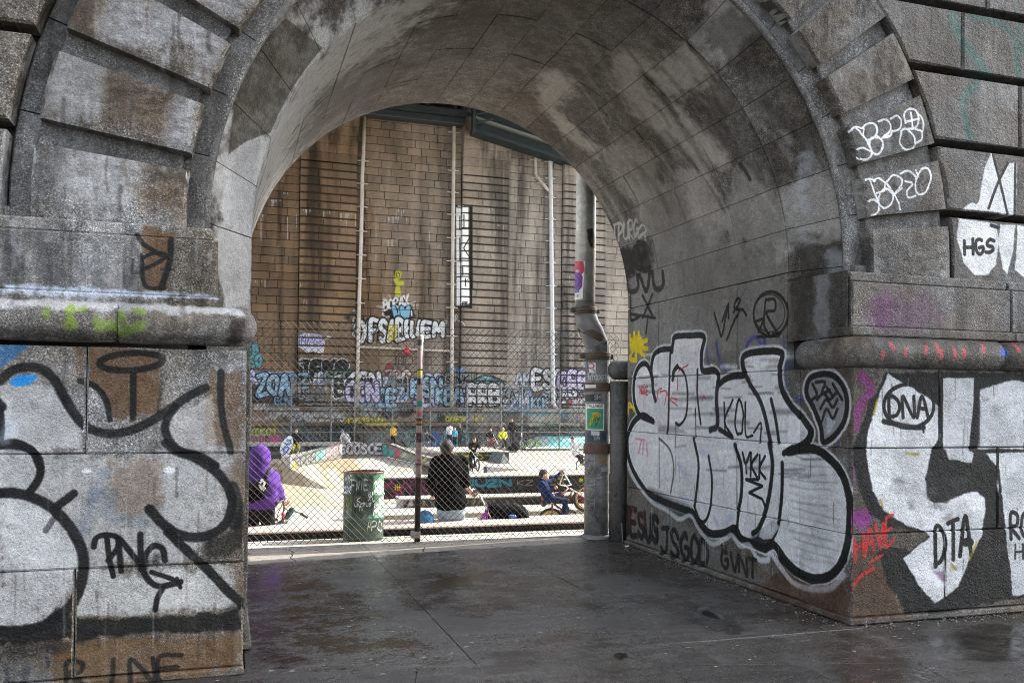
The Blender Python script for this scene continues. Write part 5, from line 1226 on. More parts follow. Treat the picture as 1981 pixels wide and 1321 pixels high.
# black letters, white edged
w.poly([(450,650),(470,640),(800,640),(850,720),(850,790),(830,820),(460,815)], (.08,.085,.09), .95, 4, 4, fr=C3)
w.fat('TEKS', (465,800), (835,800), 130, 56, (.085,.09,.095), (.75,.75,.75), 7, fr=C3); w.word('B', (455,675), (480,675), 30, 6, (.8,.8,.8), fr=C3)
w.fat('EB', (48,600), (120,600), 80, 22, (.34,.56,.60), (.05,.1,.12), 5, fr=C3); w.fat('SO', (50,700), (150,690), 80, 26, (.34,.56,.60), (.05,.1,.12), 5, fr=C3)
w.poly([(-20,740),(60,735),(400,735),(430,780),(430,880),(330,840),(-20,830)], (.68,.68,.76), .95, 4, 6, fr=C3); w.fat('ATOM', (20,825), (420,855), 90, 26, (.70,.70,.78), (.18,.18,.4), 5, fr=C3)
w.poly([(0,850),(220,860),(420,890),(420,1000),(0,1000)], (.12,.13,.16), .85, 8, 12, fr=C3); w.stroke([(80,990),(200,1000),(240,940),(330,1000)], 12, (.45,.28,.16), .8, fr=C3); w.ell((150,920), 70, 40, (.24,.28,.34), a=.7, soft=10, fr=C3); w.ell((350,920), 50, 40, (.24,.28,.34), a=.7, soft=10, fr=C3)
w.stroke([(240,870),(270,900),(240,930),(260,980)], 26, (.05,.05,.06), 1, fr=C3)
for x in (560, 720): w.poly([(x,860),(x+120,850),(x+110,890),(x,895)], (.60,.60,.60), .85, 6, 10, fr=C3)
w.fat('OOMN', (440,960), (640,950), 70, 20, (.42,.42,.42), (.12,.12,.12), 6, fr=C3); w.fat('2E=', (690,950), (850,950), 70, 16, (.62,.62,.62), (.15,.15,.15), 5, fr=C3); w.fat('SOOR', (480,1000), (860,1000), 40, 14, (.5,.5,.5), (.12,.12,.12), 4, fr=C3)
w.fat('QC', (1160,850), (1350,850), 110, 30, (.75,.72,.70), (.28,.14,.16), 8, fr=C3); w.fat('AR', (1140,770), (1200,770), 90, 14, (.55,.2,.28), (.2,.1,.1), 3, fr=C3); w.fat('OC', (1230,720), (1340,700), 110, 12, (.45,.42,.40), (.12,.12,.12), 5, fr=C3)
w.poly([(950,860),(1100,830),(1120,870),(960,890)], (.20,.30,.24), .7, 10, 10, fr=C3)
w.fat('SOS', (960,960), (1130,950), 90, 26, (.50,.53,.51), (.14,.16,.15), 6, fr=C3); w.fat('SOUN', (935,1080), (1210,1080), 100, 36, (.56,.62,.62), (.10,.12,.13), 7, fr=C3); w.fat('BP', (1200,960), (1360,960), 75, 36, (.40,.54,.70), (.7,.75,.8), 7, fr=C3); w.ell((1285,1050), 65, 55, (.12,.12,.13), a=.85, soft=8, fr=C3)
w.fat('EEN', (1430,950), (1527,950), 80, 24, (.55,.46,.43), (.4,.3,.3), 6, fr=C3)
w.fat('TPES', (70,890), (290,900), 95, 32, (.09,.09,.1), (.70,.70,.7), 6, fr=C4)
w.poly([(290,650),(320,700),(350,710),(440,750),(390,800),(380,880),(330,920),(310,880),(280,780)], (.30,.48,.66), .85, 8, 8, fr=C4); w.fat('X', (310,900), (390,900), 170, 30, (.34,.52,.70), (.5,.65,.8), 5, fr=C4)
w.poly([(440,840),(480,800),(560,770),(660,790),(712,830),(705,915),(640,900),(600,880),(550,870),(480,900)], (.46,.66,.68), .96, 4, 4, curve=True, fr=C4); w.stroke([(440,840),(480,800),(560,770),(660,790),(712,830),(705,915),(640,900),(600,880),(550,870),(480,900),(440,840)], 12, INKF, fr=C4); w.fat('EE', (500,850), (680,850), 50, 8, (.48,.68,.7), INKF, 4, fr=C4)
w.fat('CAM', (370,1010), (600,1010), 90, 40, (.09,.09,.10), (.62,.62,.62), 8, fr=C4); w.fat('ELIO', (610,1010), (760,1005), 85, 26, (.50,.62,.60), (.18,.24,.24), 5, fr=C4); w.fat('ANSO', (770,1020), (940,1020), 120, 30, (.52,.58,.68), (.20,.30,.52), 6, fr=C4)
w.ell((990,830), 22, 22, (.12,.12,.12), a=.9, fr=C4); w.poly([(950,900),(990,870),(1030,900),(1040,960),(1000,1010),(960,970)], (.30,.30,.29), .85, 6, 6, fr=C4); w.stroke([(950,900),(1000,950),(960,980),(1030,900)], 6, (.1,.1,.1), fr=C4)
w.fat('BB', (1235,890), (1350,890), 70, 30, (.10,.10,.10), (.70,.70,.70), 6, fr=C4); w.fat('OO', (1235,950), (1350,950), 55, 20, (.11,.11,.11), (.7,.7,.7), 6, fr=C4); w.stroke([(1240,990),(1260,960),(1290,1000)], 26, (.62,.2,.25), .9, fr=C4); w.fat('NC', (1270,1040), (1370,1040), 90, 26, (.72,.68,.68), (.2,.2,.2), 5, fr=C4); w.word('OQO', (1280,790), (1350,790), 40, 6, (.75,.75,.75), fr=C4)
for x, y, a, b_ in ((1135,60,60,80),(1130,190,50,70),(1190,220,26,50),(1135,400,70,80),(1190,420,30,40),(1130,560,60,80)): w.poly([(x,y),(x+a,y-10),(x+a,y+b_),(x,y+b_)], (.30,.33,.36), .55, 6, 8, fr=C4); w.stroke([(x,y),(x+a,y-8),(x+a,y+b_)], 6, (.12,.14,.17), .8, fr=C4)
for x in range(760, 1060, 60): w.fat('O', (x, 850), (x+50, 850), 40, 8, (.42,.40,.38), (.55,.54,.52), 3, fr=C4, a=.5)
# the crowded belt of throw-ups at reach of a ladder
for k in range(58):
    x = random.uniform(480, 1190); y = random.uniform(738, 790); L = random.choice([2, 3, 3, 4]); hh = random.uniform(12, 24); wd = L*hh*random.uniform(.55, .8)
    fc, lc = random.choice([((.74,.75,.76), INKF), ((.74,.75,.76), (.2,.25,.4)), ((.50,.64,.72), (.1,.15,.2)), ((.08,.08,.09), (.72,.72,.72)), ((.66,.60,.58), (.15,.13,.13)), ((.44,.52,.50), (.12,.14,.13))])
    w.fat(''.join(random.choice('ABCEGKMNORSTZ') for _ in range(L)), (x, y), (x+wd, y+random.uniform(-1, 1)), hh, hh*.22, fc, lc, hh*.07, a=.9)
for k in range(15):
    x = random.uniform(480, 1170); y = random.uniform(748, 793); L = random.choice([2, 3, 3]); hh = random.uniform(15, 34); wd = L*hh*.62
    fc, lc = random.choice([((.86,.87,.88), (.04,.04,.05)), ((.86,.87,.88), (.04,.04,.05)), ((.05,.05,.055), (.85,.85,.85)), ((.62,.76,.84), (.05,.08,.12)), ((.80,.78,.86), (.15,.12,.3))])
    w.fat(''.join(random.choice('ABCEGKMNORSTZ') for _ in range(L)), (x, y), (x+wd, y), hh, hh*.26, fc, lc, hh*.08, a=.92)
# scrawls along the string course and the base
tagscribble(w, 480, 700, 795, 812, 26, [(.6,.6,.6), (.5,.5,.5), (.66,.66,.66)], (1.2, 2.2)); tagscribble(w, 700, 990, 796, 812, 26, [(.55,.55,.55), (.36,.5,.55), (.12,.12,.13)], (1.2, 2.2)); tagscribble(w, 985, 1090, 796, 810, 10, [(.34,.55,.62), (.5,.6,.65)], (1.2, 2.4)); tagscribble(w, 1090, 1190, 790, 812, 10, [(.6,.6,.6)], (1.2, 2.2))
w.word('SX=2014', (488,815), (535,815), 8, 1.6, (.62,.62,.62)); w.word('SAID', (585,805), (615,805), 9, 2.2, (.66,.66,.66)); w.word('CKSK', (628,806), (665,808), 10, 2.2, (.68,.68,.68))
w.word('ARTLOVEBURNSSLOW', (560,816), (664,816), 5, 1.4, (.72,.72,.72)); w.word('XKWESSIUN', (664,817), (740,815), 8, 2, (.75,.72,.12)); w.word('OZAFTR', (860,815), (900,815), 9, 2.2, (.72,.70,.12)); w.word('ART', (910,815), (935,815), 7, 1.6, (.72,.70,.12)); w.word('YOURNAMEHERE', (705,823), (765,821), 4, 1.6, (.70,.67,.12))
for k in range(30):
    x = random.uniform(480, 1180); y = random.uniform(838, 862); L = random.choice([3, 4]); hh = random.uniform(10, 20)
    w.fat(''.join(random.choice('ABCEGKMNORSTZ') for _ in range(L)), (x, y), (x+L*hh*.7, y), hh, hh*.22, random.choice([(.6,.6,.6), (.3,.42,.44), (.2,.2,.2), (.42,.44,.36)]), random.choice([INKF, (.6,.6,.6)]), hh*.07)
w.poly([(470,824),(560,824),(1220,822),(1220,866),(470,866)], (.10,.10,.10), .35, 3, 4, mottled=.5)
w.fat('KOKO1', (482,842), (535,840), 13, 4, (.66,.70,.30), (.1,.1,.05), .8); w.fat('SOB', (480,860), (505,860), 13, 4, (.45,.16,.32), (.7,.5,.55), .7); w.fat('LAS', (508,860), (540,859), 15, 5, (.66,.18,.44), (.75,.5,.6), .8)
w.fat('GOTU', (545,850), (625,848), 18, 5, (.33,.33,.33), (.13,.13,.13), 1); w.fat('MUSK', (590,866), (655,864), 12, 4, (.22,.26,.2), (.1,.1,.1), 1); w.fat('SOB', (690,858), (760,856), 22, 2, (.16,.16,.16), (.6,.6,.6), .8)
w.fat('SK', (782,862), (815,860), 28, 8, (.36,.55,.50), (.15,.25,.22), 1.2); w.poly([(815,830),(846,832),(846,864),(815,864)], (.20,.38,.62), .85, 2, 2); w.fat('AA', (846,858), (905,858), 26, 8, (.42,.60,.58), (.2,.3,.35), 1.2); w.poly([(862,830),(880,835),(878,862),(850,862)], (.18,.36,.60), .8, 2, 2)
w.fat('OSOC', (905,860), (950,858), 22, 4, (.34,.35,.28), (.16,.16,.14), 1); w.fat('NOR', (985,858), (1060,856), 20, 5, (.2,.2,.2), (.42,.42,.42), 1); w.fat('GMO', (1090,858), (1180,856), 22, 5, (.24,.24,.24), (.5,.5,.5), 1)
tagscribble(w, 480, 1150, 830, 862, 40, [(.55,.55,.55), (.4,.4,.4), (.1,.1,.1), (.3,.42,.42)], (.8, 1.6))
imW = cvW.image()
def farstone(name, A, B, A2_, B2_):
    t = NT(name); P = t.pos(); g = t.node('ShaderNodeNewGeometry')
    isl = t.math('FRACT', t.math('ADD', g.outputs['Random Per Island'], t.rnd()))
    x = t.node('ShaderNodeSeparateXYZ'); t.l.new(P, x.inputs[0])
    bign = t.noise(.22, 4, .6); fx = t.ramp(t.math('ADD', t.math('MULTIPLY', x.outputs[0], 1/26), t.math('MULTIPLY', t.math('SUBTRACT', bign, .5), .5)), [(.30, 0.0), (.80, 1.0)])
    n2 = t.noise(6, 4, .7)
    a = t.mix(fx, A, A2_); b = t.mix(fx, B, B2_)  # right end paler: greyer stone with haze mixed into its colour
    col = t.mix(t.ramp(isl, [(.1, 0.0), (.9, 1.0)]), a, b)
    col = t.mix(1.0, col, t.ramp(t.math('FRACT', t.math('MULTIPLY', isl, 7.3)), [(0, .86), (1, 1.12)]), 'MULTIPLY')
    col = t.mix(1.0, col, t.ramp(n2, [(.3, .8), (.7, 1.18)]), 'MULTIPLY')
    st = t.noise(1, 4, .62, t.sc(P, (.9, .9, .05))); st2 = t.noise(1, 3, .6, t.sc(P, (.35, .35, .09)))
    col = t.mix(1.0, col, t.ramp(st, [(.36, .30), (.50, 1.0), (.68, 1.25)]), 'MULTIPLY')
    col = t.mix(1.0, col, t.ramp(st2, [(.32, .6), (.55, 1.05)]), 'MULTIPLY')
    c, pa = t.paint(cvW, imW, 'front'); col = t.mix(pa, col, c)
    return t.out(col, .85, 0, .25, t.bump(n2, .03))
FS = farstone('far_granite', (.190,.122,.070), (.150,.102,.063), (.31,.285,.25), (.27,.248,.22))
farw = thing('anchorage_wall', 'tall brown stone wall with ribbed pilasters and graffiti along its foot, closing the far side of the park', 'wall', (15, W+.5, -1.5))
MB().box((-30, W+.02, -1.6), (44, W+3, 30)).build('mortar_core', plain('far_mortar', (.05,.038,.03), .9, var=.3, scale=1, use_obj=False), farw)
PITCH_Z = .551; zg0 = 18.17-33*PITCH_Z+.0
PIL = [(4.60, 8.43), (16.02, 19.55), (23.83, 27.32)]
def fblock(x0, x1, z0, z1, Y, depth=.3, bev=.03):
    j = random.uniform(0, .025)
    V = [(x0+bev, Y-j, z0+bev), (x1-bev, Y-j, z0+bev), (x1-bev, Y-j, z1-bev), (x0+bev, Y-j, z1-bev), (x0, Y+bev, z0), (x1, Y+bev, z0), (x1, Y+bev, z1), (x0, Y+bev, z1), (x0, Y+depth, z0), (x1, Y+depth, z0), (x1, Y+depth, z1), (x0, Y+depth, z1)]
    F = [(0,1,2,3), (0,4,5,1), (1,5,6,2), (2,6,7,3), (3,7,4,0), (4,8,9,5), (5,9,10,6), (6,10,11,7), (7,11,8,4)]
    return V, F
npil = 0
for (x0, x1) in PIL:
    MB().box((x0+.02, W-.30, 1.3), (x1-.02, W+.02, 18.17)).build('pilaster_core', bpy.data.materials['far_mortar'], farw)
    for k in range(-1, 33):
        z0 = zg0+k*PITCH_Z
        if z0 < 1.3: z0 = 1.34
        z1 = zg0+(k+1)*PITCH_Z
        if z1-z0 < .2: continue
        cut = random.uniform(.28, .45) if k % 2 else random.uniform(.55, .72)
        xs = [x0, x0+(x1-x0)*cut, x1] if k % 3 else [x0, x0+(x1-x0)*.33, x0+(x1-x0)*.7, x1]
        for a, b_ in zip(xs[:-1], xs[1:]):
            npil += 1
            V, F = fblock(a+.004, b_-.004, z0+.05, z1-.05, W-.45, .3, .035); mesh('wall_block', V, F, FS, farw)
    # plain flared head of the pilaster
    zt = 18.2; hd = MB(); f0, f1 = W-.45, W-2.1
    nz = 8
    for k in range(10):
        z0, z1 = zt+k*.6, zt+(k+1)*.6; y0 = f0+(f1-f0)*(k/9.0)**1.7; y1 = f0+(f1-f0)*((k+1)/9.0)**1.7
        e = .12*k/9; xs = [x0-e, x0+(x1-x0)*random.uniform(.3, .7), x1+e]
        for a, b_ in zip(xs[:-1], xs[1:]):
            hd.add([(a+.01, y0, z0+.01), (b_-.01, y0, z0+.01), (b_-.01, y1, z1-.01), (a+.01, y1, z1-.01), (a+.01, W+.1, z0+.01), (b_-.01, W+.1, z0+.01), (b_-.01, W+.1, z1-.01), (a+.01, W+.1, z1-.01)], [(0,1,2,3), (0,4,5,1), (1,5,6,2), (2,6,7,3), (3,7,4,0)])
    hd.build('pilaster_head', FS, farw, kind='stuff')
flat = MB()
for (x0, x1) in ((-6, 4.58), (8.45, 16.0), (19.57, 23.81), (27.34, 38)):
    for k in range(-1, 46):
        z0 = max(zg0+k*PITCH_Z, 1.33); z1 = zg0+(k+1)*PITCH_Z
        if z1-z0 < .2: continue
        x = x0-random.uniform(0, .8)*(1 if x0 < 0 else 0); first = True
        while x < x1-.05:
            wd = random.uniform(.9, 1.7); wd = wd*.6 if first and k % 2 else wd; first = False
            xe = min(x+wd, x1); xe = x1 if x1-xe < .45 else xe
            V, F = fblock(x+.010, xe-.010, z0+.012, z1-.012, W-.10, .12, .02); flat.add(V, F); x = xe
flat.build('wall_blocks', FS, farw, kind='stuff')
FB = FS
for nm, y0, z0, z1 in (('string_course', W-.85, 1.06, 1.33), ('base_band', W-.62, .30, 1.05), ('base_ledge', W-1.15, .02, .29), ('base_wall', W-.95, -1.6, .01)):
    for a, b_ in zip([-8, 1.2, 5, 9, 13, 17, 21, 25, 29, 33], [1.2, 5, 9, 13, 17, 21, 25, 29, 33, 38]):
        MB().box((a+.01, y0+random.uniform(-.01, .01), z0), (b_-.01, W+.1, z1), .04).build(nm, FB, farw)
# bridge steelwork overhead
deck = thing('bridge_deck', 'dark steel underside of the bridge deck at the top of the far wall', 'bridge deck', (8, 57, 22))
zd = zY(800, 236, W)+.0
MB().box((-14, 46, zd+1.9), (40, W-.05, zd+2.5)).build('deck_plate', M['dark_steel'], deck)
for i in range(9):
    x = -6+i*2.7; MB().box((x, 46, zd+.75+.1*(i % 2)), (x+.35, W-.12, zd+1.88)).build('floor_beam', M['dark_steel'], deck)
for y in (48, 53, 57, 60.5): MB().box((-14, y, zd+.35), (16.6, y+.5, zd+.74)).build('cross_girder', M['dark_steel'], deck)
cap = MB(); cap.box((-8, W-1.1, zd-.15), (16.2, W-.02, zd+.34), .05); cap.build('wall_cap', M['dark_steel'], deck)
a = onY(917, 254, 59.5); b_ = onY(1150, 330, 61)
girder = thing('steel_girder', 'teal steel edge girder of the bridge sloping down to the right', 'girder', tuple(a))
def beam(name, p, q, h, d, mat, par):
    p, q = np.array(p), np.array(q)
    MB().add([p, q, q+[0,0,h], p+[0,0,h], p+[0,d,0], q+[0,d,0], q+[0,d,h], p+[0,d,h]], [(0,1,2,3), (4,7,6,5), (0,4,5,1), (3,2,6,7), (0,3,7,4), (1,5,6,2)]).build(name, mat, par)
TS = M['teal_steel']
beam('bottom_flange', a, b_, .25, 1.2, TS, girder); beam('web_plate', a+[.1,.5,.252], b_+[0,.5,.252], .7, .1, TS, girder); beam('mid_flange', a+[.1,.1,.954], b_+[0,.1,.954], .18, .8, solid('grey_flange', (.16,.18,.18), .5), girder); beam('top_web', a+[.3,.5,1.136], b_+[0,.5,1.136], 1.6, .1, TS, girder); beam('top_flange', a+[.3,.1,2.74], b_+[0,.1,2.74], .25, 1.0, TS, girder)
beam('end_post', a+[-.1,-.05,-.05], a+[.12,-.05,-.05], 3.2, .5, M['dark_steel'], girder)
for k in range(4): beam('brace', a+[.1, .0, .5+.6*k], a+[1.5, 0, 1.0+.6*k], .12, .1, M['dark_steel'], girder)
# pipes on the far wall
PG = plain('pipe_paint', (.48,.46,.41), .45, .0, .12, 4, dirt=(.36,.30,.24)); PW = plain('pipe_galvanised', (.50,.52,.53), .4, .2, .12, 4)
def wall_pipe(name, label, P, r, mat, ybr, off=.35):
    pts = [onY(x, y, W-off) for x, y in P]; root = thing(name, label, 'pipe', tuple(pts[-1]), 'drainpipes on the far wall')
    MB().tube(pts, r, 10).build('pipe', mat, root, smooth_=True)
    for y in ybr:
        for (x0, y0), (x1, y1) in zip(P[:-1], P[1:]):
            if y0 <= y <= y1:
                x = x0+(x1-x0)*(y-y0)/(y1-y0); q = onY(x, y, W-off)
                b = MB(); b.lathe([(r, -.07), (r*1.28, -.07), (r*1.28, .07), (r, .07)], q, 10); b.box((q[0]-.42, q[1]+r*.4, q[2]-.03), (q[0]+.42, q[1]+r*.9, q[2]+.03)); b.build('bracket', mat, root)
wall_pipe('drainpipe', 'pale drainpipe left of the starburst piece, running the full height of the far wall', [(705,226),(703,300),(701,340),(699,450),(695.5,560),(693,660),(690,792)], .13, PG, [311,355,400,447,493,539,586,640,700,750])
wall_pipe('drainpipe', 'pale drainpipe beside the tall white painted letters', [(883,200),(879,232),(877.5,320),(876,450),(875,560),(874.5,660),(874,792)], .13, PG, [256,330,372,415,460,505,550,595,650,700])
wall_pipe('drainpipe', 'white drainpipe near the right end of the far wall, bent at its top', [(1072,282),(1070,292),(1065,303),(1064.5,320),(1066,420),(1067.5,560),(1069,700),(1070,780),(1078,795)], .17, PW, [313,345,382,424,466,508,553,596,642,685,725])
wall_pipe('drainpipe', 'short beige drainpipe that bends in to join the white one', [(1036,272),(1036,336),(1038,342),(1050,356),(1062,370)], .12, PG, [309,345,355])
con = thing('conduit', 'thin horizontal conduit between two drainpipes above the graffiti', 'pipe', tuple(onY(695, 672, W-.3)))
MB().tube([onY(693, 671, W-.3), onY(760, 674, W-.3), onY(822, 677, W-.3), onY(873, 679, W-.3)], .09, 8).build('pipe', PG, con, smooth_=True)
lan = thing('red_lantern', 'small red lantern hanging on the conduit left of the fence post', 'lantern', tuple(onY(787, 680, W-.5)))
q = onY(787, 680, W-.5); MB().lathe([(.02, -.25), (.16, -.22), (.24, -.05), (.22, .1), (.1, .2), (.06, .42), (.12, .5), (.02, .52)], q, 12).build('lamp_body', solid('red_glaze', (.42,.03,.04), .35), lan, smooth_=True); MB().tube([q+[0,0,.5], q+[0,0,.75]], .03, 6).build('hook', M['dark_steel'], lan)
# tall fence in front of the far wall
FY = 57.0
ff = thing('park_fence', 'tall grey post and rail fence along the foot of the far wall', 'fence', tuple(onY(800, 862, FY)*[1,1,0]+[0,0,-1.5]))
FM = solid('fence_grey', (.16,.165,.17), .5, .5)
for x in (486, 564.5, 641.5, 687, 760, 833, 903.6, 969.5, 1010, 1083, 1160): 
    p = onY(x, 736+(x-486)*.012, FY); MB().tube([(p[0], FY, -1.5), tuple(p)], .055, 7).build('post', FM, ff)
for y in (738, 786, 836): 
    p, q = onY(455, y, FY), onY(1240, y+(832-y)*.11, FY); MB().tube([(p[0], FY-.06, p[2]), (q[0], FY-.06, p[2])], .035, 6).build('rail', FM, ff)
fm = MB(); p0, p1_ = onY(455, 740, FY)[0], onY(1240, 740, FY)[0]; zt = zY(800, 740, FY); zb = -1.4; n = int((p1_-p0)/.35)
for i in range(-8, n+1):
    x = p0+i*.35; h = zt-zb
    for s in (1, -1):
        xa, xb = (x, x+h) if s > 0 else (x+h, x)
        t0, t1 = 0.0, 1.0
        for lim, sg in ((p0, -1), (p1_, 1)):
            for _ in range(1):
                fa, fb = sg*(xa-lim), sg*(xb-lim)
                if fa > 0 and fb > 0: t0, t1 = 1, 0
                elif fa > 0: t0 = max(t0, fa/(fa-fb))
                elif fb > 0: t1 = min(t1, fa/(fa-fb))
        if t1 <= t0: continue
        A = np.array([xa+(xb-xa)*t0, FY+.03*s, zb+h*t0]); B = np.array([xa+(xb-xa)*t1, FY+.03*s, zb+h*t1]); fm.tube([A, B], .006, 3, False)
fm.build('fence_mesh', FM, ff, kind='stuff')
# ------------------------------------------------------------------ chain link fence
fence = thing('chain_link_fence', 'chain link fence across the far mouth of the passage, with one sticker covered post', 'fence', (2.24, 10.66, 0))
NFY = 10.66; p_ = .0405; st_ = .0415; ztop = 2.66
WIRE = plain('galvanised_wire', (.055,.051,.045), .6, .0, .3, 20, spec=.2)
fm = MB(); nx = int((4.95+.6)/p_); nz = int((ztop-.015)/st_)
for i in range(nx):
    x = -.6+i*p_; pts = []
    top = nz+random.choice([0, 0, -1])
    for k in range(top+1):
        z = .015+k*st_; sx = p_/2*(1 if (k+i) % 2 else -1)
        wob = .010*math.sin(x*3.1+z*2.3)+.006*math.sin(z*9+x*5)
        pts.append((x+sx+.006*math.sin(z*2.1+1)+.004*math.sin(x*7+z*4), NFY+wob+(.003 if (k+i) % 2 else -.003), z+.012*math.sin(x*1.7)))
    fm.tube(pts, .0042, 4)
fm.build('chain_link_mesh', WIRE, fence, kind='stuff')
MB().tube([(-.6, NFY+.01, .05), (1.2, NFY+.01, .06), (3.2, NFY+.012, .045), (4.95, NFY+.01, .05)], .003, 5).build('tension_wire', WIRE, fence)
cvP = Canvas('post_paint', 2.0, 2.5, 0, 2.8, 150, pf(10.62), C6)
cvP.poly([(300,-600),(380,-600),(380,1250),(290,1250)], (.62,.53,.51), .95, 1)
cvP.poly([(300,600),(380,600),(370,1250),(290,1250)], (.07,.065,.06), .85, 10, 10, mottled=.3)
for y0, y1, c in ((-20,30,(.6,.3,.3)),(55,110,(.05,.05,.05)),(70,95,(.72,.42,.05)),(180,215,(.05,.05,.05)),(205,235,(.35,.09,.07)),(235,270,(.06,.09,.07)),(620,630,(.05,.05,.05)),(1140,1180,(.62,.6,.58))):
    cvP.poly([(300,y0),(380,y0),(380,y1),(300,y1)], c, .9, 1, 3)
for y, c in ((720,(.72,.68,.06)),(790,(.05,.05,.05)),(970,(.12,.5,.35)),(480,(.05,.05,.05))): cvP.poly([(1380,y),(1440,y),(1440,y+50),(1380,y+50)], c, .9, 2, 4, fr=C3)
for k in range(60):
    y = random.uniform(250, 900); cvP.stroke([(random.uniform(318, 362), y), (random.uniform(318, 362), y+random.uniform(4, 14))], random.uniform(3, 9), random.choice([(.55,.14,.13), (.7,.55,.53), (.16,.1,.1), (.66,.6,.58)]), .7, soft=.6)
imP = cvP.image()
def painted_metal(name, base, cv, im, kind='front', rough=.5, dirt=None, bump=.002):
    t = NT(name); P = t.pos() if kind not in ('obj', 'objcyl') or isinstance(kind, tuple) else t.obj(); n = t.noise(18, 4, .65, P); n2 = t.noise(3, 4, .6, P)
    col = t.mix(1.0, base, t.ramp(n, [(.3, .7), (.7, 1.25)]), 'MULTIPLY')
    if dirt: col = t.mix(t.ramp(n2, [(.45, 0.0), (.65, 1.0)]), col, dirt)
    c, a = t.paint(cv, im, kind); col = t.mix(t.math('MULTIPLY', a, t.ramp(n, [(.28, .6), (.42, 1.0)])), col, c)
    return t.out(col, rough, 0, .5, t.bump(n, bump))
PM = painted_metal('post_paint_metal', (.30,.22,.2), cvP, imP)
p = onY(806.5, 1046, NFY); q = onY(813, 651, NFY); r_ = .037
MB().tube([(p[0], NFY-.02, 0), (p[0]+(q[0]-p[0])*.5, NFY-.02, q[2]/2), (q[0], NFY-.02, q[2])], r_, 16).lathe([(r_, 0), (r_*.6, .02), (0, .025)], (q[0], NFY-.02, q[2]), 16).build('post', PM, fence, smooth_=True)
cl = MB(); cl.box((p[0]-.075, NFY-.07, .05), (p[0]+.03, NFY+.03, .13), .006); cl.build('clamp', M['grey_steel'], fence)
for z in (.45, .95, 1.5, 2.1): MB().lathe([(r_+.001, -.008), (r_+.004, 0), (r_+.001, .008)], (p[0]+(q[0]-p[0])*z/q[2], NFY-.02, z), 14).build('tie_wire', WIRE, fence)

# ------------------------------------------------------------------ trash drum
DR, DH = .257, .862; dp = onY(703, 1000, 11.43); DC = (dp[0], 11.43, -.055)
E2 = Fr(640, 890, 7.768); az = math.atan2(DC[0], DC[1])
def cyl_ang(x, y, Xc, Yc, r):              # where a sight line meets an upright cylinder: angle (0 faces -Y), height
    d = ray(x, y); L = math.hypot(d[0], d[1]); off = (Yc*d[0]-Xc*d[1])/L
    s_ = max(-.999, min(.999, off/r)); t = ((Xc*d[0]+Yc*d[1])/L-r*math.sqrt(1-s_*s_))/L
    return math.asin(s_)-math.atan2(Xc, Yc), EYE+d[2]*t
def pd(x, y):
    a, z = cyl_ang(x, y, DC[0], DC[1], DR); return a, z-DC[2]
def on_cyl(Xc, Yc, r):
    def f(x, y):
        a, z = cyl_ang(x, y, Xc, Yc, r); return r*a, z
    return f
cvD = Canvas('drum_paint', -1.85, 1.85, 0, .9, 150, pd, E2)
GRN = (.05,.13,.085)
cvD.poly_uv([(-1.8,0),(1.8,0),(1.8,.27),(-1.8,.27)], (.10,.14,.125), .8, .02)
cvD.poly([(200,230),(640,230),(640,840),(200,840)], (.025,.03,.027), .85, 14, 20)  # side turned from the sun painted dark on the drum
WH = (.86,.88,.88)
cvD.poly([(660,270),(800,250),(800,760),(690,760),(650,600)], (.46,.62,.50), .55, 14, 20, mottled=.5)  # sunlit right side of the drum painted paler
for a, b_, h, tx, wd in (((215,340),(330,320),90,'MAR',13),((320,440),(560,440),140,'FWIE',14),((195,490),(310,490),90,'QOZ',14),((555,600),(660,600),110,'GHL',14),((360,700),(610,690),50,'UNCTUS',13),((395,640),(460,640),90,'K',11),((410,750),(500,750),80,'W',11),((640,810),(760,800),140,'AME',16),((650,480),(790,470),150,'SER',17),((540,1060),(780,1060),140,'APO',13)):
    cvD.word(tx, a, b_, h, wd, WH, .92, .1, wob=.1)
cvD.word('BIO', (230,780), (320,760), 200, 8, (.55,.72,.08), .95, wob=.1); cvD.word('SO', (380,860), (560,850), 90, 7, (.55,.55,.08), .85); cvD.word('E', (185,780), (215,780), 90, 8, (.6,.55,.1), .9); cvD.word('SSEN', (270,1080), (440,1080), 50, 12, (.45,.48,.48), .5, soft=.8)
cvD.poly([(720,560),(800,550),(800,700),(730,660)], (.72,.74,.73), .8, 6, 10); cvD.poly([(510,905),(620,905),(600,1010),(590,940)], (.7,.72,.7), .5, 4)
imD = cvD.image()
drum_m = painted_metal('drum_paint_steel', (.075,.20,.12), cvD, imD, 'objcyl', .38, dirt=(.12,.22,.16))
drum = thing('trash_drum', 'green steel drum covered in white scrawls, used as a trash bin behind the fence', 'drum', DC)
prof = [(0, .012), (DR-.01, .012), (DR, 0), (DR, .02)]
for hz in (.285, .575): prof += [(DR, hz-.022), (DR+.011, hz-.008), (DR+.011, hz+.008), (DR, hz+.022)]
prof += [(DR, DH-.02), (DR+.002, DH-.012)]
def lathe_local(prof, n=40):
    b = MB(); b.lathe(prof, (0, 0, 0), n); return b
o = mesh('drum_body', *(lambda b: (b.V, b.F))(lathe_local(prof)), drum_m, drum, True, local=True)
mesh('drum_liner', *(lambda b: (b.V, b.F))(lathe_local([(DR-.004, DH-.014), (DR-.006, .5), (DR-.006, .05), (0, .05)])), M['rust'], drum, True, local=True)
b = MB(); b.tube([(DR*math.cos(t), DR*math.sin(t), DH-.006) for t in np.linspace(0, 2*PI, 41)[:-1]], .011, 8, closed=True); mesh('rim', b.V, b.F, solid('rim_rust', (.16,.06,.045), .6), drum, True, local=True)

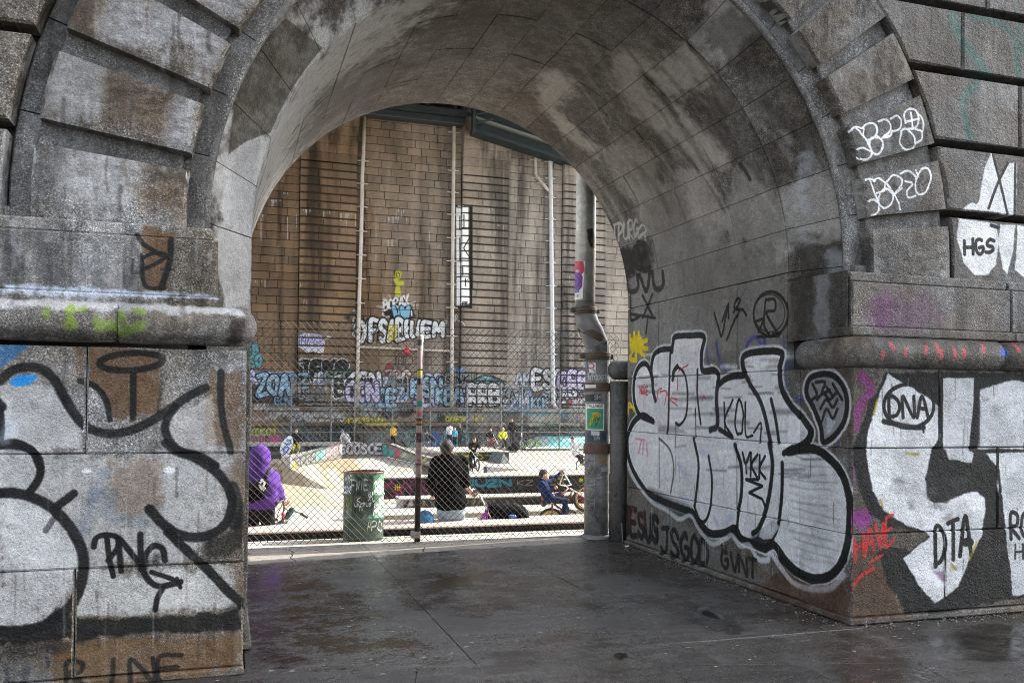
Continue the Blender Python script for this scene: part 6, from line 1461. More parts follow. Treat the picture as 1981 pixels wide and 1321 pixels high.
# ------------------------------------------------------------------ the big drainpipe by the right wall
pb = onZ(1154, 1044); PY = pb[1]+.16; PR = .156; PXc = onY(1154.5, 900, PY)[0]
def ncanvas():
    cv = Canvas('pipe_marks', -.5, .3, 0, 2.7, 200, on_cyl(PXc, PY, PR), B5)
    for k in range(50):
        x, y = random.uniform(160, 300), random.uniform(130, 1180); cv.stroke([(x, y), (x+random.uniform(-14, 14), y+random.uniform(-18, 18))], random.uniform(3, 14), random.choice([(.42,.42,.41), (.03,.03,.03), (.25,.25,.24), (.5,.5,.5)]), .5, soft=.7)
    cv.word('KAS', (180,215), (240,212), 26, 5, (.7,.7,.7)); cv.word('MIGDOT', (182,238), (298,230), 26, 6, (.72,.72,.72))
    cv.poly([(165,325),(262,320),(262,365),(165,368)], (.05,.05,.05), .9, 2); cv.word('SH', (220,355), (258,352), 26, 5, (.66,.66,.66))
    cv.poly([(165,540),(215,545),(300,545),(300,615),(165,610)], (.10,.22,.28), .7, 8, 10); cv.word('YA', (215,600), (255,598), 26, 5, (.7,.7,.7))
    cv.word('AIZ', (232,705), (300,735), 28, 5, (.62,.45,.06)); cv.word('JRZ', (250,750), (302,752), 26, 5, (.62,.45,.06))
    LN = (.66,.66,.66)
    for y0 in (705, 830, 955):              # three white line stencils, one above the other
        for P in ([(168,y0),(222,y0+5),(222,y0+62),(196,y0+118),(168,y0+80)], [(172,y0+50),(186,y0+42),(194,y0+56),(182,y0+68),(172,y0+58)]): cv.stroke(P, 3, LN, .9, curve=False)
        for i in range(6):
            for j in range(5): cv.ell((190+i*6+(j % 2)*3, y0+12+j*8), 2.2, 2.6, LN, a=.9, soft=.6)
    cv.word('VXSSIA', (262,920), (262,800), 22, 3, LN, .8, up=(-1, 0)); cv.stroke([(225,832),(300,815)], 3, LN, .8)
    for k in range(12): cv.stroke([(random.uniform(165, 300), random.uniform(900, 1180)), (random.uniform(165, 300), random.uniform(900, 1180))], 1.5, (.5,.5,.5), .5)
    # upper length: dark strip down the right, grime below and a rust bite
    return cv
def ucanvas():
    cv = Canvas('upper_pipe_marks', -.5, .3, 2.2, 5.2, 150, on_cyl(onY(1131.5, 606, PY)[0], PY, .127), Fr(1080, 380, 3.883))
    cv.poly([(205,-500),(262,-500),(262,800),(205,800)], (.10,.10,.08), .55, 14, 10); cv.poly([(212,250),(255,240),(285,330),(270,395),(240,380),(220,320)], (.13,.065,.035), .95, 4, 6); cv.poly([(252,330),(280,335),(278,385),(262,390)], (.42,.27,.12), .9, 3, 6)
    cv.poly([(115,790),(300,790),(300,850),(115,850)], (.2,.18,.16), .6, 10, 14); cv.poly([(115,490),(205,700),(300,800),(115,800)], (.2,.19,.18), .35, 20, 20)
    return cv
cvN = ncanvas(); imN = cvN.image(); cvU = ucanvas(); imU = cvU.image()
PIPE_LO = painted_metal('old_iron_pipe', (.21,.207,.20), cvN, imN, (PXc, PY, PR), .5, dirt=(.075,.071,.066), bump=.016)
PIPE_HI = painted_metal('painted_iron_pipe', (.60,.59,.53), cvU, imU, (onY(1131.5, 606, PY)[0], PY, .127), .45, dirt=(.40,.39,.35), bump=.002)
PIPE_EL = plain('worn_elbow', (.36,.36,.37), .5, .0, .3, 9, .003, False, dirt=(.16,.15,.15))
pipe = thing('street_drainpipe', 'fat iron drainpipe with an offset elbow, covered in stickers, standing where the passage wall ends', 'drainpipe', (PXc, PY, 0))
zA = zY(1154, 668, PY)                     # top of the lower length
MB().tube([(PXc, PY, 0), (PXc, PY, .8), (PXc, PY, 1.6), (PXc, PY, zA)], PR, 28).build('lower_pipe', PIPE_LO, pipe, smooth_=True)
MB().lathe([(PR+.05, 0), (PR+.045, .02), (PR+.004, .05)], (PXc, PY, .003), 26).build('base_collar', PIPE_LO, pipe, smooth_=True)
e0 = onY(1154, 690, PY); e1_ = onY(1153, 664, PY); e2_ = onY(1136, 626, PY); e3 = onY(1131.5, 603, PY)
RU = .127
MB().tube([(PXc, PY, zA-.01), e1_, (e1_+e2_)/2+[.01,0,.01], e2_, e3], [PR*.98, PR*.97, PR*.93, PR*.95, RU*1.04], 26).build('elbow', PIPE_EL, pipe, smooth_=True)
u0, u1 = onY(1131.5, 606, PY), onY(1130.5, 300, PY); u1 = np.array([u0[0], u0[1], u1[2]])
MB().tube([u0, (u0+u1)/2, u1, u1+[0,0,3.5]], RU, 26).build('upper_pipe', PIPE_HI, pipe, smooth_=True)
IRON = plain('clamp_iron', (.10,.095,.085), .6, .3, .4, 20, .003, dirt=(.14,.085,.05))
def clampring(c, r, tilt, name='clamp'):
    n = np.array([math.sin(tilt), 0, math.cos(tilt)]); u = np.array([math.cos(tilt), 0, -math.sin(tilt)]); v = np.array([0, 1.0, 0]); b = MB()
    for dz, rr in ((-.028, .020), (.028, .020), (0, .028)): b.tube([c+n*dz+(r+.004)*(math.cos(t)*u+math.sin(t)*v) for t in np.linspace(0, 2*PI, 29)[:-1]], rr, 6, closed=True)
    for s in (1, -1):
        q = c+u*s*(r+.03); b.box(tuple(q-[.045,.03,.036]), tuple(q+[.045,.03,.036]), .01); b.tube([q-[.0,.05,0], q+[0,.05,0]], .012, 6)
    return b.build(name, IRON, pipe)
clampring(onY(1131.5, 601, PY), RU, 0); clampring(onY(1146, 651, PY), PR*.96, .5); clampring(onY(1154, 689, PY), PR, 0)
# second, dark pipe behind it and the straps that tie both to the wall
P2Y = 10.16; P2X = onY(1196, 900, P2Y)[0]; P2R = .112
zt = zY(1196, 716, P2Y)
dark_m = plain('tarred_pipe', (.085,.082,.08), .5, .0, .6, 24, .014, False, dirt=(.13,.12,.11))
dp2 = thing('tarred_drainpipe', 'black drainpipe squeezed between the fat drainpipe and the passage wall, turning back at head height', 'drainpipe', (P2X, P2Y, 0))
MB().tube([(P2X, P2Y, 0), (P2X, P2Y, 1), (P2X, P2Y, zt-.14)], P2R, 20).build('pipe', dark_m, dp2, smooth_=True)
MB().tube([(P2X-.13, P2Y, zt), (P2X-.115, P2Y, zt), (P2X-.07, P2Y, zt), (P2X+.1, P2Y, zt), (P2X+.5, P2Y+.02, zt)], [.02, .085, .118, .122, .122], 20).build('elbow', dark_m, dp2, smooth_=True)
RB = plain('rusty_strap', (.13,.08,.055), .7, .2, .4, 16, .002)
for yy, hh in ((749, 16), (867, 20)):
    zc_ = zY(1170, yy, PY); h2 = hh/2*11.3/1708; b = MB(); R_ = PR+.012
    ring = [(PXc+R_*math.cos(t), PY+R_*math.sin(t)) for t in np.linspace(math.radians(-20), math.radians(-200), 22)]
    path = [(P2X+P2R+.02, P2Y-P2R*.9-.02), (PXc+R_+.02, PY-.09)]+ring
    V = []; 
    for x, y in path: V += [(x, y, zc_-h2), (x, y, zc_+h2)]
    for x, y in path: V += [(x*.0+x, y+.012, zc_-h2), (x, y+.012, zc_+h2)]
    n = len(path); F = [(2*i, 2*i+2, 2*i+3, 2*i+1) for i in range(n-1)]+[(2*n+2*i+1, 2*n+2*i+3, 2*n+2*i+2, 2*n+2*i) for i in range(n-1)]+[(2*i+1, 2*i+3, 2*n+2*i+3, 2*n+2*i+1) for i in range(n-1)]+[(2*i, 2*n+2*i, 2*n+2*i+2, 2*i+2) for i in range(n-1)]
    s_ = mesh('strap', V, F, RB, pipe)
    bt = MB(); bt.box((PXc+R_+.0, PY-.14, zc_-h2*.9), (PXc+R_+.03, PY-.05, zc_+h2*.9), .004); bt.tube([(PXc+R_-.02, PY-.11, zc_), (PXc+R_+.06, PY-.11, zc_)], .014, 6); bt.build('bolt', IRON, s_)
# paper stuck on the pipe: curved sheets lying on it
def sheet(name, label, cat, fr, quad, r, Xc, col=None, draw=None, group=None, ppm=400, cv_=None):
    pts = [fr(*q) for q in quad]; xs = [p[0] for p in pts]; ys = [p[1] for p in pts]
    def ang(x, y): return cyl_ang(x, y, Xc, PY, r)
    (a0, za), (a1, zb), (a2, zc2), (a3, zd) = [ang(*p) for p in pts]
    n = 8; V = []
    for i in range(n+1):
        t = i/n
        for (aa, zz) in ((a0+(a1-a0)*t, za+(zb-za)*t), (a3+(a2-a3)*t, zd+(zc2-zd)*t)):
            rr = r+.003+(.002 if i in (0, n) else 0); V.append((Xc+rr*math.sin(aa), PY-rr*math.cos(aa), zz))
    F = [(2*i, 2*i+1, 2*i+3, 2*i+2) for i in range(n)]
    m2 = len(V); V += [(x+(Xc-x)*.012, y+(PY-y)*.012, z) for x, y, z in V]; F += [(a+m2, d+m2, c+m2, b_+m2) for a, b_, c, d in F]
    if draw:
        cv = Canvas(name+'_print', -3.2*r, 2*r, min(za, zb, zc2, zd)-.03, max(za, zb, zc2, zd)+.03, ppm, on_cyl(Xc, PY, r), fr); draw(cv)
        mt = painted_metal(name+'_print', col or (.78,.77,.74), cv, cv.image(), (Xc, PY, r), .6, bump=.0005)
    else: mt = solid('sticker_%.2f_%.2f_%.2f' % col, col, .5, var=.12)
    o = mesh(name, V, F, mt, None); meta(o, label, cat, group); return o
def poster(cv):
    cv.poly([(176,408),(273,410),(272,535),(178,533)], (.16,.56,.42), .98, 1)
    cv.word('FOLLOWUR', (178,398), (272,402), 15, 3.2, (.2,.2,.22), wob=.01)
    cv.ell((232,448), 24, 20, (.72,.62,.12), a=.95, rag=8); cv.stroke([(215,440),(205,480),(195,505)], 18, (.72,.66,.10), .95); cv.ell((230,470), 14, 10, (.55,.55,.2), a=.8)
    for k in range(26): cv.stroke([(random.uniform(200, 262), random.uniform(430, 525)), (random.uniform(200, 262), random.uniform(430, 525))], random.uniform(1, 2.5), random.choice([(.08,.2,.2), (.1,.1,.12), (.7,.66,.2)]), .7)
sheet('poster', 'green and yellow poster headed FOLLOW UR, pasted on the fat drainpipe', 'poster', B5, [(168,378),(278,382),(276,542),(170,538)], PR, PXc, None, poster)
def st1(cv):
    cv.poly([(105,488),(190,488),(198,560),(170,600),(110,560)], (.72,.22,.30), .98, 2, 3); cv.poly([(118,570),(150,560),(185,600),(180,680),(160,705),(118,705)], (.42,.20,.56), .98, 2, 3); cv.ell((146,562), 14, 12, (.70,.62,.72)); cv.poly([(116,705),(160,705),(158,725),(116,728)], (.22,.28,.5), .9, 2)
    cv.stroke([(140,600),(165,640),(135,690)], 5, (.25,.1,.36)); cv.stroke([(130,610),(122,660),(150,700)], 4, (.25,.1,.36)); cv.word('DOE', (122,760), (162,756), 20, 3, (.2,.2,.2))
sheet('sticker', 'torn sticker with a pink top and a purple figure, high on the fat drainpipe', 'sticker', Fr(1080,380,3.883), [(106,488),(200,490),(184,770),(114,778)], RU, u0[0], None, st1, 'stickers on the drainpipe')
def st2(cv): cv.ell((200,150), 17, 16, (.72,.25,.2), w=7); cv.stroke([(205,160),(230,195)], 10, (.6,.6,.6))
sheet('sticker', 'round red and white sticker just under the lowest clamp of the fat drainpipe', 'sticker', B5, [(182,130),(228,130),(230,196),(190,190)], PR, PXc, (.66,.66,.66), st2, 'stickers on the drainpipe')
sheet('sticker', 'small blue sticker at the left edge of the fat drainpipe, left of the round one', 'sticker', B5, [(162,134),(178,134),(178,160),(163,162)], PR, PXc, (.10,.25,.45), None, 'stickers on the drainpipe')
def st3(cv): cv.word('XOBEN', (200,280), (228,279), 10, 1.5, (.4,.4,.4))
sheet('sticker', 'blank white strip of a sticker on the upper rusty strap', 'sticker', B5, [(166,264),(230,264),(230,284),(167,285)], PR+.014, PXc, (.72,.71,.69), None, 'stickers on the drainpipe')
sheet('sticker', 'grey paper scrap under the green poster', 'sticker', B5, [(200,545),(250,547),(250,572),(202,570)], PR, PXc, (.55,.56,.58), None, 'stickers on the drainpipe')
sheet('sticker', 'blue-grey sticker low on the right side of the fat drainpipe', 'sticker', B5, [(258,768),(292,764),(294,790),(262,794)], PR, PXc, (.30,.34,.40), None, 'stickers on the drainpipe')
# litter by the wall foot
lt = onZ(1190, 1046); b = MB(); V = []; n = 9
for i in range(n+1):
    t = math.radians(-60+150*i/n)
    for k in range(5): r = .075-.004*k; V.append((lt[0]+.02+r*math.cos(t)*(.9), lt[1]-.03+r*math.sin(t), .004+.055*k+.012*math.sin(i)))
F = [(i*5+k, i*5+k+1, i*5+k+6, i*5+k+5) for i in range(n) for k in range(4)]
m2 = len(V); V += [(x-.004, y, z) for x, y, z in V]; F += [(a+m2, d+m2, c+m2, b_+m2) for a, b_, c, d in F]
rg = random.Random(3); gm = MB()
def chip(x, y, r):
    a = rg.uniform(0, 6.3); P = [(x+r*rg.uniform(.5, 1)*math.cos(a+k*1.57), y+r*rg.uniform(.5, 1)*math.sin(a+k*1.57), .003+rg.uniform(0, .3)*r) for k in range(4)]
    gm.add(P+[(x, y, .004+r*.7)], [(0,1,4), (1,2,4), (2,3,4), (3,0,4), (3,2,1,0)])
for k in range(420): chip(XR-.05-abs(rg.gauss(0, .10)), rg.uniform(5.75, 9.9), rg.uniform(.004, .013))
for k in range(260): chip(rg.uniform(XR, 8), YF-.05-abs(rg.gauss(0, .10)), rg.uniform(.004, .013))
for k in range(260): chip(rg.uniform(.2, 4.5), 10.6-abs(rg.gauss(0, .12)), rg.uniform(.005, .014))
for k in range(320): chip(rg.uniform(.2, 4.6), rg.uniform(4.4, 10.2), rg.uniform(.003, .008))
o = gm.build('grit', plain('grit', (.16,.14,.12), .8, var=.6, scale=8), None, kind='stuff'); meta(o, 'loose grit and dirt gathered along the wall foot and the fence', 'grit')
o = mesh('cup_shard', V, F, M['white_plastic'], None, True); meta(o, 'torn white plastic cup leaning at the foot of the black drainpipe', 'cup')
c_ = onZ(1213, 1058); MB().tube([(c_[0]-.022, c_[1], .012), (c_[0]+.022, c_[1]+.004, .012)], .009, 8).build('paper_stub', M['paper'], None); meta(bpy.data.objects['paper_stub'], 'little white paper stub on the wet floor near the wall', 'litter')


# ------------------------------------------------------------------ people: one smooth surface per body, clothes over it
def surfnet(f, lo, hi, h):
    lo = np.array(lo)-2*h; n = np.ceil((np.array(hi)+2*h-lo)/h).astype(int)+1
    g = [lo[i]+h*np.arange(n[i]) for i in range(3)]
    X, Y, Z = np.meshgrid(*g, indexing='ij'); v = f(np.stack([X, Y, Z], -1).reshape(-1, 3)).reshape(n)
    s = v < 0
    acc = np.zeros(tuple(n-1)+(3,)); cnt = np.zeros(tuple(n-1))
    co = [(i, j, k) for i in (0, 1) for j in (0, 1) for k in (0, 1)]
    def sub(A, c): return A[c[0]:A.shape[0]-1+c[0], c[1]:A.shape[1]-1+c[1], c[2]:A.shape[2]-1+c[2]]
    for a in co:
        for ax in range(3):
            if a[ax]: continue
            b = list(a); b[ax] = 1
            va, vb = sub(v, a), sub(v, b); m = sub(s, a) != sub(s, b)
            t = np.where(m, va/np.where(m, va-vb, 1), 0)
            for d in range(3): acc[..., d] += np.where(m, a[d]+(t if d == ax else 0), 0)
            cnt += m
    act = cnt > 0; idx = -np.ones(tuple(n-1), int); idx[act] = np.arange(act.sum())
    P = np.argwhere(act)+acc[act]/cnt[act][:, None]; V = lo+P*h; F = []
    for ax in range(3):
        o1, o2 = [(1, 2), (2, 0), (0, 1)][ax]
        sl = [slice(None)]*3; sh = [slice(None)]*3; sl[ax] = slice(0, -1); sh[ax] = slice(1, None)
        e = np.argwhere(s[tuple(sl)] != s[tuple(sh)])
        e = e[(e[:, o1] > 0) & (e[:, o2] > 0) & (e[:, o1] < n[o1]-1) & (e[:, o2] < n[o2]-1)]
        def gi(d1, d2):
            q = e.copy(); q[:, o1] += d1; q[:, o2] += d2; return idx[q[:, 0], q[:, 1], q[:, 2]]
        Q = np.stack([gi(-1, -1), gi(0, -1), gi(0, 0), gi(-1, 0)], 1); fl = s[e[:, 0], e[:, 1], e[:, 2]]
        Q[~fl] = Q[~fl][:, ::-1]; F.append(Q[(Q >= 0).all(1)])
    return V, np.vstack(F)
def sdf(prims, k):
    """prims: ('c', a, b, ra, rb) tapered limbs, ('e', centre, radii, axes) ellipsoids; blended over k"""
    def f(P):
        r = None
        for p in prims:
            if p[0] == 'c':
                a, b = np.array(p[1]), np.array(p[2]); ab = b-a; t = np.clip(((P-a)@ab)/(ab@ab+1e-9), 0, 1)
                d = np.linalg.norm(P-a-t[:, None]*ab, axis=1)-(p[3]+(p[4]-p[3])*t)
            else:
                q = P-np.array(p[1]); 
                if len(p) > 3: q = q@np.array(p[3]).T
                R = np.array(p[2]); l = np.linalg.norm(q/R, axis=1); d = (l-1)*R.min()
            if r is None: r = d
            else:
                hh = np.clip(.5+.5*(r-d)/k, 0, 1); r = r*(1-hh)+d*hh-k*hh*(1-hh)
        return r
    lo = np.min([np.minimum(np.array(p[1])-max(p[3:5]), np.array(p[2])-max(p[3:5])) if p[0] == 'c' else np.array(p[1])-max(p[2]) for p in prims], 0)
    hi = np.max([np.maximum(np.array(p[1])+max(p[3:5]), np.array(p[2])+max(p[3:5])) if p[0] == 'c' else np.array(p[1])+max(p[2]) for p in prims], 0)
    return f, lo, hi
def skin_mesh(name, prims, k, h, mat, parent, fold=0.0, seed=0):
    f, lo, hi = sdf(prims, k)
    if fold:
        rs = np.random.RandomState(seed); ph = rs.rand(6)*6
        f0 = f
        def f(P): return f0(P)+fold*(np.sin(P[:, 2]*24+3*np.sin(P[:, 0]*11+ph[0])+ph[1])*np.sin(P[:, 0]*17+P[:, 1]*13+ph[2])+.6*np.sin(P[:, 2]*47+P[:, 0]*31+ph[3]))
    V, F = surfnet(f, lo, hi, h)
    return mesh(name, V, F.tolist(), mat, parent, True)
def unit(v): v = np.array(v, float); return v/(np.linalg.norm(v)+1e-9)

def fig(name_label, Y, xc, yt, yf, fr=PXF, over={}, H=None, away=False, shirt=(.02,.02,.022), pants=(.03,.035,.05), hair=(.03,.02,.015), shoe=(.05,.05,.05), skin='skin', short=False,
        hood=False, hat=None, group=None, h=None, hide=(), fist=(), girth=1.0, hem=0.0, hs=1.0, boxy=0.0):
    a, b = onY(*fr(xc, yt), Y), onY(*fr(xc, yf), Y); Hm = H or (a[2]-b[2]); s = Hm/1.75; x0, z0 = (a[0]+b[0])/2, b[2]
    fz = 1 if away else -1
    J = dict(head=(0,.0,1.63), neck=(0,0,1.47), chest=(0,0,1.30), waist=(0,0,1.08), pelvis=(0,0,.95), sL=(-.185,0,1.42), sR=(.185,0,1.42), eL=(-.235,.0,1.15), eR=(.235,.0,1.15), wL=(-.24,.06*fz,.92), wR=(.24,.06*fz,.92),
             hL=(-.09,0,.93), hR=(.09,0,.93), kL=(-.105,.03*fz,.50), kR=(.105,.03*fz,.50), aL=(-.115,0,.085), aR=(.115,0,.085))
    top = a[2]
    J = {k: np.array([x0+v[0]*s, Y+v[1]*s, (z0 if not over.get('_top') else top-1.75*s)+v[2]*s]) for k, v in J.items()}
    for k, v in over.items():
        if k[0] == '_': continue
        J[k] = onY(*fr(v[0], v[1]), Y+(v[2] if len(v) > 2 else 0))
    label, = (name_label,)
    base = (J['pelvis'][0], J['pelvis'][1], min(J['aL'][2], J['aR'][2])-.085*s)
    root = thing('person', label, 'person', base, group)
    h = h or (.030 if Hm/Y < .04 else .018); k = .035*s
    c = lambda p, q, r0, r1: ('c', J[p] if isinstance(p, str) else p, J[q] if isinstance(q, str) else q, r0*s, r1*s)
    spine = unit(J['neck']-J['pelvis']); across = unit(J['sR']-J['sL']); look = over.get('_look'); face = np.array(unit(look) if look is not None else (0, fz, 0))
    hd = J['head']; hr = np.array([.075, .095, .115])*s*hs
    side = unit(np.cross(face, [0, 0, 1])); upv = unit(np.cross(side, face)); AX = np.array([side, face, upv])
    pt = lambda x, y, z: hd+(side*x+face*y+upv*z)*s*hs
    toe = {}
    for q in 'LR':
        kd = J['k'+q]-J['h'+q]; fwd = np.array([kd[0], kd[1], 0]); fwd = unit(fwd) if np.hypot(*fwd[:2]) > .12*s else face*[1, 1, 0]
        toe[q] = over['_toe'+q] if '_toe'+q in over else J['a'+q]+unit(fwd)*.17*s+np.array([0, 0, -.05*s])
    hips_c = (J['hL']+J['hR'])/2
    body = [('e', hd, hr, AX), c('neck', hd-upv*.05*s, .055, .05), c('neck', 'chest', .07, .11), c('sL', 'sR', .06, .06), c('chest', 'waist', .125, .11), c('waist', 'pelvis', .11, .115), c('hL', 'hR', .095, .095),
            ('c', pt(0,.045,-.075), pt(0,.075,-.075), .045*s*hs, .035*s*hs), ('c', pt(0,.09,.01), pt(0,.112,-.018), .010*s*hs, .016*s*hs), ('e', pt(.077,0,-.01), np.array([.014,.022,.034])*s*hs, AX), ('e', pt(-.077,0,-.01), np.array([.014,.022,.034])*s*hs, AX)]
    for q in 'LR':
        body += [c('s'+q, 'e'+q, .052, .040), c('e'+q, 'w'+q, .041, .029), c('h'+q, 'k'+q, .088, .056), c('k'+q, 'a'+q, .058, .038), c('a'+q, toe[q], .042, .03)]
    f, lo, hi = sdf(body, k); V, F = surfnet(f, lo, hi, h); V = V.tolist(); F = F.tolist()
    for q, sg in (('L', -1), ('R', 1)):                     # hands: palm, four bent fingers, thumb
        if 'w'+q in hide: continue
        w = J['w'+q]; d = unit(w-J['e'+q]); n_ = unit(np.cross(d, [0, 0, 1]) if abs(d[2]) < .9 else np.cross(d, face)); pl = unit(np.cross(n_, d))
        cur = 1.0 if q in fist else .35; H_ = .98*s; pr = [('c', w-d*.03*s, w+d*.075*s, .028*s, .030*s), ('c', w+d*.02*s+pl*.016*s, w+d*.078*s+pl*.026*s, .02*s, .015*s), ('c', w+d*.02*s-pl*.016*s, w+d*.078*s-pl*.026*s, .02*s, .015*s)]
        for i, L in enumerate((.040, .046, .043, .034)):
            b0 = w+d*.078*s+pl*(.033-.022*i)*s; b1 = b0+unit(d*(1-.5*cur)+n_*sg*cur)*L*s; b2 = b1+unit(d*(.6-1.3*cur)+n_*sg*(.5+cur))*L*.85*s
            pr += [('c', b0, b1, .0098*s, .0088*s), ('c', b1, b2, .0088*s, .007*s)]
        t0 = w+d*.02*s+pl*.026*s; t1 = t0+unit(d*.6+pl*.9)*.045*s; t2 = t1+unit(d*.9+pl*.2+n_*sg*.5*cur)*.034*s
        pr += [('c', t0, t1, .014*s, .011*s), ('c', t1, t2, .011*s, .009*s)]
        f, lo, hi = sdf(pr, .006*s); v2, f2 = surfnet(f, lo, hi, .0065 if h < .02 else .013); m = len(V); V += v2.tolist(); F += (f2+m).tolist()
    mesh('body', V, F, M[skin], root, True)
    # clothes
    g = girth; sm = fabric('shirt_%.2f_%.2f_%.2f' % shirt, shirt); tm = fabric('pants_%.2f_%.2f_%.2f' % pants, pants)
    top_ = [c('neck', 'chest', .088*g, .135*g), c('sL', 'sR', .080*g, .080*g), ('e', J['chest'], np.array([.185, .13, .20])*s*g, np.array([across, unit(np.cross(spine, across)), spine])), c('chest', 'waist', .142*g, .138*g), c('waist', J['pelvis']-spine*hem*s, .138*g, .150*g)]+([c('hL', 'hR', .118*g, .118*g)] if hem >= 0 else [])
    if boxy:
        for jn, rr in (('chest', .13), ('waist', .132), ('pelvis', .135)): top_ += [('c', J[jn]-across*boxy*s, J[jn]+across*boxy*s, rr*s*g, rr*s*g)]
    for q in 'LR':
        top_ += [c('s'+q, 'e'+q, .074*g, .062*g)]
        if short is True or short == q: top_[-1] = ('c', J['s'+q], J['s'+q]+(J['e'+q]-J['s'+q])*.9, .078*s*g, .072*s*g)
        else: top_ += [('c', J['e'+q], J['w'+q]-unit(J['w'+q]-J['e'+q])*.02*s, .062*s*g, .044*s*g)]
    skin_mesh('hoodie' if hood else 'jacket' if not short else 'shirt', top_, .04*s, h, sm, root, .0045*s if h < .02 else 0, int(xc))
    tr = [c('hL', 'hR', .112, .112), c('pelvis', hips_c, .122, .115)]
    for q in 'LR': tr += [c('h'+q, 'k'+q, .105, .078), c('k'+q, 'a'+q, .077, .066)]
    skin_mesh('trousers', tr, .03*s, h, tm, root, .004*s if h < .02 else 0, int(xc)+5)
    for q in 'LR':
        fd = unit(toe[q]-J['a'+q]); skin_mesh('shoe', [('c', J['a'+q]-[0, 0, .025*s]-fd*.03*s, toe[q]-[0, 0, .005*s], .052*s, .042*s), ('c', J['a'+q]+[0, 0, .02*s], J['a'+q]-[0, 0, .02*s], .05*s, .05*s)], .02*s, min(h, .02), solid('shoe_%.2f' % shoe[0], shoe), root)
    if hood:
        skin_mesh('hood', [('e', hd-face*.015*s+upv*.02*s, np.array([.135, .155, .165])*s, AX), ('c', hd-upv*.06*s-face*.03*s, J['neck']-face*.03*s-upv*.03*s, .125*s, .15*s), ('c', hd+upv*.06*s-face*.05*s, hd+upv*.10*s+face*.02*s, .085*s, .075*s)], .04*s, min(h, .016), sm, root, .003*s)
    else:
        hm = solid('hair_%.2f_%.2f' % hair[:2], hair, .75, var=.35, scale=60)
        skin_mesh('cap' if hat else 'hair', [('e', pt(0,-.018,.03), np.array([.083,.098,.10])*s*hs, AX), ('c', pt(0,-.05,-.02), pt(0,-.06,-.055), .06*s*hs, .045*s*hs), ('c', pt(0,.03,.085), pt(0,-.03,.10), .05*s*hs, .045*s*hs)]+([('c', pt(0,.06,.05), pt(0,.15,.035), .05*s*hs, .03*s*hs)] if hat else []), .02*s, min(h, .018), solid('cap_%.2f_%.2f' % hat[:2], hat) if hat else hm, root, .004*s if not hat else 0, 3)
    if face[1] < .5:
        for e in (-1, 1): MB().lathe([(.001, -.009*s), (.008*s, -.004*s), (.008*s, .004*s), (.001, .009*s)], pt(.030*e, .088, .012), 8).build('eye', M['black_rubber'], root, smooth_=True)
        MB().tube([pt(-.022,.098,-.062), pt(0,.106,-.062), pt(.022,.098,-.062)], .004*s, 5).build('mouth', solid('lip', (.32,.12,.10)), root)
    return root, J, s

E3, E4, D6, E7 = Fr(470, 840, 6.288), Fr(800, 850, 6.604), Fr(1000, 820, 6.607), Fr(740, 800, 12.381)
# --- the three in front
R1_, J1, s1 = fig('person in a bright purple hooded sweatshirt seen from behind, with a black bag', 12.45, 215, 175, 1600, E3, dict(head=(214,300), neck=(205,430), chest=(205,600,-.04), waist=(205,740,0), pelvis=(205,800), sL=(85,520), sR=(355,520), eL=(20,720,.05), eR=(432,705,.03), wL=(70,860,.25), wR=(478,785,.12), hL=(120,900), hR=(285,900), kL=(105,1200,.05), kR=(320,1210,.06), aL=(100,1500), aR=(335,1500), _look=(.35,.9,-.12)), 1.80, True, (.085,.035,.215), (.012,.012,.013), hood=True, fist=('R',), hem=-.01, h=.014, girth=1.12, boxy=.09)
bag = thing('sling_bag', 'black sling bag with a white print, worn across the purple hooded back', 'bag', tuple(J1['chest']+[0,-.2,-.2]))
bc = onY(*E3(170, 690), 12.45-.20)
skin_mesh('bag_body', [('c', onY(*E3(70,730), 12.25), onY(*E3(250,610), 12.23), .12, .075), ('c', onY(*E3(60,690), 12.25), onY(*E3(200,720), 12.22), .12, .09)], .04, .014, fabric('bag_black', (.004,.004,.005)), bag, .004, 2)
MB().tube([onY(*E3(240,620), 12.25), onY(*E3(290,500), 12.27), onY(*E3(318,430), 12.33), onY(*E3(330,400), 12.45)], .026, 6).build('strap', fabric('strap_black', (.03,.03,.034)), bag, smooth_=True)
b = MB()
for P in ([(205,590),(240,570),(260,600),(235,640)],[(200,610),(225,660),(260,680)],[(240,650),(275,660)],[(215,560),(250,555)]): b.tube([onY(*E3(*q), 12.125) for q in smooth(P, 3)], .014, 5)
b.build('print', M['paper'], bag)
R2_, J2, s2 = fig('person with brown hair in a loose black shirt, seen from behind by the fence', 12.35, 430, 60, 1700, E4, dict(head=(432,140), neck=(432,225), chest=(450,380), waist=(455,680), pelvis=(480,800), sL=(292,292), sR=(622,288), eL=(212,560,.03), eR=(668,585,.0), wL=(245,690,.28), wR=(728,660,.10), hL=(400,940), hR=(560,940), kL=(380,1300,.08), kR=(575,1300,.08), aL=(375,1640), aR=(580,1640), _look=(.45,.88,-.2)), 1.80, True, (.0045,.0045,.005), (.24,.31,.37), (.014,.008,.005), fist=('R',), short='R', hem=-.01, h=.014, girth=1.04, boxy=.085, hs=1.10)
hm = onY(*E4(432, 118), 12.33)
skin_mesh('collar', [('c', onY(*E4(385,215), 12.28), onY(*E4(480,215), 12.28), .05, .05), ('c', onY(*E4(430,215), 12.36), onY(*E4(430,225), 12.30), .06, .07)], .03, .012, fabric('collar_black', (.006,.006,.007)), R2_)
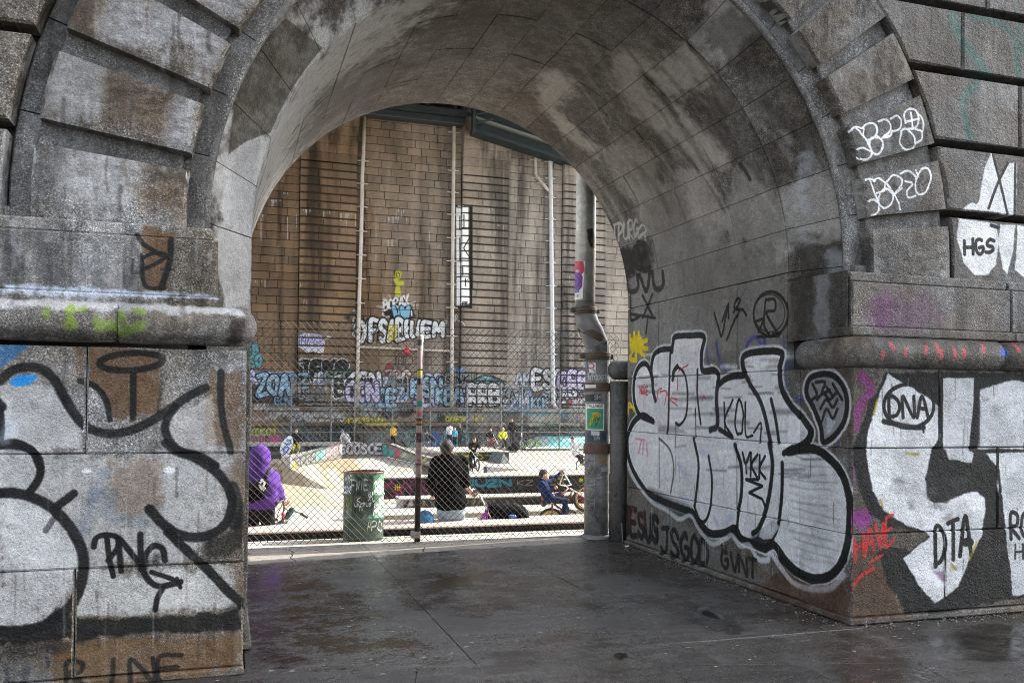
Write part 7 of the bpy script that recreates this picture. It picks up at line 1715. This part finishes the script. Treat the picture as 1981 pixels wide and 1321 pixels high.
# stroller in front of him
st = thing('stroller', 'black stroller lying low behind the kerb, its handle held by the person in black', 'stroller', tuple(onY(*E4(1150, 1060), 12.3)*[1,1,0]+[0,0,-.4]))
SB = fabric('stroller_black', (.004,.004,.005))
Yq = 12.42
pS = lambda x, y, dy=0: onY(*E4(x, y), Yq+dy)
skin_mesh('seat_pod', [('c', pS(1010,930), pS(1330,940), .115, .135), ('c', pS(1050,1000), pS(1380,990), .10, .115), ('c', pS(1000,880), pS(1120,900), .05, .08)], .05, .016, SB, st, .007, 4)
skin_mesh('canopy', [('c', pS(1290,880,-.02), pS(1400,950,-.02), .075, .085), ('c', pS(1400,950,-.02), pS(1420,1000,-.02), .08, .06)], .04, .016, fabric('canopy_grey', (.03,.03,.033)), st, .008, 9)
MB().tube([pS(740,672,.06), pS(790,660), pS(830,690), pS(860,740), pS(940,850), pS(1010,960), pS(1060,1050)], .014, 8).build('handle_tube', M['dark_steel'], st, smooth_=True)
MB().tube([pS(760,690,-.16), pS(840,700,-.16), pS(930,880,-.16), pS(990,1010,-.16)], .012, 8).build('handle_tube', M['grey_steel'], st, smooth_=True)
MB().tube([pS(770,690,.06), pS(775,690,-.16)], .02, 8).build('hand_grip', M['black_rubber'], st, smooth_=True)
for x in (1040, 1350):
    for dy in (-.16, .2):
        w = MB(); q = pS(x, 1110, dy); w.tube([q+[.085*math.cos(t), 0, .085*math.sin(t)] for t in np.linspace(0, 2*PI, 21)[:-1]], .018, 8, closed=True); wo = w.build('wheel', M['black_rubber'], st, smooth_=True)
        MB().tube([q-[0,.02,0], q+[0,.02,0]], .03, 10).build('hub', M['grey_steel'], wo)
        MB().tube([q, q+[0,-dy*.4,.16]], .01, 6).build('wheel_strut', M['dark_steel'], st)
skin_mesh('water_bottle', [('c', pS(1240,985,-.13), pS(1290,985,-.13), .035, .03)], .02, .01, solid('bottle_blue', (.05,.13,.36), .3), st)
rb = MB()
for P in ([(950,890),(930,940),(900,985),(860,1020)],[(945,900),(940,960),(930,1020)],[(940,930),(910,940),(880,1010)]): rb.tube([pS(*q, -.17) for q in smooth(P, 3)], .016, 5)
rb.build('ribbon', fabric('ribbon_purple', (.24,.04,.30)), st, smooth_=True)
o = skin_mesh('blue_bag', [('e', onY(*E4(146, 1050), 12.2), np.array([.135,.10,.165])), ('c', onY(*E4(90,1040), 12.2), onY(*E4(205,1040), 12.2), .05, .05)], .03, .014, fabric('bag_blue', (.035,.13,.28)), None); meta(o, 'round topped blue bag on the kerb just right of the fence post', 'bag')

# --- bicycles
def bike(label, Y, rear, front, r, frame_c, fr=PXF, dyr=(0, 0), tyre=(.02,.02,.02), rim=(.3,.3,.3), bars=(.6,.6,.6), fat=.022, barpts=None, seatpt=None, group='bicycles in the park', spokes=None):
    A = onY(*fr(*rear), Y+dyr[0]); B = onY(*fr(*front), Y+dyr[1]); ax = unit(B-A); L = np.linalg.norm(B-A)
    flat = ax*[1, 1, 0]; latr = unit(np.cross(ax, [0, 0, 1])); up = unit(np.cross(latr, ax)); sc_ = r/.255
    base = min(A[2], B[2])-r
    root = thing('bicycle', label, 'bicycle', (A[0]*.5+B[0]*.5, A[1]*.5+B[1]*.5, base), group)
    fm_ = solid('frame_%.2f_%.2f_%.2f' % frame_c, frame_c, .35); tm = solid('tyre_%.2f' % tyre[0], tyre, .7); rm = solid('rim_%.2f_%.2f' % rim[:2], rim, .4); bm_ = solid('bars_%.2f' % bars[0], bars, .3)
    for c0 in (A, B):
        ring = lambda rr, n=28: [c0+rr*(math.cos(t)*ax+math.sin(t)*up) for t in np.linspace(0, 2*PI, n+1)[:-1]]
        wo = MB().tube(ring(r-fat), fat, 8, closed=True).build('wheel', tm, root, smooth_=True)
        rb_ = MB(); rb_.tube(ring(r-fat*2.6), fat*.95, 6, closed=True); rb_.build('rim', rm, wo, smooth_=True)
        sp = MB()
        for i in range(14): t = 2*PI*i/14; sp.tube([c0+latr*.02*(1 if i % 2 else -1), c0+(r-fat*2.4)*(math.cos(t)*ax+math.sin(t)*up)], .003 if spokes is None else .008, 4)
        sp.tube([c0-latr*.05, c0+latr*.05], .022*sc_, 8); sp.build('spokes', bm_ if spokes is None else solid('spoke_%.2f' % spokes[0], spokes), wo)
    P = lambda x, z, y=0: A+ax*x*L+up*z*r+latr*y
    bb = P(.40, .10); st_ = P(.26, 1.05); hdT = P(.74, 1.30); hdB = P(.79, .98)
    if seatpt is not None: sd_ = seatpt
    else: sd_ = P(.22, 1.35)
    b = MB()
    for p, q in ((bb, st_), (st_, hdT), (bb, hdB), (hdT, hdB)): b.tube([p, q], .019*sc_, 8)
    for sg in (1, -1): b.tube([A+latr*.055*sg, bb+latr*.03*sg], .011*sc_, 6); b.tube([A+latr*.055*sg, st_+latr*.02*sg], .010*sc_, 6)
    b.build('frame', fm_, root, smooth_=True)
    b = MB(); 
    for sg in (1, -1): b.tube([B+latr*.055*sg, hdB+latr*.05*sg+up*.05], .014*sc_, 6)
    b.tube([hdB+latr*.06+up*.05, hdB-latr*.06+up*.05], .016*sc_, 6); b.build('fork', bm_, root, smooth_=True)
    top = hdT+up*.06
    if barpts is None:
        bp = [[top+latr*.06*sg, top+latr*.20*sg+up*.20*sc_, top+latr*.36*sg*sc_+up*.22*sc_-ax*.05] for sg in (1, -1)]
    else: bp = barpts
    b = MB(); b.tube([hdT, top], .018*sc_, 8)
    for q in bp: b.tube([top]+list(q), .0125*sc_, 8)
    b.tube([bp[0][1]*.6+top*.4, bp[1][1]*.6+top*.4], .010*sc_, 6); b.build('handlebar', bm_, root, smooth_=True)
    for q in bp: e = unit(q[-1]-q[-2]); MB().tube([q[-1]-e*.10, q[-1]+e*.02], .019*sc_, 8).build('grip', M['black_rubber'], root, smooth_=True)
    MB().tube([st_, sd_], .014*sc_, 8).build('seat_post', bm_, root)
    skin_mesh('saddle', [('c', sd_-ax*.10, sd_+ax*.02, .052*sc_, .035*sc_), ('c', sd_, sd_+ax*.14, .03*sc_, .018*sc_)], .02, .014, solid('saddle_dark', (.04,.03,.03), .6), root)
    b = MB(); b.tube([bb-latr*.07, bb+latr*.07], .025*sc_, 8)
    ck = unit(ax*.8-up*.6)*.16*sc_
    b.tube([bb+latr*.07, bb+latr*.07+ck], .010*sc_, 6); b.tube([bb-latr*.07, bb-latr*.07-ck], .010*sc_, 6); b.lathe([(.001, -.004), (.075*sc_, -.004), (.075*sc_, .004), (.001, .004)], bb+latr*.06, 14, 'y'); b.build('crank', M['dark_steel'], root)
    for sg in (1, -1): q = bb+latr*.07*sg+ck*sg; MB().tube([q, q+latr*.09*sg], .022*sc_, 6).build('pedal', M['black_rubber'], root)
    return root, dict(A=A, B=B, bb=bb, top=top, bars=bp, seat=sd_, ck=ck, latr=latr)
YK = 15.65
tp = onY(*D6(610, 700), YK)
kb = [[onY(*D6(600,655), YK-.05), onY(*D6(555,612), YK-.22)], [onY(*D6(620,650), YK+.05), onY(*D6(600,612), YK+.26)]]
kb = [[onY(*D6(545,775), YK-.10), onY(*D6(590,650), YK-.16), onY(*D6(560,622), YK-.30)], [onY(*D6(690,775), YK+.10), onY(*D6(615,650), YK+.16), onY(*D6(590,618), YK+.30)]]
BK, bk_ = bike('child bicycle with gold fat rims and rust red frame, front wheel lifted high', YK, (428,1250), (880,945), .268, (.20,.055,.03), D6, (0, 0), (.02,.02,.02), (.52,.36,.12), (.66,.64,.63), .026, kb, onY(*D6(395,985), YK), spokes=(.45,.03,.04))
MBs = skin_mesh('red_saddle', [('c', onY(*D6(335,955), YK-.0), onY(*D6(465,915), YK), .035, .03)], .02, .012, solid('saddle_red', (.50,.02,.045), .5), BK)  # red saddle under the child
R3_, J3, s3 = fig('child in a navy blue hooded jacket leaning back on the gold wheeled bicycle', YK, 350, 590, 1250, D6, dict(head=(345,655), neck=(320,725), chest=(335,800), waist=(375,890), pelvis=(405,935), sL=(312,765,-.13), sR=(345,750,.13), eL=(400,870,-.17), eR=(450,730,.22), wL=(480,825,-.16), wR=(552,622,.26), hL=(410,950,-.08), hR=(410,945,.08), kL=(625,985,-.10), kR=(560,905,.12), aL=(592,1165,-.10), aR=(640,1080,.12), _look=(.97,-.2,.05)), 1.22, False, (.012,.024,.075), (.018,.026,.06), (.012,.008,.006), fist=('L', 'R'), h=.012, hs=1.22, shoe=(.05,.05,.05))
hl = onY(*E3(540, 960), 12.55)
ib = [[onY(*E3(500,890), 12.52), onY(*E3(490,800), 12.5), onY(*E3(410,832), 12.35)], [onY(*E3(600,930), 12.6), onY(*E3(680,945), 12.66), onY(*E3(770,1003), 12.7)]]
BP, bp_ = bike('bicycle with a red stem and black grips, held by the purple hooded person', 12.75, (330,1330), (560,1330), .255, (.06,.06,.065), E3, (.55, 0), (.02,.02,.02), (.05,.05,.05), (.07,.075,.08), .026, ib)
MB().tube([onY(*E3(520,1100), 12.6), onY(*E3(535,1010), 12.57), onY(*E3(545,950), 12.55)], .02, 8).build('head_stem', M['chrome'], BP, smooth_=True)
skin_mesh('bar_pad', [('c', onY(*E3(535,1000), 12.52), onY(*E3(595,920), 12.54), .042, .042)], .02, .012, fabric('pad_teal', (.04,.08,.09)), BP)
skin_mesh('stem_cap', [('e', onY(*E3(492,978), 12.5), np.array([.03,.03,.035]))], .01, .01, solid('stem_red', (.55,.05,.05), .4), BP)
MB().tube([onY(*E3(490,830), 12.5), onY(*E3(430,950), 12.47), onY(*E3(405,1040), 12.47), onY(*E3(450,1080), 12.5), onY(*E3(530,1010), 12.55)], .006, 5).build('brake_cable', M['black_rubber'], BP, smooth_=True)

# --- further away
GP = 'people at the far wall'
YR = 39.5
BR, br_ = bike('pale blue bicycle facing the camera, ridden in the middle of the park', YR, (62,545), (128,525), .30, (.36,.52,.62), C7, (.55, -.55), (.02,.02,.02), (.08,.08,.08), (.6,.6,.6), .03)
fig('rider in a black hooded top standing on the pale blue bicycle', YR, 85, 235, 590, C7, dict(head=(92,262,-.1), neck=(92,300), chest=(90,335), waist=(82,385), pelvis=(75,420), sL=(50,310), sR=(130,310), eL=(45,350,-.15), eR=(145,345,-.15), wL=(75,355,-.45), wR=(150,365,-.45), hL=(62,425), hR=(92,425), kL=(52,490,-.1), kR=(105,480,-.15), aL=(58,555), aR=(95,545)), 1.62, False, (.014,.014,.015), (.016,.016,.018), (.02,.015,.012), hat=(.03,.03,.03), skin='skin', h=.022)
YB2 = 40.0
BB2, _ = bike('bicycle whose wheel shows just left of the fat drainpipe', YB2, (1185,530), (1290,540), .34, (.1,.1,.1), C7, (0, .2), (.03,.10,.10), (.2,.3,.3), (.5,.5,.5), .02)
fig('rider in a white top bent low over a bicycle beside the fat drainpipe', YB2, 1130, 240, 590, C7, dict(head=(1098,262,-.1), neck=(1110,300), chest=(1125,335), waist=(1125,380), pelvis=(1120,415), sL=(1085,315), sR=(1165,300), eL=(1080,360,-.1), eR=(1195,330,-.1), wL=(1150,390,-.2), wR=(1215,350,-.25), hL=(1115,420), hR=(1140,420), kL=(1165,440,-.1), kR=(1185,430,.1), aL=(1185,500), aR=(1200,500)), 1.70, False, (.52,.53,.55), (.025,.025,.03), (.02,.018,.015), hat=(.02,.02,.02), h=.024)
YS = 50.0
fig('person in black and yellow crouching with a white skateboard held in front', YS, 497, 140, 400, C5, dict(head=(507,165), neck=(505,192), chest=(500,215), waist=(500,250), pelvis=(505,285), sL=(470,205), sR=(535,205), eL=(440,235,-.1), eR=(545,245,-.1), wL=(420,245,-.3), wR=(520,270,-.2), hL=(490,290), hR=(522,290), kL=(470,330,-.35), kR=(530,320,-.3), aL=(475,375), aR=(520,360)), 1.65, False, (.02,.02,.02), (.50,.42,.06), (.25,.14,.07), group=None, shoe=(.6,.6,.6))
cb = onY(*C5(412, 312), YS-.55); sk = thing('skateboard', 'white skateboard deck with blue print held upright by the crouching person', 'skateboard', tuple(cb))
N_ = 20; prof = [(.30*math.cos(t), .62*math.sin(t)) for t in np.linspace(0, 2*PI, N_+1)[:-1]]
R_ = Matrix.Rotation(.35, 3, 'Y'); V = []
for dy in (0, .03): V += [tuple(Vector(cb)+R_ @ Vector((x, dy, z))) for x, z in prof]
mesh('deck', V, [tuple(range(N_)), tuple(range(2*N_-1, N_-1, -1))]+[(i, N_+i, N_+(i+1) % N_, (i+1) % N_) for i in range(N_)], solid('deck_white', (.68,.70,.72), .4), sk)
b = MB()
for P in ([(-.12,.3),(.05,.42),(.14,.25),(-.02,.12),(-.14,.2)], [(-.12,-.05),(.12,.0),(.1,-.3),(-.1,-.25),(-.05,-.1)], [(-.05,-.4),(.1,-.42)]): b.tube([tuple(Vector(cb)+R_ @ Vector((x, -.015, z))) for x, z in smooth(P, 3)], .035, 5)
b.build('print', solid('print_blue', (.05,.16,.45)), sk)
for z in (-.38, .38):
    for x in (-.1, .1): q = Vector(cb)+R_ @ Vector((x, .09, z)); MB().tube([q-Vector((.03,0,0)), q+Vector((.03,0,0))], .035, 8).build('wheel', M['black_rubber'], sk)
fig('person in a blue cap and grey top crouching behind the low painted wall', 48.0, 940, 145, 420, C5, dict(head=(940,168), neck=(950,195), chest=(965,225), waist=(985,255), pelvis=(995,275), sL=(935,210), sR=(990,210), eL=(925,240,-.1), eR=(1010,240,0), wL=(930,262,-.2), wR=(985,270,-.2), hL=(985,285), hR=(1010,285), kL=(950,290,-.35), kR=(975,295,-.35), aL=(985,345), aR=(1005,345)), 1.65, False, (.36,.36,.37), (.06,.07,.09), hat=(.06,.14,.32))
fig('person in a yellow jacket with red hair standing at the far wall', 56.0, 100, 108, 305, C6, dict(head=(98,132)), None, False, (.66,.46,.07), (.015,.015,.017), (.42,.05,.05), group=GP)
fig('person in dark clothes bending far forward, in blue jeans, at the far wall', 55.2, 470, 160, 355, C6, dict(head=(412,178), neck=(425,190), chest=(445,205), waist=(465,225), pelvis=(482,245), sL=(425,200,-.15), sR=(432,196,.15), eL=(420,235,-.2), eR=(430,230,.2), wL=(430,265,-.2), wR=(435,262,.2), hL=(475,250), hR=(495,250), kL=(470,300), kR=(492,300), aL=(480,350), aR=(490,350), _look=(-.8,-.2,-.5)), 1.7, False, (.035,.045,.045), (.06,.10,.20), group=GP)
fig('person in a white shirt and dark trousers standing in the group at the wall', 56.0, 635, 92, 300, C6, dict(head=(630,108)), None, True, (.62,.62,.66), (.03,.035,.05), (.02,.018,.016), group=GP)
fig('child in a light blue jacket standing in the group at the wall', 55.4, 683, 135, 300, C6, {}, None, False, (.10,.34,.52), (.02,.02,.022), (.42,.30,.16), group=GP, hs=1.2)
fig('tall person dressed in dark grey at the right of the wall group', 56.0, 733, 102, 300, C6, {}, None, False, (.05,.05,.055), (.05,.05,.055), (.22,.15,.09), group=GP)
fig('person in bright red trousers sitting on the far bench', 55.6, 250, 145, 362, C7, dict(head=(258,165), neck=(258,190), chest=(252,215), waist=(250,240), pelvis=(250,258,.15), sL=(225,205), sR=(280,205), eL=(215,235,-.1), eR=(290,235,-.1), wL=(235,258,-.3), wR=(270,258,-.3), hL=(238,262,.1), hR=(265,262,.1), kL=(235,285,-.45), kR=(290,280,-.45), aL=(235,345,-.45), aR=(292,335,-.45)), 1.7, False, (.02,.02,.022), (.58,.06,.11), (.02,.015,.012), group=GP)
fig('person in a neon yellow shirt sitting on the far bench', 55.5, 385, 140, 385, C7, dict(head=(388,160), neck=(386,185), chest=(384,212), waist=(382,240), pelvis=(385,258,.15), sL=(355,200), sR=(412,200), eL=(345,232,-.1), eR=(425,230,-.1), wL=(365,258,-.3), wR=(408,256,-.3), hL=(375,262,.1), hR=(400,262,.1), kL=(370,285,-.45), kR=(415,290,-.45), aL=(395,362,-.4), aR=(420,365,-.4)), 1.7, False, (.62,.68,.06), (.04,.045,.055), (.42,.40,.36), group=GP)
fig('person in a black hooded top standing behind the bench at the far wall', 56.3, 478, 55, 300, C7, {}, None, False, (.022,.022,.026), (.05,.05,.055), (.30,.20,.12), group=GP)
YQ = 55.0
bike('bicycle parked in front of the turquoise bank, its round wheel in full view', YQ, (672,300), (560,315), .33, (.1,.1,.11), C7, (0, .3), (.02,.02,.02), (.25,.25,.25), (.4,.4,.4), .025)
bike('dark bicycle leaning by the person in red trousers', YQ-.3, (195,320), (335,315), .33, (.07,.07,.08), C7, (0, .2), (.02,.02,.02), (.2,.2,.2), (.5,.5,.5), .025)
bike('dark bicycle lying by the group at the far wall', YQ-.2, (395,300), (300,305), .33, (.05,.05,.06), C6, (0, .3), (.02,.02,.02), (.15,.15,.15), (.3,.3,.3), .025)
q = onY(*C7(515, 375), 54.6); o = skin_mesh('backpack', [('e', q+[0,0,.28], np.array([.30,.2,.32])), ('c', q+[-.5,0,.12], q+[0,0,.15], .12, .2)], .06, .03, fabric('pack_black', (.02,.02,.02)), None); meta(o, 'black backpack on the far floor beside the neon yellow shirt', 'backpack')
